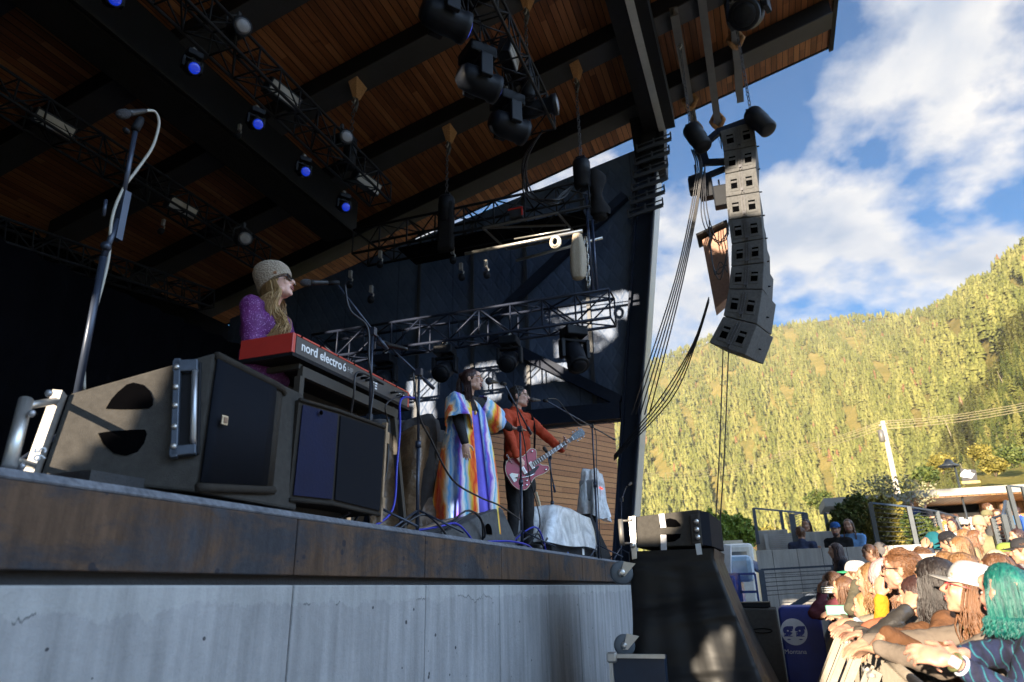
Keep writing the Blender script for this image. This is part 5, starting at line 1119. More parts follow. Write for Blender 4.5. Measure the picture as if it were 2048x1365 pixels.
            if collar:
                e = MB(); c = s.neck0+V((0, 0, .022*k)); e.path([c+s.r*.070*k*sin(a)+s.f*.062*k*cos(a)+V((0, 0, -.016*k*cos(a))) for a in [2*pi*j/18 for j in range(18)]], .015*k, 6, closed=True, flat=1.4); e.build('collar', collar, s.top)
        if bottom and legs:
            b = MB(); b.ell(L(0, 0, .93), (.170*k, .118*k, .12*k), Matrix((s.r, s.f, _z)).transposed(), 16, 10)
            for sd in (-1, 1): kn = L(.10*sd, .03, .50); an = L(.11*sd, .0, .10); cap(b, L(.09*sd, 0, .88), kn, .096*k, .070*k); cap(b, kn, an, .070*k, .055*k)
            me = blobmesh(b, max(voxel*1.6, .014), 3, .02, .09); me.materials.append(bottom); t = bpy.data.objects.new('trousers', me); COL.objects.link(t); attach(t, s.o)
        if shoes and legs:
            for sd in (-1, 1): e = MB(); an = L(.11*sd, 0, .06); cap(e, an-s.f*.04*k, an+s.f*.16*k+V((0, 0, -.015)), .05*k, .04*k); e.build('shoe', shoes, s.o)
        return s
    def P(s, x, y, z): return s.hc+s.F @ V((x*s.s, y*s.s, z*s.s))
    def hair(s, m, style='short', length=.3, n=260, seed=1, wave=.012, name='hair', rad=.0045, back=True, volume=1.0, part=0.0, strand_n=7, front=.50):
        r_ = random.Random(seed); k = s.s; b = MB(); F = s.F; dn = V((0, 0, -1))
        # scalp cap
        nu, nv = 26, 12; vs = []; fs = []
        hz = -.035 if style != 'short' else -.02
        for i in range(nv+1):
            for j in range(nu):
                a = 2*pi*j/nu; lo = (.045 if sin(a) > .55 else (-.005 if sin(a) > .0 else -.055 if style == 'short' else -.075))
                t = i/nv; ang = t*1.0; zt = .128-(.128-lo)*t; q = sqrt(max(0, 1-min(1, (max(zt-.035, -.06)/.094)**2))); q = max(q, .05 if i == 0 else .15)
                w_ = 1.0+.05*sin(7*a+seed)+.03*r_.uniform(-1, 1)
                vs.append(s.P(.080*volume*q*cos(a)*w_, -.014+.099*volume*q*sin(a)*w_, zt+.004*r_.uniform(-1, 1)))
        fs = [(i*nu+j, i*nu+(j+1) % nu, (i+1)*nu+(j+1) % nu, (i+1)*nu+j) for i in range(nv) for j in range(nu)]+[tuple(range(nu-1, -1, -1))]
        b.smooth = True; b.add(vs, fs); b.smooth = False
        for i in range(n):
            a = r_.uniform(0, 2*pi); 
            if style != 'short' and sin(a) > front: a = r_.uniform(pi*1.0, 2.0*pi)
            if style == 'short' and sin(a) > .15 and False: pass
            if style == 'pony': a = r_.uniform(pi*1.2, pi*1.8)
            zt = r_.uniform(.0, .12) if not (style == 'short' and sin(a) > .1) else r_.uniform(.075, .12); q = sqrt(max(.03, 1-((zt-.035)/.094)**2)); x0, y0 = .080*volume*q*cos(a), -.014+.097*volume*q*sin(a); p = s.P(x0, y0, zt)
            o_ = (F @ V((cos(a), sin(a), .25))).normalized()
            if style == 'short':
                L_ = r_.uniform(.022, .045)*length/.3; on_ = (F @ V((x0/.0064, (y0+.014)/.0094, (zt-.035)/.0088))).normalized(); d = (F.col[1]*(-.9)+dn*(.15 if zt > .09 else .8)+F.col[0]*r_.uniform(-.25, .25)); d = (d-on_*d.dot(on_)).normalized(); p = p+on_*.003; pts = [p-on_*.004, p+d*L_*.4+on_*.0035, p+d*L_*.75+on_*.001, p+d*L_-on_*.004]; b.path(pts, [rad*.6, rad*.7, rad*.6, rad*.2], 3, caps=False); continue
            if style == 'pony': pts = [s.P(x0*.6, -.095+r_.uniform(-.01, .01), .07)]; L_ = length*r_.uniform(.8, 1.05); base = s.P(x0*.35, -.125, .06); pts.append(base)
            else:
                lowx, lowy = .086*volume*cos(a), -.014+.104*volume*sin(a); pts = [p-o_*.003, s.P(lowx, lowy, -.01), s.P(lowx*1.02, lowy*1.02, -.075)]; L_ = length*r_.uniform(.75, 1.05)
            ph, ph2 = r_.uniform(0, 6), r_.uniform(0, 6); q = pts[-1].copy(); ns = strand_n; oo = V((o_.x, o_.y, 0)); fw = r_.uniform(-.06, .06)
            for j in range(1, ns+1):
                w2 = wave*.7*(.3+.7*j/ns)*sin(ph+8.5*j/ns); q2 = q+dn*(L_*j/ns)+oo*(.012*(1-abs(j/ns-.35)))+s.r*w2+s.f*(wave*.6*cos(ph2+7.5*j/ns)+fw*j/ns*.5); pts.append(q2)
            b.path(pts, [rad]*(len(pts)-1)+[rad*.3], 3, caps=False)
        ob = b.build(name, m, s.body, norm=False); return ob
    def beanie(s, m, slouch=.05):
        b = MB(); nu = 60; rings = []; prof = [(.0, .30, .0), (.5, .28, .0)]
        R_ = []
        for i in range(16):
            t = i/15; 
            if t < .32: tt = t/.32; rad = 1.06+.03*sin(tt*pi); z = -.002+.062*tt; y = 0; rib = .030
            else: tt = (t-.32)/.68; rad = 1.03*cos(tt*pi/2)**.62*(1.06 if tt < .5 else 1); z = .062+.118*sin(tt*pi/2); y = -slouch*tt; rib = .010*(1-tt)
            row = []
            for j in range(nu+1):
                a = 2*pi*j/nu; w_ = rad*(1+rib*(1 if j % 2 else -1)); tiltz = .032*sin(a)*(1-t)
                row.append(s.P(.091*w_*cos(a), -.018+y+.113*w_*sin(a), z*1.08+tiltz+.012))
            R_.append(row)
        b.grid(R_); return b.build('beanie', m, s.body, solid=.006)
    def cap_hat(s, m, brim=None, back=False, button=None, yaw=0.0):
        b = MB(); R_ = []; nu = 28; sg = -1 if back else 1
        for i in range(9):
            t = i/8; rad = cos(t*pi/2)**.6; z = .040+.098*sin(t*pi/2); R_.append([s.P(.086*rad*cos(2*pi*j/nu), -.010+.105*rad*sin(2*pi*j/nu), z) for j in range(nu+1)])
        b.grid(R_); ob = b.build('cap', m, s.body, solid=.004)
        b = MB(); g_ = []
        for i in range(5):
            t = i/4; g_.append([s.P(.072*sin(u)*(1+.05*t), sg*(.080*cos(u)+.02+.078*t*cos(u*.8))-.008, .044-.012*t-.012*sin(u)**2) for u in [(-1.15+2.3*j/12) for j in range(13)]])
        b.grid(g_); b.build('brim', brim or m, ob, solid=.004); return ob
M_denim = cloth('dark_denim', (.025, .035, .06)); M_blkfab = cloth('black_fabric', (.018, .018, .02)); M_shoe = mat('shoe_black', (.02, .02, .02), .5)
# ------------------------------------------------------------------ the three performers
# 1 keyboard player: faces the crowd (+x), head turned up to the microphone
PX = (1, .10)
hc = ax(556, 572, -2.62)
def sequin():
    k = NB('purple_sequin_knit'); v = k.map((1, 1, 1)); n = k.noise(v, 4, 4, .6); n2 = k.n('ShaderNodeTexWhiteNoise', {'Vector': k.n('ShaderNodeVectorMath', {0: k.map((330, 330, 330))}, operation='FLOOR').outputs[0]}, noise_dimensions='3D').outputs[0]
    c = k.ramp(n, [(.3, (.06, .004, .07)), (.7, (.13, .012, .15))]); c = k.mix(k.ramp(n2, [(.93, (0, 0, 0)), (.99, (1, 1, 1))]), c, (.55, .30, .65, 1)); k.col(c); k.set(rough=.6, spec=.4); k.bump(n2, .5, .004); return k.m
M_seq = sequin()
base = V((hc.x-.05, hc.y, DZ)); sc_ = (hc.z-DZ)/1.615
p = Person(base, PX, 'woman in a knitted beanie and purple sequin top singing at the keyboard', scale=sc_, head=hc, look=(1, .25), lookup=.34)
p.arm(1, V((-2.50, hc.y+.02, kzt+.05)), (-.6, -.7, -.5), hand=(1, .3, -.2), curl=.5).arm(-1, V((-2.48, hc.y+.28, kzt+.04)), (-.4, .6, -.6), hand=(1, -.1, -.2), curl=.5)
p.build(skin('rosy_skin', (.72, .45, .36)), .0055, top=M_seq, bottom=M_blkfab, shoes=M_shoe, mouth=.010, bulk=1.26, female=True, fold=.02)
p.hair(H_BLOND, 'long', .34, 900, 5, wave=.030, rad=.0036, strand_n=13, volume=1.04, front=-.10)
b = MB(); rr = random.Random(3)   # the thick lock falling over the near shoulder
for i in range(300):
    a0 = rr.uniform(-.035, .02); pts = [p.P(.078+rr.uniform(-.005, .006), a0, .01+rr.uniform(-.02, .02))]; ph = rr.uniform(0, 1.2)+a0*20; q = p.P(.086, a0+.01, -.06); w1, w2 = rr.uniform(-.035, .035), rr.uniform(-.03, .035); pts.append(q)
    for j in range(1, 15):
        t = j/14; pts.append(q+V((w1*t+.05*t+.034*sin(ph+t*9)*(.4+t*.6), w2*t+.016*cos(ph+t*8), -(.30+.05*rr.random())*t)))
    b.path(pts, [.0036]*14+[.0025, .001], 3, caps=False)
b.build('front_lock', H_BLOND, p.body, norm=False)
p.beanie(cloth('oatmeal_knit', (.36, .29, .22), .95, .15, .8, 90), .055)
b = MB(); q = p.P(.094, .030, .048); b.box(q, (.004, .022, .016), p.F); b.build('leather_patch', mat('tan_leather', (.28, .13, .06), .6), p.body)
b = MB()   # dark sunglasses
for kx_ in (-1, 1): b.box(p.P(.033*kx_, .100, .008), (.054*p.s, .008, .040*p.s), p.F); b.path([p.P(.060*kx_, .097, .014), p.P(.080*kx_, .05, .014), p.P(.083*kx_, -.01, .008)], .005, 6)
b.build('sunglasses', M_glass, p.body, bevel=.003)
# 2 lead singer in the tie-dye robe
hs_ = ax(944, 762, -2.36)
base = V((hs_.x-.04, hs_.y, DZ)); sc_ = (hs_.z-DZ)/1.615
p = Person(base, (.86, -.5), 'woman singing in a rainbow tie-dye robe and glasses, hair tied back', scale=sc_, head=hs_, look=(1, .10), lookup=.10)
p.SL = p.T(-.16, 0, 1.40); p.SR = p.T(.16, 0, 1.40)
p.arm(1, ay(936, 912, base.y-.32), (-.6, -.9, 0), hand=(.05, -.05, -1), palm=(-.2, 1, 0), curl=.35, thumb=1).arm(-1, ax(1042, 874, -2.16), (0, .3, -1), hand=(1, .1, .1), palm=(0, .1, -1), curl=.25)
p.build(skin('warm_skin', (.66, .42, .32)), .0050, top=mat('black_knit', (.015, .014, .018), .9, 0, .2, 10, .3, 90), shoes=None, mouth=.016, female=True, fold=.008, bulk=.86)
p.hair(H_DARK, 'pony', .26, 230, 9, wave=.020, rad=.0045, strand_n=5)
b = MB(); b.ell(p.P(0, -.10, .072), (.035, .035, .03)); b.build('hair_knot', H_DARK, p.body)
b = MB(); rr = random.Random(4)
for i in range(70): a0 = rr.uniform(-.03, .03); q = p.P(.074, a0-.02, .0); b.path([p.P(.06, a0-.03, .07), q, q+V((.0+rr.uniform(-.01, .02), -.01, -.10)), q+V((.02+rr.uniform(-.02, .02), -.01, -.19-rr.random()*.06))], [.003, .003, .003, .001], 3, caps=False)
b.build('side_hair', H_DARK, p.body, norm=False)
spectacles(p.body, p.hc, p.F, p.s, None, mat('amber_frame', (.40, .16, .05), .3), 1.12)
M_lens2 = None
def tiedye():
    k = NB('rainbow_tie_dye'); v = k.map((1, 1, 1)); x = k.xyz(v)
    n = k.noise(k.map((1.4, 1.4, .7)), 2.4, 4, .6, .8); n2 = k.noise(k.map((9, 9, 1.5)), 2, 5, .7)
    u = k.math('ADD', k.math('ADD', k.math('MULTIPLY', x[0], 3.0), k.math('MULTIPLY', x[1], 2.3)), k.math('MULTIPLY', k.math('SUBTRACT', n, .5), .8)); u = k.math('ADD', u, k.math('MULTIPLY', n2, .10)); u = k.math('ADD', u, k.math('MULTIPLY', x[2], -.13))
    f = k.math('FRACT', k.math('ADD', u, 10.0))
    st = [(0, (.60, .62, .70)), (.07, (.85, .68, .10)), (.14, (.90, .24, .02)), (.21, (.75, .04, .02)), (.28, (.92, .30, .04)), (.35, (.80, .74, .62)), (.43, (.10, .36, .72)), (.52, (.45, .60, .76)), (.60, (.10, .20, .66)), (.68, (.20, .06, .50)), (.76, (.62, .50, .74)), (.83, (.82, .80, .74)), (.90, (.10, .45, .70)), (1, (.60, .62, .70))]
    k.col(k.ramp(f, st)); k.set(rough=.75, spec=.2); k.b.inputs['Sheen Weight'].default_value = .2
    k.bump(k.noise(k.map((10, 10, 1.2)), 2.5, 4, .6), .6, .02); return k.m
M_tie = tiedye()
def robe(p, m, mdress):
    o = p.o; k = p.s; r, f = p.r, p.f; top = p.neck0.z-.01; bot = DZ+.10
    def ring(t, a):
        # t 0 neck .. 1 hem ; a angle, 0 = front (f), grows towards right hand (camera side)
        z = top+(bot-top)*t
        if t < .10: q = t/.10; wx = (.070+.125*q**.9); wy = .065+.06*q; z = top-.01-.125*q**1.6
        else: q = (t-.10)/.90; wx = .195+.13*q+.05*sin(q*pi)*.5; wy = .130+.19*q**1.1
        fold = 1+(.05*sin(9*a+.6)+.035*sin(15*a+2*t))*min(1, t*2.2)*(1-.0*t)
        c = p.base+V((0, 0, 0)); lean = .02*sin(3*t)
        return V((c.x, c.y, z))+r*(wx*k*sin(a)*fold)+f*((wy*cos(a)*k*fold)-.01+lean-.05*t*(1 if cos(a) < 0 else 0))
    # outer robe, open at the front
    A0, A1 = .22, 2*pi-.22; P = []
    for i in range(40):
        t = i/39; g0 = A0*(1.0 if t < .5 else 1.0+.25*(t-.5)); row = []
        for j in range(73):
            a = g0+(2*pi-2*g0)*j/72; q = ring(t, a); rag = .05*sin(5*a)+.03*sin(11*a) if i > 34 else 0
            slit = 0
            if abs(a-pi*.52) < .16 and t > .62: slit = (t-.62)*.35*(1-abs(a-pi*.52)/.16)
            row.append(q+V((0, 0, rag*(i-34)/5*.5 if i > 34 else 0))-r*slit*.6)
        P.append(row)
    b = MB(); b.grid(P); rb = b.build('robe', m, o, solid=.006)
    P = []
    for i in range(30):
        t = .03+.95*i/29; P.append([ring(t, -.75+1.5*j/20)+(p.f*(-.022)) + V((0, 0, -.03*t)) for j in range(21)])
    b = MB(); b.grid(P); b.build('dress', mdress, o, solid=.004)
    # wide sleeve over the near arm
    for side in (1, -1):
        S, E, W = p.arms[side][0:3]; d = (E-S).normalized(); P = []
        for i in range(12):
            t = i/11; c = S+(E-S)*(t*1.05)+V((0, 0, .02*(1-t))); rad = .072+(.055 if side > 0 else .03)*t; u1 = d.orthogonal().normalized(); u2 = d.cross(u1)
            P.append([c+(u1*cos(a)+u2*sin(a))*rad*(1+.10*sin(4*a+t*3)+.05*sin(9*a))+V((0, 0, -.05*t*(1-cos(a+1))*.5)) for a in [2*pi*j/26 for j in range(27)]])
        b = MB(); b.grid(P); b.build('sleeve', m, rb, solid=.005)
    return rb
M_dress = cloth('periwinkle_dress', (.16, .13, .62), .7, .15, .5, 12)
robe(p, M_tie, M_dress)
b = MB()   # blue wide trousers below the slit
for s_ in (-1, 1): b.lathe([(.09, 0), (.11, .3), (.10, .8)], p.L(.10*s_, .0, .02), (0, 0, 1), 18)
b.build('wide_trousers', cloth('royal_blue_cotton', (.03, .09, .55), .8, .2, .6, 10), p.o)
for s_ in (-1, 1): b = MB(); c = p.L(.10*s_, .02, .03); cap(b, c, c+p.f*.15+V((0, 0, -.01)), .04, .032); b.build('shoe', mat('white_shoe', (.6, .58, .52), .6), p.o)
b = MB(); nk = p.neck0; b.path([nk+p.r*.06*cos(a)+p.f*(.07+.02*sin(-a))+V((0, 0, -.02-.13*sin(a))) for a in [pi*j/12 for j in range(13)]], .003, 5); b.ell(nk+p.f*.125+V((0, 0, -.17)), (.014, .008, .022)); b.build('pendant_necklace', mat('gold', (.6, .42, .18), .3, .8), p.body)
b = MB(); W, D = p.arms[1][2], p.arms[1][3]
for q in (.03, .01, -.01): pass
b.path([W+D*.112+V((.012*cos(a), 0+.012*sin(a), 0)) for a in [2*pi*j/10 for j in range(10)]], .003, 5, closed=True); b.build('ring', mat('gold', (.6, .42, .18)), p.body)
# 3 guitarist
hg = ax(1038, 796, -2.34)
base = V((hg.x-.03, hg.y, DZ)); sc_ = (hg.z-DZ)/1.615
M_rust = cloth('rust_red_overshirt', (.42, .055, .022), .8, .2, .6, 14)
p = Person(base, (.88, -.45), 'man with a moustache and glasses in a rust red overshirt playing guitar', scale=sc_, head=hg, look=(1, .12), lookup=.08)
gc = ay(1052, 938, base.y-.18)
_d = ray(1143, 878); gh = min((CAM+_d*(t/200) for t in range(1100, 1800)), key=lambda q: abs((q-gc).length-.62)+(0 if q.y > gc.y else 1))
gd = (gh-gc).normalized()
p.arm(1, gc+V((-.02, -.16, .04)), (-.7, -.6, -.2), hand=(.25, .95, -.25), palm=(-.9, .3, -.1), curl=.45, thumb=1).arm(-1, gc+gd*.50+V((.015, .03, -.085)), (-.2, .8, -.7), hand=(-.05, -.05, 1), palm=(-.35, -.9, .1), curl=.95, thumb=-1)
p.build(skin('fair_skin', (.70, .46, .37)), .0055, top=M_rust, bottom=M_blkfab, shoes=M_shoe, mouth=.008, collar=M_rust, fold=.022, bulk=1.0)
p.hair(H_BLACK, 'short', .32, 900, 11, rad=.0045)
b = MB(); b.path([p.P(-.020, .104, -.040), p.P(0, .110, -.037), p.P(.020, .104, -.040)], .0065, 6); b.build('moustache', H_BLACK, p.body)
spectacles(p.body, p.hc, p.F, p.s, None, mat('dark_gold_frame', (.20, .13, .06), .3, .5), 1.05)
for s_ in (-1, 1):
    b = MB(); q = p.T(.075*s_, .125, 1.30); b.box(q, (.10, .012, .12), Matrix((p.r, p.f, _z)).transposed()); b.build('chest_pocket', M_rust, p.top, bevel=.005)
o = thing('electric_guitar', gc, 'pinkish red hollow-body electric guitar with a steel tailpiece, played by the man in rust red', 'guitar')
gn = V((.75, -.65, .10)); gn = (gn-gd*gn.dot(gd)).normalized(); gs = gd.cross(gn).normalized()
if gs.z > 0: gs = -gs
def GP(x, y, z=0): return gc+gd*x-gs*y+gn*z   # x along the neck, y towards the top bout
out_ = []
prof = [(-.225, 0), (-.215, .085), (-.17, .15), (-.10, .172), (-.03, .145), (.03, .122), (.09, .135), (.145, .145), (.185, .115), (.175, .07), (.150, .035), (.150, -.030), (.165, -.06), (.205, -.085), (.215, -.115), (.185, -.135), (.12, -.135), (.06, -.122), (.0, -.122), (-.06, -.150), (-.13, -.168), (-.19, -.13), (-.22, -.07)]
pr = []
for i in range(len(prof)):
    a_, b_, c_, d_ = [V((*prof[(i+q) % len(prof)], 0)) for q in (-1, 0, 1, 2)]
    for t in (0, .33, .66): v_ = .5*((2*b_)+(c_-a_)*t+(2*a_-5*b_+4*c_-d_)*t*t+(-a_+3*b_-3*c_+d_)*t**3); pr.append((v_.x, v_.y))
M_gtr = mat('cherry_lacquer', (.42, .07, .12), .18, 0, .12, 5, coat=.8); M_cream = mat('cream_binding', (.65, .58, .45), .4); M_chrome = mat('chrome', (.7, .7, .72), .15, .9, .05)
b = MB(); b.add([GP(x, y, -.03) for x, y in pr]+[GP(x, y, .03) for x, y in pr], [tuple(range(len(pr))), tuple(range(2*len(pr)-1, len(pr)-1, -1))]+[(i, (i+1) % len(pr), len(pr)+(i+1) % len(pr), len(pr)+i) for i in range(len(pr))]); gbd = b.build('body', M_gtr, o, bevel=.006)
b = MB(); b.path([GP(x, y, .028) for x, y in pr], .0038, 5, closed=True); b.build('binding', M_cream, gbd)
nl = (gh-gc).length
b = MB(); b.hexa([GP(.13, -.024, .02), GP(.13, .024, .02), GP(nl, .020, .012), GP(nl, -.020, .012), GP(.06, -.026, .044), GP(.06, .026, .044), GP(nl, .021, .030), GP(nl, -.021, .030)]); nk = b.build('neck', mat('dark_fretboard', (.06, .035, .025), .4), o)
b = MB()
for k in range(16): t = .08+(nl-.08)*(1-.93**k)/(1-.93**16)*1.0; t = nl-(nl-.06)*(1-.5**(k/11))/(1-.5**(15/11)); b.box(GP(t, 0, .045-.014*(t-.06)/(nl-.06)+.0015), (.006, .044, .002), Matrix((gd, -gs, gn)).transposed())
b.build('frets', M_chrome, nk)
b = MB(); hp_ = [(nl, -.020), (nl+.03, -.034), (nl+.15, -.042), (nl+.165, -.01), (nl+.155, .038), (nl+.03, .036), (nl, .021)]; b.add([GP(x, y, .008) for x, y in hp_]+[GP(x, y, .024) for x, y in hp_], [tuple(range(6, -1, -1)), tuple(range(7, 14))]+[(i, (i+1) % 7, 7+(i+1) % 7, 7+i) for i in range(7)]); hd = b.build('headstock', mat('blue_grey_headstock', (.12, .16, .20), .3, coat=.5), o, bevel=.003)
b = MB()
for k in range(3):
    for s_ in (-1, 1): b.ell(GP(nl+.045+.042*k, s_*.052, .012), (.010, .013, .008)); b.tube(GP(nl+.045+.042*k, s_*.02, .025), GP(nl+.045+.042*k, s_*.02, .034), .005)
b.build('tuning_pegs', M_chrome, hd)
b = MB(); Rg = Matrix((gd, -gs, gn)).transposed()
for x in (.055, -.045): b.box(GP(x, 0, .036), (.036, .078, .014), Rg)
b.build('pickups', M_chrome, gbd, bevel=.003)
b = MB(); b.add([GP(.12, -.035, .034), GP(.12, -.055, .034), GP(.02, -.085, .034), GP(-.06, -.075, .034), GP(-.05, -.042, .034)], [(0, 1, 2, 3, 4)]); b.build('pickguard', mat('black_gloss', (.012, .015, .03), .15, coat=.6), gbd, solid=.003)
b = MB(); b.box(GP(-.185, 0, .036), (.035, .09, .012), Rg); b.add([GP(-.17, -.045, .038), GP(-.17, .045, .038), GP(-.115, .0, .040)], [(0, 1, 2)]); b.path([GP(-.165, -.015, .05), GP(-.12, -.045, .062), GP(-.04, -.075, .062), GP(.03, -.085, .058)], .006, 6); b.build('tailpiece', M_chrome, gbd)
b = MB()
for x, y in ((.165, -.115), (-.10, -.135), (-.145, -.115), (-.075, -.10), (.14, .115)): b.lathe([(.011, 0), (.010, .012), (.004, .014)], GP(x, y, .031), gn, 10)
b.build('knobs', M_chrome, gbd)
b = MB()
for k in range(6): y = -.013+.0052*k; b.tube(GP(-.12, y*1.5, .050), GP(nl, y, .036), .0009, n=3)
b.build('strings', M_chrome, nk)
b = MB(); b.path(spline([GP(-.23, 0, 0), p.T(.05, -.13, 1.15), p.T(-.05, -.14, 1.40), p.SL+V((0, 0, .075)), p.T(-.12, .14, 1.30), GP(.18, .09, -.02)], 6), .020, 6, flat=.2); b.build('strap', M_blkfab, o)
b = MB(); q = p.L(.12, .10, .93); chain(b, q, q+V((.02, -.12, -.12)), .006, .03); chain(b, q+V((.02, -.12, -.12)), q+V((-.02, -.22, .0)), .006, .03); b.build('wallet_chain', M_chrome, p.o)
# ================================================================== FRONT-OF-STAGE STACK
TY = 6.2
A0, A1 = ay(1266, 1095, TY), ay(1405, 1092, TY); B0, B1 = ay(1268, 1034, TY), ay(1398, 1019, TY)
o = thing('stack_speaker', A0, 'textured grey loudspeaker strapped on top of the black-draped stack, half in sun', 'loudspeaker')
bk = V((.05, 1.2, 0)); b = MB(); b.hexa([A0, A1, A1+bk, A0+bk, B0, B1, B1+bk, B0+bk]); body = b.build('cabinet', M_boxtex, o, bevel=.012)
def tface(px, py, d=.004): p = ay(px, py, TY); p.y -= d; return p
for pts in ([(1318, 1054), (1320, 1046), (1328, 1040), (1340, 1037), (1352, 1040), (1360, 1048), (1362, 1053), (1350, 1055)], [(1319, 1069), (1362, 1068), (1360, 1076), (1350, 1083), (1335, 1085), (1325, 1080)]):
    b = MB(); P = [tface(*q) for q in pts]; b.add(P+[p+V((0, .003, 0)) for p in P], [tuple(range(len(P))), tuple(range(2*len(P)-1, len(P)-1, -1))]); b.build('slot', M_hole, body)
b = MB(); P = [tface(*q, .03) for q in ((1258, 1034), (1272, 1033), (1275, 1118), (1265, 1120))]; b.hexa([P[3], P[2], P[2]+V((0, .02, 0)), P[3]+V((0, .02, 0)), P[0], P[1], P[1]+V((0, .02, 0)), P[0]+V((0, .02, 0))]); rp2 = b.build('rigging_plate', M_alu, body, bevel=.004)
for q in ((1262, 1040), (1267, 1092)): b = MB(); b.lathe([(.020, 0), (.022, .014), (.012, .03)], tface(*q, .03), (0, -1, 0), 12); b.build('knob', M_alu, rp2)
b = MB(); b.tube(tface(1243, 1040, .05), tface(1247, 1092, .05), .022, n=12); b.tube(tface(1243, 1043, .05), tface(1262, 1042, .02), .010); b.tube(tface(1247, 1088, .05), tface(1264, 1087, .02), .010); b.build('handle_bar', M_grey, body)
b = MB(); P = [tface(*q, .02) for q in ((1380, 1031), (1397, 1027), (1401, 1086), (1384, 1089))]; b.hexa([P[3], P[2], P[2]+V((0, .02, 0)), P[3]+V((0, .02, 0)), P[0], P[1], P[1]+V((0, .02, 0)), P[0]+V((0, .02, 0))]); hp2 = b.build('handle_plate', M_boxtex, body, bevel=.008)
for q in ((1393, 1044), (1394, 1060), (1396, 1075)): b = MB(); b.lathe([(.020, 0), (.022, .012), (.010, .022)], tface(*q, .022), (0, -1, 0), 12); b.build('knob', M_alu, hp2)
b = MB(); b.beam(tface(1396, 1088, .015), tface(1400, 1110, .03), .045, .008, (0, 1, 0)); b.build('link_tab', M_alu, body)
b = MB(); b.beam(tface(1323, 1028, .006), tface(1327, 1056, .006), .05, .004, (0, 1, 0)); b.beam(tface(1327, 1070, .006), tface(1329, 1117, .02), .05, .004, (0, 1, 0)); b.build('ratchet_strap', mat('grey_webbing', (.42, .42, .44), .8, 0, .1, 60), body)
b = MB(); Rt = [V((q.x, q.y, q.z)) for q in (A1, B1)]; b.hexa([A1+V((.002, .02, .01)), A1+V((.07, .10, .0)), A1+V((.10, 1.15, .0)), A1+V((.05, 1.2, 0)), B1+V((.002, .02, -.01)), B1+V((.07, .10, -.02)), B1+V((.10, 1.15, -.02)), B1+V((.05, 1.2, -.01))]); b.build('grille', M_grille, body)
# black drape over the stack below
def satin():
    k = NB('black_stretch_drape'); v = k.map((1, 1, 1)); n = k.noise(v, 2.2, 3, .5, .8); k.col(k.ramp(n, [(.3, (.005, .005, .005)), (.7, (.010, .0098, .0095))])); k.set(rough=.5, spec=.3)
    dg = k.noise(k.map((.5, 1.0, 2.6), rot=(0, .75, 0)), 1.5, 2, .45, .4); k.bump(dg, .8, .12); return k.m
o = thing('draped_stack', (-.6, TY+.4, 0), 'tall speaker stack under a black stretch drape flaring to the ground beside the stage corner', 'draped stack')
b = MB(); b.bb((-1.05, TY+.15, .01), (-.50, TY+1.2, 1.70)); b.build('inner_case', M_black, o)
prof = []
P = []; n = 90
tl, tr = ay(1262, 1106, TY), ay(1425, 1108, TY)
for i in range(26):
    t = i/25; z = tl.z+.01-(tl.z)*t; xl = tl.x-.02-.05*t; xr = tr.x+(.02 if t < .03 else .0)+.60*max(0, t-.02)**1.15; y0 = TY-.02-.38*t**1.3; y1 = TY+1.3+.4*t
    row = []
    for j in range(n+1):
        u = j/n*4; s_ = int(min(3.999, u)); f_ = u-s_
        c4 = [(xl, y1), (xl, y0), (xr, y0), (xr, y1)]; a_ = c4[s_]; e_ = c4[(s_+1) % 4]; x = a_[0]+(e_[0]-a_[0])*f_; y = a_[1]+(e_[1]-a_[1])*f_
        cx, cy = (xl+xr)/2, (y0+y1)/2; w_ = 1+.045*sin(u*11+3*t)*t+.028*sin(u*23+2*t)*t+.05*sin(u*3.0+8*t)*min(t*3, 1)*.35
        row.append((cx+(x-cx)*w_, cy+(y-cy)*w_, max(.005, z+.012*sin(u*9)*t)))
    P.append(row)
b = MB(); b.grid(P); b.add([P[0][0], P[0][n//4], P[0][n//2], P[0][3*n//4]], [(0, 1, 2, 3)]); b.build('drape', satin(), o)
def caster(p, d, lb, s=1.0):
    p = V(p); o = thing('caster_wheel', p, lb, 'caster', 'casters of the cases beside the stage corner')
    b = MB(); ax2 = V((.35, -1, 0)).normalized(); b.lathe([(.03*s, -.02*s), (.075*s, -.022*s), (.085*s, -.012*s), (.085*s, .012*s), (.075*s, .022*s), (.03*s, .02*s)], p, ax2, 22); b.build('wheel', mat('caster_rubber', (.09, .11, .13), .5), o)
    b = MB(); b.lathe([(.028*s, .02*s), (.028*s, .034*s), (.012*s, .04*s)], p, ax2, 14); b.hexa([p+ax2*.035+q for q in (V((-.02, 0, -.03)), V((.02, 0, -.03)), V((.02, .004, -.03)), V((-.02, .004, -.03)), V((.02, 0, .09)), V((.12, 0, .07)), V((.12, .004, .07)), V((.02, .004, .09)))]); b.build('fork', M_alu, o)
p = ay(1243, 1146, 6.1); caster(p, None, 'upper caster wheel sticking out left of the draped stack at deck height', 1.15)
p = ay(1249, 1291, 6.0); caster(p, None, 'lower caster wheel left of the draped stack, above the flight case')
c = ay(1243, 1350, 5.9); o = thing('flight_case', (c.x, 5.9, c.z-.3), 'corner of a black flight case with aluminium edges at the foot of the stage wall', 'flight case')
q0 = ay(1222, 1312, 5.9); b = MB(); b.bb((q0.x, 5.9, .02), (q0.x+.42, 6.5, q0.z)); cb = b.build('box', mat('case_laminate', (.015, .03, .06), .4), o)
b = MB(); 
for z in (q0.z,): b.beam((q0.x-.01, 5.89, z), (q0.x+.43, 5.89, z), .03, .03); b.beam((q0.x, 5.89, z), (q0.x, 5.89, .02), .03, .03, (0, 1, 0))
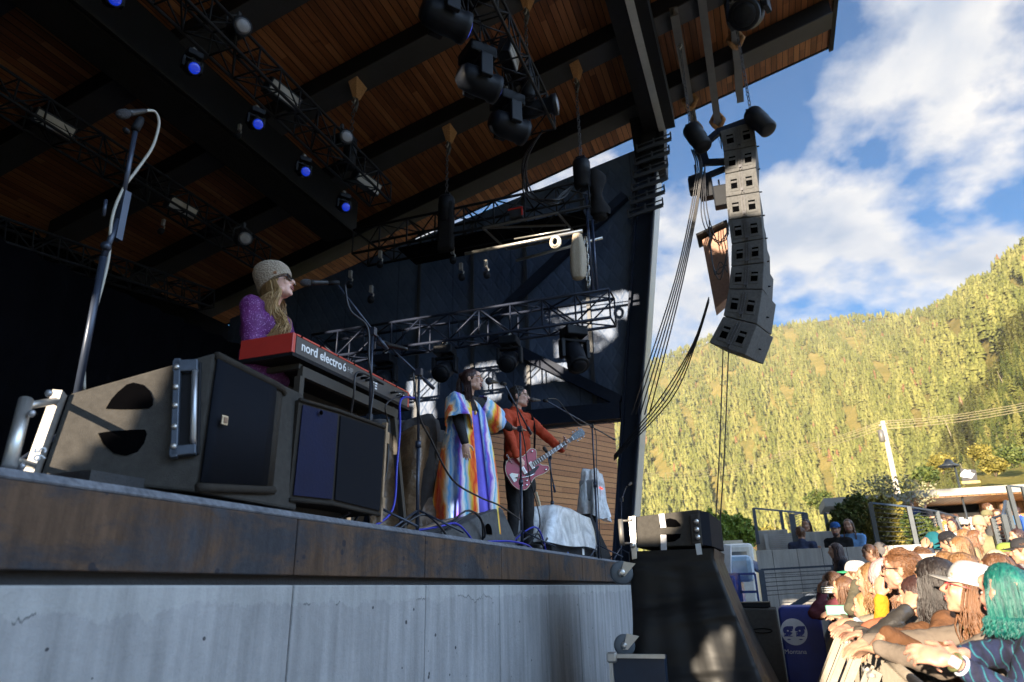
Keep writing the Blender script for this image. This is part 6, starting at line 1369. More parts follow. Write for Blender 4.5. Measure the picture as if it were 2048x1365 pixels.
b.build('edge_trim', M_alu, cb); b = MB(); b.box((q0.x+.01, 5.885, q0.z-.01), (.08, .05, .08)); b.build('corner', M_alu, cb, bevel=.015)
# grey sub loudspeaker and the printed blue cover
s0, s1 = ay(1488, 1217, 7.6), ay(1552, 1219, 7.6); o = thing('subwoofer', (s0.x, 7.6, 0), 'grey subwoofer box between the draped stack and the blue cover, one edge sunlit', 'loudspeaker')
b = MB(); b.hexa([(s0.x-.1, 7.6, .02), (s1.x+.02, 7.6, .02), (s1.x+.02, 8.4, .02), (s0.x-.1, 8.4, .02), (s0.x-.1, 7.6, s0.z), (s1.x, 7.6, s0.z-.01), (s1.x, 8.4, s0.z-.01), (s0.x-.1, 8.4, s0.z)]); sb_ = b.build('cabinet', M_boxtex, o, bevel=.012)
b = MB(); hq = ay(1525, 1262, 7.6); b.path([hq+V((.09*cos(a)*(1.0), -.004, .020*sin(a))) for a in [2*pi*k/20 for k in range(20)]], .004, 5, closed=True); b.build('handle_outline', M_hole, sb_)
b = MB(); b.bb((s0.x-.05, 7.7, s0.z+.004), (s1.x-.05, 8.2, s0.z+.05)); b.build('top_plate', M_black, sb_)
def gz(px, py): return ay(px, py, 8.3)
c0, c1, c2 = gz(1555, 1214), gz(1640, 1222), gz(1632, 1335)
M_bcov = mat('royal_blue_cover', (.010, .028, .22), .55, 0, .2, 5, .3, 14)
o = thing('printed_equipment_cover', (c0.x+.2, 8.4, 0), 'royal blue fabric cover with a round white logo and white lettering', 'cover')
w_ = c1.x-c0.x; b = MB(); pl = [(0, 0.02), (w_, 0.02), (w_, c0.z-.10), (w_-.02, c0.z-.04), (w_-.08, c0.z), (.03, c0.z), (0, c0.z-.03)]; b.prism(pl, (c0.x, 8.3, 0), (1, 0, 0), (0, 0, 1), (0, .7, 0)); cv = b.build('cover', M_bcov, o, bevel=.02)
lc = gz(1588, 1264); lc.y -= .004; lr = .130; M_wp = mat('cover_white_print', (.62, .66, .72), .6)
b = MB(); b.prism([(lr*cos(a), lr*sin(a)) for a in [2*pi*k/40 for k in range(40)]], lc, (1, 0, 0), (0, 0, 1), (0, -.002, 0)); disc = b.build('logo_disc', M_wp, cv)
l2 = lc+V((0, -.004, 0))
for s_ in (-1, 1): txt('g', l2+V((s_*.058, 0, .012)), (1, 0, 0), (0, 0, 1), .22, M_bcov, disc, 'logo_letter', bold=.010)
b = MB(); b.prism([(0, .045), (.010, .010), (.038, 0), (.010, -.010), (0, -.045), (-.010, -.010), (-.038, 0), (-.010, .010)], l2+V((0, -.004, .0)), (1, 0, 0), (0, 0, 1), (0, -.002, 0)); b.build('logo_star', M_wp, disc)
txt('n Montana', gz(1586, 1304)+V((.0, -.004, 0)), (1, 0, 0), (0, 0, 1), .062, M_wp, cv)
# ================================================================== BARRICADE
M_barr = mat('barrier_aluminium', (.24, .205, .16), .6, .1, .15, 8, .1, 60)
def bx_(y): return .39+.030*(y-2.5)
def barrier(y0, lb):
    L = 1.06; o = thing('crowd_barrier', (bx_(y0), y0, 0), lb, 'barrier', 'crowd barriers in front of the audience')
    d = V((bx_(y0+L)-bx_(y0), L, 0)).normalized(); X_ = V((d.y, -d.x, 0)); p = V((bx_(y0), y0, 0))
    b = MB(); n = 18
    for k in range(n):
        q = p+d*(L*(k+.5)/n); b.beam(q+V((0, 0, .10)), q+V((0, 0, 1.16)), .058, .012, (X_*.75+d*-.66).cross(V((0, 0, 1))).cross(V((0, 0, 1)))*-1)
    b.build('slat_panel', M_barr, o)
    b = MB(); b.tube(p+V((0, 0, 1.175)), p+d*(L-.015)+V((0, 0, 1.175)), .017, n=10); b.build('top_rail', M_barr, o)
    b = MB(); b.box(p+d*L/2+X_*.45+V((0, 0, .015)), (1.0, L-.02, .025), Matrix.Rotation(atan2(-d.x, d.y), 3, 'Z')); b.build('foot_plate', mat('tread_plate', (.2, .2, .19), .5, .5, .2, 30), o)
    for k in (.12, .88):
        q = p+d*L*k; b = MB(); b.beam(q-X_*.04+V((0, 0, 1.10)), q-X_*.62+V((0, 0, .06)), .035, .045, X_); b.beam(q-X_*.02+V((0, 0, .75)), q-X_*.62+V((0, 0, .09)), .025, .03, X_) if k > .5 else None; b.beam(q-X_*.62+V((0, 0, .04)), q+V((0, 0, .04)), .04, .04); b.build('brace', M_barr, o)
        b = MB(); b.lathe([(.02, 0), (.022, .02), (.010, .04)], q-X_*.05+V((0, 0, 1.08)), -X_, 10); b.build('bolt', M_glint, o)
nm_ = ['barrier section nearest the camera under the clasped hands', 'second barrier section from the camera, under the brown sleeve', 'third barrier section, with shadows of arms across its slats', 'fourth barrier section, below the pale denim sleeve', 'fifth barrier section, where diagonal braces begin to bunch', 'barrier section at the far end, beside the blue cover', 'barrier section under the fingers of the phone holder', 'farthest crowd barrier section seen end on']
for k in range(7): barrier(2.0+1.08*k, nm_[k])
b = MB(); b.bb((-1.9, 1.2, .004), (.9, 12.4, .012)); tag(b.build('pit_floor', mat('pit_mat', (.03, .03, .033), .8)), kind='structure')
# ================================================================== TERRACES
WY = 13.5
def W(px, py, y=WY): return ay(px, py, y)
t0 = W(1511, 1101); zt_ = 2.085
o = thing('terrace_wall', (t0.x, WY, 0), 'long pale concrete terrace wall behind the audience, left part shaded and right part sunlit', 'wall')
xs_ = [t0.x]+[W(px, 1110).x for px in (1545, 1595, 1645, 1695, 1790)]+[2.72]; b = MB()
for a, c in zip(xs_, xs_[1:]):
    for z0, z1 in ((0, .55), (.556, 1.66), (1.666, zt_)): b.bb((a+.004, WY, z0), (c-.004, WY+.3, z1))
b.build('panels', M_terr, o, bevel=.004)
b = MB(); b.bb((t0.x+.01, WY+.02, 0), (2.71, WY+.28, zt_-.004)); b.build('joint_backing', M_dark, o)
b = MB(); b.bb((t0.x, WY+.3, 0), (9, 30, .95)); tag(b.build('terrace', M_terr), kind='structure')
b = MB(); 
for k in range(5): b.bb((2.15+.0*k, 10.4+.62*k, 0), (9, 10.4+.62*(k+1)-.004, .26+.22*k))
tag(b.build('terrace_steps', M_terr), kind='structure')
b = MB(); b.bb((4.6, 12.6, 0), (7.5, 13.0, 2.35)); b.bb((4.4, 12.2, 0), (4.75, 12.6, 1.95)); tag(b.build('stair_wall', M_terr, bevel=.01), 'sunlit concrete stair wall at the right edge beside the railing posts', 'wall')
c0, c1 = W(1509, 1062, 14.6), W(1618, 1070, 14.6); b = MB(); b.bb((c0.x, 14.6, .9), (c0.x+.6, 14.9, c0.z)); b.bb((c0.x+.6, 14.7, .9), (c1.x+.5, 15.0, c0.z-.06)); tag(b.build('planter_wall', M_terr, bevel=.01), 'low concrete planter wall on the terrace under the thin railing at the left', 'wall')
c0 = W(1531, 1068, 14.5); c1 = W(1600, 1100, 14.5); b = MB()
for k in range(9): z = c0.z-.02-(c0.z-c1.z)*k/9; b.bb((c0.x+.05, 14.5, z-.022), (c1.x, 14.52, z))
b.bb((c0.x-.03, 14.48, c1.z-.1), (c0.x+.04, 14.54, c0.z)); tag(b.build('louvre_panel', mat('pale_louvre', (.45, .46, .48), .5, .2)), 'pale louvred metal panel set in the terrace, left of the seated people', 'panel')
M_post = mat('blue_grey_post', (.05, .075, .12), .4, .3, .15, 10); M_galv = mat('galvanised_post', (.05, .06, .07), .4, .4, .15, 12)
def railing(pts, lb, tops=True, cables=0, m=M_post, w_=.06, y=14.3, rail_r=.018):
    o = thing('railing', W(*pts[0][0], y), lb, 'railing'); T_, B_ = [], []
    for (t, bt, yy) in pts:
        p = W(*t, yy); q = W(*bt, yy); T_.append(p); B_.append(q); b = MB(); b.beam(p, (p.x, yy, q.z-.25), w_, w_*1.4, (0, 1, 0)); b.build('post', m, o)
    if tops:
        b = MB()
        for p, q in zip(T_, T_[1:]): b.beam(p, q, .035, .03)
        b.build('top_rail', M_post, o)
    for k in range(cables):
        b = MB(); f_ = (k+1)/(cables+1)
        for i in range(len(T_)-1): b.tube(T_[i]+(V((T_[i].x, T_[i].y, B_[i].z))-T_[i])*f_, T_[i+1]+(V((T_[i+1].x, T_[i+1].y, B_[i+1].z))-T_[i+1])*f_, .006, n=4)
        b.build('cable', M_galv, o)
    return o
railing([((1507, 1017), (1517, 1062), 14.6), ((1561, 1022), (1568, 1066), 14.8), ((1612, 1027), (1617, 1062), 15.2)], 'thin blue-black railing on the terrace at the left, over the planter wall', m=M_post)
railing([((1583, 1030), (1600, 1080), 14.2), ((1607, 1026), (1612, 1052), 15.6)], 'broad blue posts with a mesh gate left of the seated woman', cables=7, w_=.10)
railing([((1650, 1027), (1656, 1062), 15.4), ((1690, 1024), (1694, 1060), 17)], 'thin far railing behind the seated woman on the terrace')
railing([((1740, 1006), (1764, 1092), 13.75), ((1817, 1014), (1834, 1090), 13.9), ((1873, 1023), (1888, 1064), 15.5), ((1912, 1034), (1920, 1075), 17)], 'galvanised cable railing running back in front of the planter shrubs', cables=8, m=M_galv, w_=.07)
railing([((1985, 1037), (1998, 1102), 13.2), ((2006, 1030), (2018, 1100), 12.9), ((2011, 1002), (2030, 1062), 14.5)], 'steep stair railing of wide galvanised posts with cables near the right edge', cables=8, m=M_galv, w_=.07)
railing([((2016, 972), (2036, 1030), 15), ((2046, 975), (2060, 1035), 14.8)], 'pair of tall galvanised posts at the right edge under the kiosk roof', m=M_galv, w_=.065)
railing([((1522, 1140), (1526, 1200), 12.6), ((1668, 1132), (1672, 1190), 12.4), ((1745, 1128), (1748, 1180), 12.2)], 'low blue cable railing in front of the terrace wall', cables=6, w_=.09)
b = MB(); b.beam(W(1690, 1150, 12.6), W(1572, 1222, 12.6), .05, .09); tag(b.build('handrail', M_post), 'dark blue handrail sloping down across the terrace wall', 'handrail')
# blue lift, white van, tarpaulin
LY = 16
M_lift = mat('machine_blue', (.01, .07, .42), .35, 0, .15, 6, coat=.4); q = W(1432, 1125, LY); o = thing('boom_lift', (q.x+.3, LY, 0), 'bright blue boom lift parked behind the draped stack', 'lift')
b = MB(); b.bb((q.x-.05, LY, .5), (q.x+.45, LY+1.6, 1.75)); b.bb((q.x, LY-.1, 1.4), (q.x+.35, LY, 1.7)); b.build('chassis', M_lift, o, bevel=.04)
b = MB(); b.beam(W(1452, 1150, LY), W(1452, 1090, LY), .22, .30, (0, 1, 0)); b.build('mast', mat('lift_white', (.55, .57, .6), .4), o, bevel=.02)
b = MB(); p = W(1448, 1150, LY); r_ = W(1512, 1160, LY)
for z in (p.z, p.z-.35, p.z-.75): b.beam((p.x, LY-.2, z), (r_.x, LY-.2, z), .04, .05)
for x in (p.x, (p.x+r_.x)/2, r_.x): b.beam((x, LY-.2, p.z), (x, LY-.2, p.z-.95), .04, .04, (0, 1, 0))
b.build('guard_rail', M_lift, o)
b = MB(); c = W(1478, 1138, LY+.6); b.box(c, (.62, .8, .55)); b.build('canister', mat('pale_blue_tank', (.30, .45, .60), .3, coat=.3), o, bevel=.12)
b = MB(); c = W(1480, 1120, LY+1.5); P = []
for i in range(9):
    P.append([(c.x-.55+1.2*j/14, c.y-.3+.09*i, c.z-.55+.62*sin(pi*(j+1.5)/17)*(.6+.4*sin(pi*i/8))+.03*sin(j*2.1+i)) for j in range(15)])
b.grid(P); tag(b.build('tarpaulin', mat('blue_tarp', (.02, .045, .11), .35, 0, .3, 8, .7, 14), solid=.02), 'dark blue tarpaulin bundled over gear behind the boom lift', 'tarp')
q = W(1446, 1092, 24); o = thing('white_van', (q.x, 24, 0), 'white van seen from behind beyond the boom lift', 'van')
zv = W(1460, 1088, 24).z; xv0, xv1 = W(1436, 1100, 24).x, W(1506, 1100, 24).x
b = MB(); b.bb((xv0, 24, .35), (xv1, 28.5, zv)); b.build('body', mat('van_white', (.65, .64, .60), .35, coat=.4), o, bevel=.12); b = MB(); b.bb((xv0+.2, 23.985, zv-.75), (xv1-.2, 23.998, zv-.25)); b.build('rear_window', mat('van_glass', (.10, .13, .16), .1, coat=.5), o, bevel=.005)
b = MB(); b.bb((xv0+.1, 24.3, zv+.04), (xv1-.3, 24.4, zv+.12)); b.bb((xv0+.1, 26, zv+.04), (xv1-.3, 26.1, zv+.12)); b.build('roof_rack', M_alu, o)
for x in (xv0+.15, xv1-.15): b = MB(); b.lathe([(.12, -.1), (.34, -.1), (.34, .1), (.12, .1)], (x, 24.8, .34), (1, 0, 0), 18); b.build('wheel', M_rubber, o)
b = MB(); b.bb((xv0-1.2, 26, 0), (xv0-.1, 27, 1.9)); tag(b.build('storage_box', mat('taupe_box', (.35, .28, .20), .7), bevel=.03), 'tan storage box left of the white van', 'box')
# kiosk with a cedar-lined flat roof
M_kwood = wood_planks('kiosk_wood', .18, (.22, .10, .04), (.34, .17, .07), (.45, .24, .10), axis=0, rot=(pi/2, 0, 0)); M_fasc = mat('grey_fascia', (.26, .25, .23), .6, 0, .08, 3)
f0, f1 = W(1810, 988, 30), W(2048, 967, 30); o = thing('kiosk', (f0.x+2, 32, .9), 'long low kiosk with pale flat roof, wooden soffit and wood front on the upper terrace', 'kiosk')
b = MB(); zt2 = f0.z+.05; b.bb((f0.x, 29.6, zt2-.26), (f1.x+4, 36, zt2)); b.build('roof', M_fasc, o)
b = MB(); b.bb((f0.x+.1, 29.7, zt2-.30), (f1.x+4, 35.9, zt2-.264)); b.build('soffit', M_kwood, o)
b = MB(); xm = W(1958, 1020, 33).x; b.bb((f0.x+.4, 33, .9), (xm, 33.3, zt2-.31)); b.build('grey_front', mat('white_menu_panel', (.55, .53, .50), .7, 0, .2, 14), o); b = MB(); b.bb((xm+.01, 32.8, .9), (f1.x+4, 33.2, zt2-.31)); b.build('wood_front', M_kwood, o)
b = MB(); b.bb((f0.x+.4, 32.6, .9), (f1.x+4, 32.78, 1.9)); b.build('counter', mat('counter_grey', (.3, .3, .3)), o)
b = MB(); b.bb((f0.x+.4, 32.95, zt2-.62), (f1.x+4, 32.98, zt2-.32)); b.build('dark_transom', M_void, o)
g0 = W(1648, 1004, 26); b = MB(); b.bb((g0.x, 26, g0.z-.16), (g0.x+2.6, 29, g0.z+.12)); o = thing('small_pavilion', (g0.x+1, 27, 0), 'corner of a small flat-roofed pavilion left of the planter shrubs', 'pavilion'); b.build('roof', M_fasc, o); b = MB(); b.bb((g0.x+.6, 26.4, .9), (g0.x+2.4, 28.6, g0.z-.17)); b.build('wall', M_dark, o)
# utility pole and wires
p0, p1 = W(1765, 843, 60), W(1796, 996, 60); o = thing('utility_pole', (p0.x, 60, 0), 'tall pale wooden utility pole on the hillside road', 'utility pole')
b = MB(); b.tube((p0.x, 60, 0), p0, .24, .17, n=10); b.build('pole', mat('pale_pole', (.55, .50, .42), .8, 0, .15, 6, stretch=(3, 3, .5)), o); b = MB(); tr_ = W(1763, 872, 59.8); b.lathe([(.1, -.5), (.22, -.45), (.22, .4), (.1, .5)], tr_, (0, 0, 1), 12); b.build('transformer', M_grey, o)
b = MB(); b.beam(W(1757, 852, 59.9), W(1773, 848, 59.9), .12, .12); b.build('crossarm', M_grey, o)
for k, (lx, ly, rx, ry) in enumerate(((1250, 939, 2070, 802), (1250, 941, 2070, 807), (1250, 946, 2070, 812), (1250, 951, 2070, 817))):
    my = (843, 847, 852, 858)[k]; q = W(1766, my, 60); L0 = W(lx, ly, 150); R0 = W(rx, ry, 62); b = MB(); pts = []
    for s_ in range(13): t = s_/12; pts.append(L0+(q-L0)*t+V((0, 0, -2.2*4*t*(1-t))))
    pts += [q+(R0-q)*(s_/6)+V((0, 0, -.25*4*(s_/6)*(1-s_/6))) for s_ in range(1, 7)]
    b.path(pts, .022, 4); tag(b.build('power_line', mat('power_cable', (.30, .25, .15), .6)), 'sagging power line strung to the utility pole, '+('topmost of four', 'second of four', 'third of four', 'lowest of four')[k], 'power line', 'power lines across the hillside')
b = MB(); b.tube(W(1768, 860, 60), W(1812, 925, 62), .02, n=4); tag(b.build('guy_wire', mat('power_cable', (.3, .3, .3))), 'thin guy wire slanting right from the utility pole', 'wire')
# street lamp with banner
l0, l1 = W(1904, 925, 30), W(1944, 1025, 30); o = thing('street_lamp', (l1.x, 30, 0), 'grey street lamp with a bell shade and a dark banner on its pole', 'street lamp')
b = MB(); b.tube((l0.x+.05, 30, 0), l0+V((.05, 0, -.1)), .05, .035, n=10); b.path([l0+V((.05, 0, -.1)), l0+V((-.02, 0, .05)), W(1899, 921, 30)], .04, 6); b.build('pole', M_galv, o)
b = MB(); q = W(1897, 930, 30); b.lathe([(.05, .22), (.10, .16), (.16, .06), (.36, -.04), (.36, -.07), (.05, -.05)], q, (0, 0, 1), 18); b.build('shade', M_galv, o)
B_ = [W(1920, 937, 30.1), W(1952, 940, 30.1), W(1956, 968, 30.1), W(1926, 970, 30.1)]; b = MB(); b.add(B_, [(0, 1, 2, 3)]); bn = b.build('banner', mat('charcoal_banner', (.035, .035, .04), .7), o, solid=.01)
b = MB(); c = W(1934, 949, 30.08); r2 = random.Random(2); pl = [((.14+.12*r2.random())*cos(a), (.12+.10*r2.random())*sin(a)) for a in [2*pi*k/14 for k in range(14)]]; b.prism(pl, c, (1, 0, 0), (0, 0, 1), (0, -.01, 0)); c = W(1942, 965, 30.08); b.build('banner_print', mat('pale_print', (.5, .5, .52), .7), bn); b = MB(); b.prism([(-.30, -.04), (.30, -.04), (.30, .05), (-.30, .05)], c, (1, 0, 0), (0, 0, 1), (0, -.01, 0)); b.build('banner_line', mat('gold_print', (.5, .35, .12), .7), bn)
# ================================================================== AUDIENCE
CL = {}
def C_(name, c, **k):
    if name not in CL: CL[name] = cloth(name, c, **k)
    return CL[name]
def guest(px, py, y, lb, sk, top, face=(-1, .35), look=None, hair=None, cap=None, lean=.10, arms='rail', sc=None, vox=.011, glasses=None, bottom=None, z0=0.0, hl=.28, group=None, mouth=0, lookup=.06, hm=None, volume=1.0, hoodie=False, hands=None, curl=.45, nh=200, collar=None, bulk=1.0, female=True, wave=.014, legs=True, roll=0, sleeve=1.0):
    h = ay(px, py, y); s_ = sc or (h.z-z0)/1.60; f = V((face[0], face[1], 0)).normalized()
    base = V((h.x, h.y, z0))-f*(.03+lean*.62)*s_
    p = Person(base, face, lb, scale=s_, lean=lean, head=h, look=look or face, lookup=lookup, group=group, roll=roll)
    # carry the neck root under the head
    if arms == 'rail':
        bx = bx_(base.y)-.06; yy = base.y+f.y*.3
        p.arm(-1, V((bx, yy-.16+(.02), 1.245)), (0, -.6, -.6), hand=(-.45, .8, -.35), palm=(-.3, 0, -1), curl=curl).arm(1, V((bx-.02, yy+.14, 1.25)), (0, .6, -.6), hand=(-.5, -.8, -.3), palm=(-.3, 0, -1), curl=curl)
    elif arms == 'hang':
        p.arm(-1, p.L(-.22, .05, .80), (-.3, -.5, 0), hand=(f.x*.1, f.y*.1, -1), palm=p.r, curl=.4).arm(1, p.L(.22, .05, .80), (.3, -.5, 0), hand=(f.x*.1, f.y*.1, -1), palm=-p.r, curl=.4)
    elif arms == 'cross':
        p.arm(-1, p.T(.08, .20, 1.15), (0, -.2, -1), hand=p.r, palm=-p.f, curl=.4).arm(1, p.T(-.08, .22, 1.18), (0, -.2, -1), hand=-p.r, palm=-p.f, curl=.4)
    elif arms == 'phone':
        p.arm(-1, p.T(-.06, .30, 1.55), (-.3, 0, -1), hand=(0, 0, 1), palm=p.r, curl=.8).arm(1, p.T(.06, .30, 1.55), (.3, 0, -1), hand=(0, 0, 1), palm=-p.r, curl=.8)
    elif arms: 
        for sd, kw in arms.items(): p.arm(sd, **kw)
    p.build(sk, vox, top=top, bottom=bottom or M_denim, mouth=mouth, hoodie=hoodie, collar=collar, bulk=bulk, female=female, fold=.022, legs=legs, sleeve=sleeve)
    if hair: p.hair(hm or H_BROWN, hair, hl, nh, int(px*7+py), wave=wave, volume=volume, rad=.0045 if vox < .009 else .007)
    if cap: p.cap_hat(*cap) if isinstance(cap, tuple) else p.cap_hat(cap)
    if glasses: spectacles(p.body, p.hc, p.F, p.s, glasses if glasses is not True else None, M_frame if glasses is True else M_black, 1.1)
    return p
P_ = {}
rail = lambda y, dx=-.06, dz=1.25: V((bx_(y)+dx, y, dz))
# nearest: teal hair, face hidden by her forearm, patterned sleeve
M_pat = None
def pattern():
    k = NB('teal_navy_patterned_knit'); v = k.map((1, 1, 1)); w_ = k.n('ShaderNodeTexWave', {'Vector': k.map((1, 1, 1), rot=(0, .3, .3)), 'Scale': 5.5, 'Distortion': 5.0, 'Detail': 2.0}, wave_type='BANDS').outputs['Fac']
    k.col(k.ramp(w_, [(.0, (.008, .010, .03)), (.45, (.01, .014, .05)), (.62, (.02, .18, .22)), (.72, (.012, .012, .03)), (.9, (.012, .018, .06))])); k.set(rough=.85); k.bump(k.noise(v, 60, 3), .4, .01); return k.m
M_pat = pattern()
y = 3.15
p = guest(2012, 1192, y, 'woman with teal and green hair at the right edge, clasped hands over the barrier', S_PINK, M_pat, face=(-1, .25), look=(-.7, 1), hair='long', hm=H_TEAL, hl=.07, lean=.12, vox=.0055, arms={-1: dict(wrist=ay(1905, 1322, 2.72), hint=(.2, -.4, -1), hand=(-.8, .35, .05), palm=(.1, .8, -.6), curl=.85), 1: dict(wrist=ay(1890, 1312, 2.86), hint=(.3, .5, -1), hand=(-.8, -.1, -.1), palm=(.1, -.9, -.4), curl=.85)}, nh=420, volume=.93, wave=.008, curl=.8, sleeve=.90)
W_ = p.arms[-1][2]; D_ = (W_-p.arms[-1][1]).normalized(); sd = D_.orthogonal().normalized(); s2 = D_.cross(sd)
b = MB(); b.path([W_-D_*.008+(sd*cos(a)+s2*sin(a))*.0265 for a in [2*pi*k/16 for k in range(16)]], .006, 6, closed=True); wt = b.build('watch_strap', mat('olive_strap', (.12, .13, .05), .7), p.body)
nv = (CAM-W_).normalized(); b = MB(); b.box(W_-D_*.008+nv*.033, (.032, .034, .010), frame(D_, nv)); b.build('watch', mat('white_watch', (.5, .5, .48), .3), wt, bevel=.004)
b = MB(); W2 = W_-D_*.030; b.path([W2+(sd*cos(a)+s2*sin(a))*.029 for a in [2*pi*k/16 for k in range(16)]], .005, 6, closed=True); b.build('wristband', mat('white_wristband', (.7, .75, .8), .6), p.body)
# blue sleeve / body at the very right edge, in front
p = guest(2215, 1235, 2.25, 'person in a light blue sweatshirt cut off by the right edge', S_LIGHT, C_('light_blue_fleece', (.22, .30, .50)), face=(-1, .2), hair='short', hm=H_BROWN, lean=.05, vox=.009, arms={-1: dict(wrist=V((.60, 2.30, 1.10)), hint=(.3, -.6, -.8)), 1: dict(wrist=V((.60, 2.6, 1.08)), hint=(0, .4, -1))})
# white trucker cap and red glasses
p = guest(1940, 1184, 3.55, 'woman in a grey and white trucker cap with red glasses and ginger hair', S_LIGHT, C_('taupe_shirt', (.13, .105, .085)), face=(-1, .10), hair='long', hm=H_GINGER, hl=.22, lean=.14, vox=.0065, lookup=.30, nh=330)
ch = p.cap_hat(mat('white_mesh_cap', (.40, .40, .40), .8, 0, .04, 40, .4, 150), mat('grey_brim', (.22, .21, .20), .8))
spectacles(p.body, p.hc, p.F, p.s, None, mat('red_frame', (.45, .05, .06), .3), 1.1)
b = MB(); b.path([p.P(-.09*cos(a)*1.0, .10*sin(a), .034) for a in [pi*k/14*1.0-.2 for k in range(17)]], .006, 5); b.build('cap_piping', M_tag, ch)
b = MB(); c = p.neck0; b.path([c+V((.085*cos(a), .075*sin(a), .0)) for a in [2*pi*k/20 for k in range(20)]], .028, 7, closed=True); b.build('scarf', mat('cream_print_scarf', (.45, .43, .22), .9, 0, .5, 30, .4, 60), p.o)
# long black hair, brown sleeve
p = guest(1872, 1166, 4.0, 'person with long wavy black hair and a brown jacket leaning on the barrier', S_TAN, C_('brown_canvas', (.12, .055, .026), bs=30), face=(-1, .55), look=(-.8, 1), hair='long', hm=H_BLACK, hl=.26, lean=.12, vox=.0065, nh=420, wave=.02, volume=1.10, arms={-1: dict(wrist=ay(1772, 1268, 3.55), hint=(.3, -.5, -1), hand=(-.35, .3, -1), palm=(.8, 0, -.3), curl=.35), 1: dict(wrist=rail(3.75), hint=(0, .5, -1), hand=(-.7, -.4, -.3), palm=(0, 0, -1))})
# girl resting her cheek on her hand
hc_ = ay(1834, 1196, 4.35)
p = guest(1834, 1196, 4.35, 'young woman with tied dark hair resting her face on her hand, dark puffer sleeve', S_LIGHT, C_('black_puffer', (.035, .032, .03), rough=.4, bump=.9, bs=9, spec=.5), face=(-1, .35), look=(-1, .6), hair='pony', hm=H_DARK, hl=.12, lean=.16, vox=.0065, nh=160, arms={-1: dict(wrist=hc_+V((-.065, -.075, -.055)), hint=(-.2, -.6, -1), hand=(.1, .15, 1), palm=(.6, .8, 0), curl=.25), 1: dict(wrist=rail(4.3), hint=(0, .5, -1), hand=(-.7, -.4, -.3), palm=(0, 0, -1))})
# man with sunglasses
p = guest(1803, 1143, 4.75, 'man with swept-back ginger-brown hair and sunglasses in a dark hoodie', S_PINK, C_('charcoal_hoodie', (.075, .062, .05)), face=(-1, .20), look=(-1, .28), hair='short', hm=H_GINGER, hl=.36, lean=.10, vox=.006, glasses=M_glass, nh=900, hoodie=True, female=False, lookup=.10)
p = guest(1774, 1178, 5.1, 'child in a pink and white knitted hat between the man and the yellow jacket', S_LIGHT, C_('dark_kids_coat', (.05, .04, .045)), face=(-1, .4), hair='long', hm=H_GINGER, hl=.18, lean=.12, vox=.008, nh=160)
p.beanie(cloth('pink_white_knit', (.45, .30, .30), .95, .25, .6, 60), .04)
# mustard jacket
hb = ay(1745, 1163, 5.7)
p = guest(1746, 1163, 5.3, 'blonde woman in a mustard corduroy jacket', S_LIGHT, C_('mustard_corduroy', (.50, .23, .015), bs=60, bump=.5), face=(-1, .25), look=(-1, .45), hair='long', hm=H_SAND, hl=.12, lean=.15, vox=.007, nh=260, arms={-1: dict(wrist=ay(1762, 1196, 4.85), hint=(-.3, -.6, -1), hand=(0, .2, 1), palm=(.5, .5, 0), curl=.7), 1: dict(wrist=rail(5.5), hint=(0, .5, -1), hand=(-.7, -.4, -.3), palm=(0, 0, -1))})
# denim forearm, curly girl
p = guest(1722, 1188, 6.1, 'girl with glasses and curly light hair, a raised arm in an olive sleeve', S_LIGHT, C_('olive_fleece', (.085, .075, .05)), face=(-1, .35), look=(-1, .5), hair='long', hm=H_GINGER, hl=.2, lean=.10, vox=.0075, glasses=True, nh=220, wave=.025, arms={-1: dict(wrist=ay(1712, 1166, 5.85), hint=(-.3, -.5, -1), hand=(.2, .4, .8), palm=(.7, 0, -.5), curl=.4), 1: dict(wrist=rail(6.1), hint=(0, .5, -1), hand=(-.8, -.2, -.2), palm=(0, 0, -1))})
p = guest(1733, 1216, 5.6, 'small child with curly golden hair low behind the barrier in a pale denim jacket', S_LIGHT, C_('pale_denim', (.30, .38, .46)), face=(-1, .3), hair='long', hm=H_BLOND, hl=.10, lean=.1, vox=.0075, nh=200, wave=.03, arms={-1: dict(wrist=ay(1712, 1243, 5.1), hint=(.2, -.6, -.8), hand=(-.7, .3, -.3), palm=(0, .4, -1), curl=.8), 1: dict(wrist=ay(1706, 1246, 5.3), hint=(.2, .6, -.8), hand=(-.7, -.2, -.3), palm=(0, -.4, -1), curl=.8)})
# red jacket with phone
hr = ay(1688, 1180, 7.0)
p = guest(1688, 1180, 7.0, 'girl in a red puffer jacket holding a mint green phone case over the barrier', S_LIGHT, C_('red_puffer', (.42, .05, .09), rough=.5, bump=.7, bs=12), face=(-1, .3), look=(-1, .4), hair='long', hm=H_BROWN, hl=.12, lean=.12, vox=.008, nh=180, arms={-1: dict(wrist=ay(1692, 1216, 6.2), hint=(0, -.6, -.8), hand=(-.9, .1, 0), palm=(0, .4, -1), curl=.9), 1: dict(wrist=ay(1668, 1222, 6.6), hint=(0, .6, -.8), hand=(-.6, -.5, -.3), palm=(0, 0, -1), curl=.7)})
c = ay(1673, 1221, 6.15); o = thing('mobile_phone', c, 'mint green phone or case held flat in the hands of the girl in red', 'phone'); b = MB(); b.box(c, (.15, .02, .075)); b.build('case', mat('mint_plastic', (.10, .26, .20), .4), o, bevel=.008)
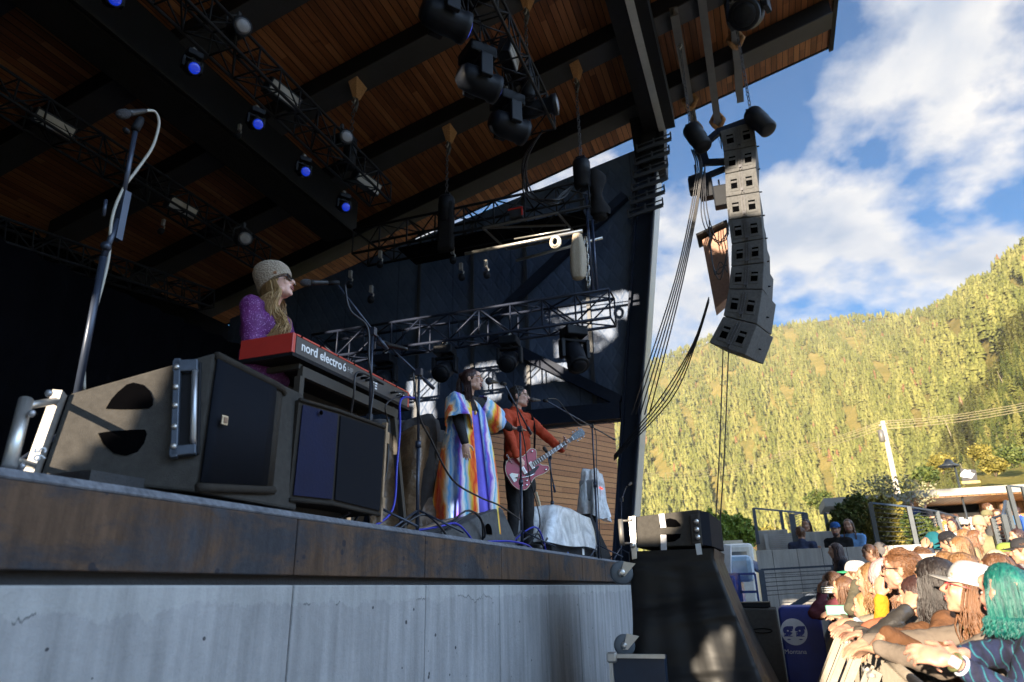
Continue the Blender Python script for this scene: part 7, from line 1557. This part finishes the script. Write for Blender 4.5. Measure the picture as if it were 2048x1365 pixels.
# photographer
hp = ay(1664, 1167, 8.0)
p = guest(1664, 1167, 8.0, 'photographer at the far end of the barrier, small camera held to the face', S_LIGHT, C_('dark_maroon_top', (.12, .03, .04)), face=(-1, .2), hair='long', hm=H_BROWN, hl=.16, vox=.009, nh=160, arms={-1: dict(wrist=hp+V((-.10, -.12, -.10)), hint=(0, -.6, -1), hand=(-.1, .2, 1), palm=(.5, .8, 0), curl=.7), 1: dict(wrist=hp+V((-.12, .08, -.10)), hint=(0, .6, -1), hand=(0, -.2, 1), palm=(.5, -.8, 0), curl=.7)})
c = ay(1655, 1180, 7.7); o = thing('compact_camera', c, 'small black and silver camera held up at the far end of the barrier', 'camera'); b = MB(); b.box(c, (.12, .05, .075)); cb_ = b.build('body', mat('camera_black', (.03, .03, .03), .4), o, bevel=.006)
for k in range(3): b = MB(); b.box(c+V((0, -.027, -.02+.02*k)), (.11, .003, .006)); b.build('silver_line', M_alu, cb_)
p = guest(1712, 1152, 7.3, 'person in a white cap with a green brim behind the front row', S_LIGHT, C_('grey_sweat', (.2, .2, .2)), face=(-1, .4), hair='short', hm=H_BROWN, vox=.009, cap=(mat('white_cap', (.50, .49, .47), .8), mat('green_brim', (.03, .30, .14), .7)), nh=80)
# second row of heads
p = guest(1925, 1150, 4.75, 'head with straight light brown hair behind the trucker cap', S_PINK, C_('rust_top', (.25, .09, .05)), face=(-1, .8), look=(-.6, 1), hair='long', hm=H_SAND, hl=.2, vox=.009, nh=260)
p = guest(1893, 1143, 5.4, 'head with curly blond hair behind the black-haired person', S_PINK, C_('cream_top', (.2, .17, .13)), face=(-1, .8), look=(-.6, 1), hair='long', hm=H_SAND, hl=.15, vox=.009, nh=260, wave=.03)
p = guest(1995, 1148, 5.2, 'head with curly brown hair behind the teal-haired woman', S_TAN, C_('brown_top', (.2, .12, .08)), face=(-1, .6), hair='long', hm=H_BROWN, hl=.2, vox=.009, nh=260, wave=.03)
c = ay(1852, 1120, 5.4); p = guest(1868, 1150, 5.6, 'person hidden behind others holding up a white phone', S_TAN, C_('grey_top', (.22, .22, .23)), face=(-1, .5), hair='short', hm=H_DARK, vox=.010, nh=60, arms={-1: dict(wrist=c+V((.04, .02, -.14)), hint=(0, -.5, -1), hand=(0, 0, 1), palm=(0, -1, 0), curl=.7), 1: dict(wrist=V((c.x+.15, c.y+.2, 1.1)), hint=(0, .5, -1))})
o = thing('mobile_phone', c, 'white phone with three camera lenses raised over the crowd', 'phone'); b = MB(); b.box(c, (.155, .010, .075)); ph = b.build('case', mat('white_phone', (.42, .39, .35), .3), o, bevel=.006)
for q in ((.05, .018), (.05, -.004), (.068, .007)): b = MB(); b.lathe([(.009, 0), (.009, .004)], c+V((q[0], -.006, q[1])), (0, -1, 0), 12); b.build('camera_lens', M_black, ph)
# mid crowd on the steps
mid = [
 (1671, 1103, 11.4, .45, 'woman with long curly dark hair walking in front of the terrace wall', S_LIGHT, 'black_shell', (.025, .028, .04), (-1, -.1), 'long', H_DARK, None, 'hang'),
 (1738, 1106, 11.0, .45, 'woman in a dusty pink top looking down, hair tied back, below the terrace railing', S_LIGHT, 'dusty_pink', (.34, .20, .15), (-1, -.3), 'pony', H_BROWN, None, 'rail2'),
 (1764, 1103, 11.6, .45, 'person in a grey hood beside the woman in dusty pink', S_TAN, 'grey_hood', (.12, .11, .11), (1, -.3), 'short', H_BLACK, None, 'hang'),
 (1870, 1096, 9.6, .26, 'person in a teal beanie and black hoodie with back to the camera', S_TAN, 'black_hoodie', (.015, .016, .022), (-.2, 1), 'short', H_BLACK, 'teal_beanie', 'hang'),
 (1897, 1086, 9.2, .26, 'man in a black cap and navy puffer jacket looking down at his phone', S_TAN, 'navy_puffer', (.035, .045, .07), (-.8, .6), 'short', H_BLACK, 'black_cap', 'phone'),
 (1882, 1078, 11.2, .48, 'woman with long pale blond hair in a light pink top', S_LIGHT, 'light_pink', (.34, .20, .18), (.3, 1), 'long', H_BLOND, None, 'hang'),
 (1932, 1075, 10.8, .48, 'woman with sandy hair looking right above the phone user', S_PINK, 'olive_jacket', (.25, .22, .12), (.8, -.5), 'long', H_SAND, None, 'hang'),
 (1952, 1077, 10.2, .30, 'woman with curly ginger hair and glasses in a tan coat', S_PINK, 'tan_coat', (.26, .21, .12), (1, -.35), 'long', H_GINGER, None, 'hang'),
 (1931, 1053, 12.6, .92, 'man in a white cap and black sunglasses', S_LIGHT, 'pale_shirt', (.5, .47, .4), (-.4, -1), 'short', H_BROWN, 'white_cap2', 'hang'),
 (1960, 1056, 11.6, .70, 'person in a beige beanie and camouflage jacket', S_LIGHT, 'camo_tan', (.19, .17, .10), (-.5, -.8), 'short', H_BROWN, 'beige_beanie', 'hang'),
 (1975, 1036, 12.6, .92, 'person in a dark grey puffer jacket and olive cap', S_TAN, 'charcoal_puffer', (.07, .07, .07), (-1, -.4), 'short', H_BROWN, 'olive_cap', 'hang'),
 (1990, 1130, 8.4, 0, 'woman in a cream hood with long dark red hair', S_LIGHT, 'cream_hood', (.38, .31, .22), (-1, -.3), 'long', H_BROWN, None, 'hang'),
 (2015, 1112, 8.8, .0, 'person in an olive green cap and red plaid shirt', S_LIGHT, 'red_plaid', (.35, .10, .07), (-1, -.1), 'short', H_BROWN, 'green_cap', 'hang'),
 (2046, 1105, 8.0, .0, 'person in a blue and white jacket at the right edge', S_LIGHT, 'blue_white', (.15, .25, .45), (-1, .2), 'short', H_BROWN, 'dark_hat', 'hang'),
 (1613, 1052, 14.9, .95, 'woman in a mustard cardigan sitting on the terrace facing the stage', S_LIGHT, 'brown_cardigan', (.22, .12, .05), (-.3, -1), 'long', H_DARK, None, 'cross'),
 (1602, 1068, 14.0, .70, 'person in dark blue with back turned, seated below the woman in the cardigan', S_TAN, 'dark_blue_top', (.03, .04, .08), (.2, 1), 'short', H_BROWN, None, 'hang'),
 (1671, 1060, 14.0, .78, 'bearded man in a blue cap and black polo leaning on the terrace wall', S_LIGHT, 'black_polo', (.014, .014, .016), (-.35, -1), 'short', H_DARK, 'blue_cap', 'hang'),
 (1697, 1053, 14.1, .82, 'long-haired bearded man in a light blue hoodie with arms crossed', S_LIGHT, 'sky_blue_hoodie', (.16, .33, .62), (-.3, -1), 'long', H_BROWN, None, 'cross'),
 (1921, 1098, 8.6, .2, 'woman with light brown hair in a sage green fleece below the tan coat', S_LIGHT, 'sage_fleece', (.15, .18, .11), (-1, .2), 'long', H_SAND, None, 'hang'),
 #(1948, 1112, 8.0, .1, 'dark-haired man in a charcoal sweatshirt between the tan coat and the cream hood', S_TAN, 'charcoal_sweat', (.05, .05, .055), (-1, .3), 'short', H_DARK, None, 'hang'),
 (1843, 1118, 8.8, .2, 'person in a faded green shirt behind the raised white phone', S_LIGHT, 'faded_green', (.12, .16, .10), (-1, .4), 'short', H_BROWN, None, 'hang'),
 (2035, 1075, 10.4, .5, 'woman in a grey knit top near the stair wall at the right edge', S_LIGHT, 'grey_knit', (.20, .20, .21), (-1, -.2), 'long', H_DARK, None, 'cross'),
 (2008, 1062, 12.0, .8, 'man in a maroon jacket standing beside the stair railing', S_TAN, 'maroon_jacket', (.12, .02, .03), (-.8, -.5), 'short', H_BLACK, None, 'hang'),
 (1905, 1052, 13.0, .9, 'woman with long dark hair in a white shirt left of the white cap', S_LIGHT, 'white_shirt', (.5, .5, .48), (-.5, -.8), 'long', H_DARK, None, 'hang'),
 #(1960, 1120, 6.6, 0, 'person with long brown hair and a slate top just behind the trucker cap', S_PINK, 'slate_top', (.10, .11, .13), (-1, .5), 'long', H_BROWN, None, 'hang'),
 (1995, 1033, 16.0, .95, 'person in a red vest and dark trousers on the stairs', S_LIGHT, 'red_vest', (.50, .06, .05), (-.2, -1), 'short', H_BROWN, None, 'hang'),
 (2009, 1020, 17.0, 1.1, 'person in a bright blue jacket behind the red vest', S_TAN, 'bright_blue', (.03, .22, .55), (.4, 1), 'short', H_SAND, None, 'hang'),
 (1977, 1018, 18.0, 1.1, 'person in a tan jacket near the kiosk front', S_LIGHT, 'tan_jacket', (.35, .25, .12), (.8, -.5), 'short', H_BROWN, None, 'hang'),
 (1848, 1012, 27.0, .95, 'person in black standing under the kiosk roof, looking this way', S_LIGHT, 'black_coat', (.02, .02, .025), (-.2, -1), 'short', H_DARK, None, 'cross'),
 (1823, 1012, 27.0, .95, 'person in dark blue leaning under the left end of the kiosk roof', S_LIGHT, 'navy_coat', (.03, .05, .12), (-.2, -1), 'short', H_DARK, None, 'cross'),
 (1888, 1036, 24.0, .95, 'person in an orange top in front of the kiosk', S_LIGHT, 'orange_top', (.55, .22, .06), (.3, 1), 'short', H_BROWN, None, 'hang'),
 (1912, 1036, 24.5, .95, 'person in a blue shirt in front of the kiosk', S_LIGHT, 'cobalt_shirt', (.05, .16, .5), (.3, 1), 'short', H_BROWN, None, 'hang'),
 (1899, 1040, 23.0, .95, 'person in a white top in front of the kiosk', S_LIGHT, 'white_top', (.65, .63, .6), (-.5, 1), 'short', H_SAND, None, 'hang'),
 (2032, 1024, 21.0, .95, 'person in royal blue at the right end of the kiosk', S_LIGHT, 'royal_top', (.04, .1, .5), (-1, -.2), 'short', H_DARK, None, 'hang'),
]
HATS = {'teal_beanie': (.01, .10, .13), 'black_cap': (.015, .015, .02), 'white_cap2': (.5, .48, .44), 'beige_beanie': (.36, .27, .18), 'olive_cap': (.16, .15, .08), 'green_cap': (.18, .24, .05), 'dark_hat': (.03, .03, .035), 'blue_cap': (.02, .09, .28)}
for (px, py, y, z0, lb, sk, cn, cc, face, hs, hm, hat, arms) in mid:
    y = y*1.18 if 9 <= y < 13 and px > 1840 else y; far = y > 13; h = ay(px, py, y); kw = {}
    if arms == 'rail2': arms = {-1: dict(wrist=h+V((-.30, -.05, -.50)), hint=(0, -.3, -1)), 1: dict(wrist=h+V((-.30, .15, -.50)), hint=(0, .3, -1))}
    sc = (h.z-z0)/1.60
    if sc > 1.08 or sc < .85: z0 = h.z-1.60*.97; sc = .97
    p = guest(px, py, y, lb, sk, C_(cn, cc, rough=.6 if 'puffer' in cn else .85, bump=.8 if 'puffer' in cn else .4, bs=9 if 'puffer' in cn else 22), face=face, hair=hs, hm=hm, hl=.26 if hs == 'long' else .3, arms=arms, vox=.013 if far else .010, z0=z0, lean=.04, lookup=-.25 if arms == 'phone' or 'looking down' in lb else .02, nh=90 if far else 150, glasses=(M_glass if 'sunglasses' in lb else None), sc=sc, female='woman' in lb)
    if hat:
        hm_ = C_(hat+'_cloth', HATS[hat])
        if 'beanie' in hat: p.beanie(hm_, .02)
        else: p.cap_hat(hm_)
    if 'bearded' in lb: b = MB(); b.ell(p.P(0, .060, -.085), (.045, .035, .045), p.F); b.build('beard', hm, p.body)
    if 'hood' in cn: 
        b = MB(); b.ell(p.P(0, -.025, .02), (.098*p.s, .105*p.s, .125*p.s), p.F, 16, 12) if 'cream' in cn or 'grey_hood' == cn else b.ell(p.neck0-p.f*.07, (.09, .06, .06)); b.build('hood', CL[cn], p.top)
    if 'black_polo' == cn: b = MB(); q = p.T(.07, .135, 1.28); b.ell(q, (.025, .006, .025), Matrix((p.r, p.f, _z)).transposed()); b.build('chest_badge', M_tag, p.top)
# ================================================================== VEGETATION
def conif_mat(name, c0, c1, c2, rnd):
    k = NB(name); v = k.map((1, 1, 1)); n = k.noise(v, .55, 4, .7)
    if rnd == 'obj': r = k.n('ShaderNodeObjectInfo').outputs['Random']
    else: r = k.n('ShaderNodeAttribute', attribute_name='tint').outputs['Fac']
    c = k.ramp(k.math('ADD', k.math('MULTIPLY', r, .7), k.math('MULTIPLY', n, .3)), [(.08, c0), (.45, c1), (.80, c2), (.97, (.24, .20, .08)), (.99, (.22, .12, .055))])
    k.col(c); k.set(rough=.8, spec=.12); k.b.inputs['Sheen Weight'].default_value = 0; return k.m
M_con = conif_mat('conifer_foliage', (.022, .034, .012), (.065, .08, .020), (.15, .15, .038), 'obj')
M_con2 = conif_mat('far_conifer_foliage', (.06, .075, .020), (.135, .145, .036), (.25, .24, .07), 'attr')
M_bark = mat('conifer_bark', (.15, .10, .07), .9, 0, .3, 4, .5, 10)
def conifer_arr(r_, layers, nb, h=1.0, w_=.17, droop=.35, sub=2, bare=.08):
    """fronds of a unit-height conifer as triangle arrays"""
    V_, F_ = [], []
    for i in range(layers):
        t = i/(layers-1); z = bare+(1-bare)*t**.92; R = w_*(1-t)**.78*(.65+.35*min(1, t*6)+.12*r_.normal())+.006
        for j in range(nb):
            if r_.random() < .12: continue
            a = 2*pi*(j+r_.random()*.9)/nb+i*1.3; L = R*(.65+.55*r_.random()); ca, sa = cos(a), sin(a); dr = L*droop*(.6+.8*r_.random()); zt = z+.02*r_.normal(); wd = (.30+.12*r_.random())*L+.008
            o = len(V_)
            mid = .55*L
            V_ += [(0, 0, zt+.012), (ca*mid-sa*wd*.5, sa*mid+ca*wd*.5, zt-dr*.55), (ca*L, sa*L, zt-dr+.01*r_.normal()), (ca*mid+sa*wd*.5, sa*mid-ca*wd*.5, zt-dr*.55), (ca*mid, sa*mid, zt-dr*.25+.012)]
            F_ += [(o, o+1, o+4), (o+1, o+2, o+4), (o+2, o+3, o+4), (o+3, o, o+4)] if sub == 2 else [(o, o+1, o+2), (o, o+2, o+3)]
    return np.array(V_), F_
r_ = np.random.default_rng(11)
protoH = []
for k in range(7):
    Vv, Ff = conifer_arr(r_, 30 if k < 4 else 24, 13, w_=(.17, .14, .20, .16, .12, .19, .15)[k], droop=.45)
    me = bpy.data.meshes.new('conifer_crown'); me.from_pydata([tuple(p) for p in Vv], [], Ff); me.materials.append(M_con); protoH.append(me)
tb = MB(); tb.tube((0, 0, -.02), (0, 0, .95), .014, .002, n=7)
trunk_me = None
def hz(r, a): return hill_h(r, a)
pts = []
def jit(s_): return r_.uniform(-s_, s_)
# candidate positions over the visible slopes
for a in np.arange(-13.5, 27, .20):
    r0 = _lerp(a, 2); R = _lerp(a, 3); r = r0*1.0
    while r < R*1.03:
        step = (.019*r if r > 250 else .042*r); aa = a+jit(.2); rr = r+jit(step*.5)
        ck = sin(aa*1.7+rr*.011)+sin(aa*.8-rr*.017+2)+.8*sin(aa*3.9+rr*.023+1)
        if r_.random() < (.97 if ck < .7 else .30) and not (rr > 250 and ck > 1.7): pts.append((rr, aa))
        r += step*.50
pts = [(r, a, hz(r, a)) for r, a in pts]
# tree heights in metres
T = []
for r, a, z in pts:
    h = r_.uniform(7, 15) if r > 330 else r_.uniform(10, 20); T.append((h/r, r, a, z, h*(1.0 if r_.random() < .75 else .6)))
def infr(t):
    P = V((t[1]*sin(radians(t[2])), t[1]*cos(radians(t[2])), t[3]+t[4]*.5))-CAM; dz = P.dot(FWD); px = 1024+FPX*P.dot(RGT)/dz; py = 682.5-FPX*P.dot(UPV)/dz
    return 1262 < px < 2060 and 380 < py < 1080
T.sort(reverse=True); near = [t for t in T if infr(t)][:280]; ns_ = set(id(t) for t in near); far = [t for t in T if id(t) not in ns_]
grp = 'conifers on the near slope'
bigs = []
for k, (s_, r, a, z, h) in enumerate(near):
    x, y = r*sin(radians(a)), r*cos(radians(a)); me = protoH[int(r_.integers(0, 7))]
    rot = (jit(.03), jit(.03), r_.uniform(0, 6.28)); wsc = h*r_.uniform(.95, 1.35)
    where = ('at the right picture edge' if a > 18.2 else 'right of the banner' if a > 16.5 else 'above the street lamp' if a > 14.6 else 'between the utility pole and street lamp' if a > 12 else 'behind the utility pole' if a > 8 else 'above the terrace wall')+(', low on the slope' if r < 170 else ', halfway up the spur' if r < 260 else ', high up the slope')
    if k < 60:
        o = thing('conifer', (x, y, z-.3), 'tall conifer '+where, 'conifer tree', grp); o.rotation_euler = rot; o.scale = (wsc, wsc, h)
        if trunk_me is None:
            t_ = tb.build('trunk', M_bark); trunk_me = t_.data; bpy.data.objects.remove(t_)
        for nm, m in (('crown', me), ('trunk', trunk_me)): c = bpy.data.objects.new(nm, m); COL.objects.link(c); c.parent = o
    else:
        o = bpy.data.objects.new('conifer', me); COL.objects.link(o); o.location = (x, y, z-.3); o.rotation_euler = rot; o.scale = (wsc, wsc, h); tag(o, 'smaller conifer '+where, 'conifer tree', grp)
# the far forest as one mass
def tiered(r_, w_, tiers=5, n=7, bare=.04):
    V_, F_ = [], []
    for i in range(tiers):
        t = i/tiers; z0 = bare+(1-bare)*t; z1 = min(1.0, z0+(1-bare)/tiers*2.0+.03); R = w_*(1-t)**.72*(.7+.5*r_.random())+.012; o = len(V_); cx, cy = .01*r_.normal(), .01*r_.normal()
        V_.append((cx, cy, z1))
        for j in range(n): a = 2*pi*(j+.5*(i % 2)+.3*r_.random())/n; q = R*(.35+.95*r_.random()); V_.append((q*cos(a), q*sin(a), z0-.05*r_.random()))
        F_ += [(o, o+1+j, o+1+(j+1) % n) for j in range(n)]
    return np.array(V_), F_
variants = [tiered(r_, w_, tt, 8) for w_, tt in ((.17, 8), (.21, 9), (.14, 8), (.19, 8), (.24, 7), (.16, 9), (.20, 8), (.15, 7))]
midv = [conifer_arr(r_, 17, 9, w_=w_, droop=.5, sub=1) for w_ in (.18, .22, .15, .20, .24, .17)]
AV, AF, AT = [], [], []; off = 0
for (s_, r, a, z, h) in far:
    Vv, Ff = variants[int(r_.integers(0, 8))] if r > 430 else midv[int(r_.integers(0, 6))]; x, y = r*sin(radians(a)), r*cos(radians(a)); th = r_.uniform(0, 6.28); c, s2 = cos(th), sin(th); ws = h*r_.uniform(1.1, 1.6)
    q = np.empty_like(Vv); q[:, 0] = x+(Vv[:, 0]*c-Vv[:, 1]*s2)*ws; q[:, 1] = y+(Vv[:, 0]*s2+Vv[:, 1]*c)*ws; q[:, 2] = z-.5+Vv[:, 2]*h
    AV.append(q); AF.append(np.array(Ff)+off); AT.append(np.full(len(Vv), min(1.2, max(0, .5+.09*r_.normal()+.13*sin(a*2.2+r*.012)+.10*sin(a*5-r*.02)+.12*(r > 500))) if r_.random() > .012 else 1.38)); off += len(Vv)  # trees far off get a paler tint standing in for haze
AV = np.concatenate(AV); AF = np.concatenate(AF); AT = np.concatenate(AT).astype(np.float32)
me = bpy.data.meshes.new('forest'); me.vertices.add(len(AV)); me.vertices.foreach_set('co', AV.ravel()); me.loops.add(len(AF)*3); me.loops.foreach_set('vertex_index', AF.ravel().astype(np.int32)); me.polygons.add(len(AF)); me.polygons.foreach_set('loop_start', np.arange(0, len(AF)*3, 3, dtype=np.int32)); me.polygons.foreach_set('loop_total', np.full(len(AF), 3, dtype=np.int32)); me.update()
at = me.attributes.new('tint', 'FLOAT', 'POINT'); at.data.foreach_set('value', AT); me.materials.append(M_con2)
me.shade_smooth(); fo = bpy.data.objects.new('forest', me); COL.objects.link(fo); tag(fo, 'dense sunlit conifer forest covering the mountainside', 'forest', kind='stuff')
print('trees', len(near), len(far))
# standing dead trunks
for k in range(26):
    a = r_.uniform(-1, 18); r = r_.uniform(max(150, _lerp(a, 2)*1.05), _lerp(a, 2)*1.7); h = r_.uniform(12, 19); x, y, z = r*sin(radians(a)), r*cos(radians(a)), hz(r, a); ln_ = r_.uniform(-.18, .18)
    b = MB(); b.tube((x, y, z), (x+h*ln_, y, z+h), .26 if r > 300 else .16, .05, n=5)
    for j in range(7): q = V((x+h*ln_*(.4+.08*j), y, z+h*(.4+.08*j))); b.tube(q, q+V((jit(1.0), -.5, jit(.4))), .05, .02, n=3)
    tag(b.build('dead_tree', mat('bleached_trunk', (.34, .28, .20), .9, 0, .2, 3)), 'bleached bare dead trunk '+('leaning left ' if ln_ < -.05 else 'leaning right ' if ln_ > .05 else 'standing upright ')+'among the conifers '+('of the right spur' if a > 12 else 'behind the utility pole' if a > 7 else 'above the white van and terrace'), 'dead tree', 'bleached dead trunks among the conifers')
# leafy shrubs and broadleaf trees
def leafmat(name, c0, c1):
    k = NB(name); r = k.n('ShaderNodeAttribute', attribute_name='tint').outputs['Fac']; k.col(k.ramp(r, [(0, c0), (1, c1)])); k.set(rough=.6, spec=.25); return k.m
def leafy(blobs, n, size, m, seed=0, name='foliage', parent=None):
    r_ = np.random.default_rng(seed); B = np.array([b[0] for b in blobs]); Rr = np.array([b[1] for b in blobs]); vol = Rr.prod(1); pick = r_.choice(len(B), n, p=vol/vol.sum())
    d = r_.normal(size=(n, 3)); d /= np.linalg.norm(d, axis=1)[:, None]; rad = r_.random(n)**.28; cl = .85+.22*np.sin(d[:, 0]*9+seed)*np.sin(d[:, 2]*8); P = B[pick]+d*Rr[pick]*(rad*cl)[:, None]
    u = r_.normal(size=(n, 3)); u /= np.linalg.norm(u, axis=1)[:, None]; v = np.cross(u, r_.normal(size=(n, 3))); v /= np.linalg.norm(v, axis=1)[:, None]; s = size*(.6+.8*r_.random(n))[:, None]
    VV = np.stack([P-u*s, P+v*s*.5, P+u*s, P-v*s*.5], 1).reshape(-1, 3); FF = np.arange(4*n).reshape(n, 4); me = bpy.data.meshes.new(name)
    me.vertices.add(4*n); me.vertices.foreach_set('co', VV.ravel()); me.loops.add(4*n); me.loops.foreach_set('vertex_index', FF.ravel().astype(np.int32)); me.polygons.add(n); me.polygons.foreach_set('loop_start', np.arange(0, 4*n, 4, dtype=np.int32)); me.polygons.foreach_set('loop_total', np.full(n, 4, dtype=np.int32)); me.update()
    at = me.attributes.new('tint', 'FLOAT', 'POINT'); at.data.foreach_set('value', np.repeat(r_.random(n), 4).astype(np.float32)); me.materials.append(m); ob = bpy.data.objects.new(name, me); COL.objects.link(ob)
    if parent: attach(ob, parent)
    return ob
M_lf = leafmat('shrub_leaves', (.025, .05, .012), (.11, .13, .03)); M_lf2 = leafmat('bright_leaves', (.07, .12, .012), (.20, .26, .03)); M_lf3 = leafmat('pale_blossom', (.13, .14, .06), (.34, .31, .20)); M_lfb = leafmat('golden_shrub', (.10, .09, .015), (.26, .22, .05))
def bush(blobs, n, size, m, lb, nm='shrub', seed=0, grp=None, trunk=True):
    c = blobs[0][0]; zb = min(b[0][2]-b[1][2] for b in blobs); o = thing(nm, (c[0], c[1], zb), lb, 'shrub' if nm == 'shrub' else 'tree', grp)
    leafy(blobs, n, size, m, seed, 'foliage', o); b = MB()
    for k, (q, R) in enumerate(blobs[:4]): b.tube((c[0]+(q[0]-c[0])*.2, c[1], zb-.2), (q[0], q[1], q[2]), .03 if nm == 'shrub' else .12, .01, n=5)
    b.build('stem', M_bark, o); return o
def bl(px, py, y, rx, ry, rz): q = ay(px, py, y); return ((q.x, q.y, q.z), (rx, ry, rz))
bush([bl(1700, 1040, 15.0, .42, .5, .42), bl(1715, 1015, 15.0, .30, .4, .30), bl(1690, 1065, 15, .30, .4, .3)], 5200, .045, M_lf, 'dark green dense shrub at the left end of the terrace planter', seed=1)
bush([bl(1755, 1045, 15.0, .50, .5, .50), bl(1785, 1060, 15.0, .42, .4, .40), bl(1770, 1020, 15.2, .40, .4, .3)], 6500, .045, M_lfb, 'sunlit golden green shrub in the middle of the terrace planter', seed=2)
bush([bl(1825, 1060, 15.0, .38, .5, .34), bl(1850, 1072, 15.2, .34, .4, .26)], 3600, .045, M_lf, 'low green shrub at the right end of the terrace planter', seed=3)
bush([bl(1740, 985, 22, .7, .6, .55), bl(1790, 978, 22, .6, .6, .5), bl(1830, 985, 22, .7, .6, .45), bl(1765, 970, 22, .4, .4, .4)], 1300, .045, M_lf3, 'pale silvery flowering shrub behind the planter', seed=4)
bush([bl(1440, 1062, 36, 1.2, 1.2, 1.0), bl(1470, 1066, 36, 1.1, 1.2, .9), bl(1492, 1072, 36, .7, 1, .7)], 5200, .10, M_lf2, 'bright green broadleaf tree behind the white van', 'broadleaf_tree', 5)
bush([bl(1418, 1060, 30, .6, .8, .9), bl(1432, 1070, 30, .6, .8, .6)], 2600, .09, M_lf2, 'smaller bright green tree beside the draped stack loudspeaker', 'broadleaf_tree', 6)
for k, (px, py, y, s_) in enumerate(((1590, 1085, 60, 1.6), (1540, 1075, 70, 1.8), (1640, 1000, 90, 2.0), (1960, 905, 88, 1.5), (2020, 912, 85, 1.8), (1880, 925, 80, 1.4), (1850, 950, 70, 1.2), (1985, 930, 75, 1.3))):
    bush([bl(px, py, y, s_, s_, s_*.7), bl(px+8, py+2, y, s_*.7, s_, s_*.5)], 1300, .16, M_lfb if k % 2 else M_lf, ('yellow green' if k % 2 else 'dark green')+' bush on the slope, '+['far left below the terrace railing', 'by the louvred panel', 'above the pavilion', 'left of the banner', 'right of the banner', 'just left of the street lamp', 'near the utility pole foot', 'lowest above the kiosk roof'][k], seed=20+k)
# ------------------------------------------------------------------ air
b = MB(); b.bb((-700, -60, -1.5), (1050, 1950, 640)); hz_ = b.build('haze', [], None)
hm_ = bpy.data.materials.new('haze_air'); hm_.use_nodes = True; t_ = hm_.node_tree; t_.nodes.clear(); o_ = t_.nodes.new('ShaderNodeOutputMaterial'); pv = t_.nodes.new('ShaderNodeVolumePrincipled')
pv.inputs['Color'].default_value = (.95, .96, 1, 1); pv.inputs['Density'].default_value = .00009; pv.inputs['Anisotropy'].default_value = .0; t_.links.new(pv.outputs[0], o_.inputs['Volume'])
hz_.data.materials.append(hm_); tag(hz_, 'thin pale air between the stage and the forested mountain', 'haze', kind='stuff')
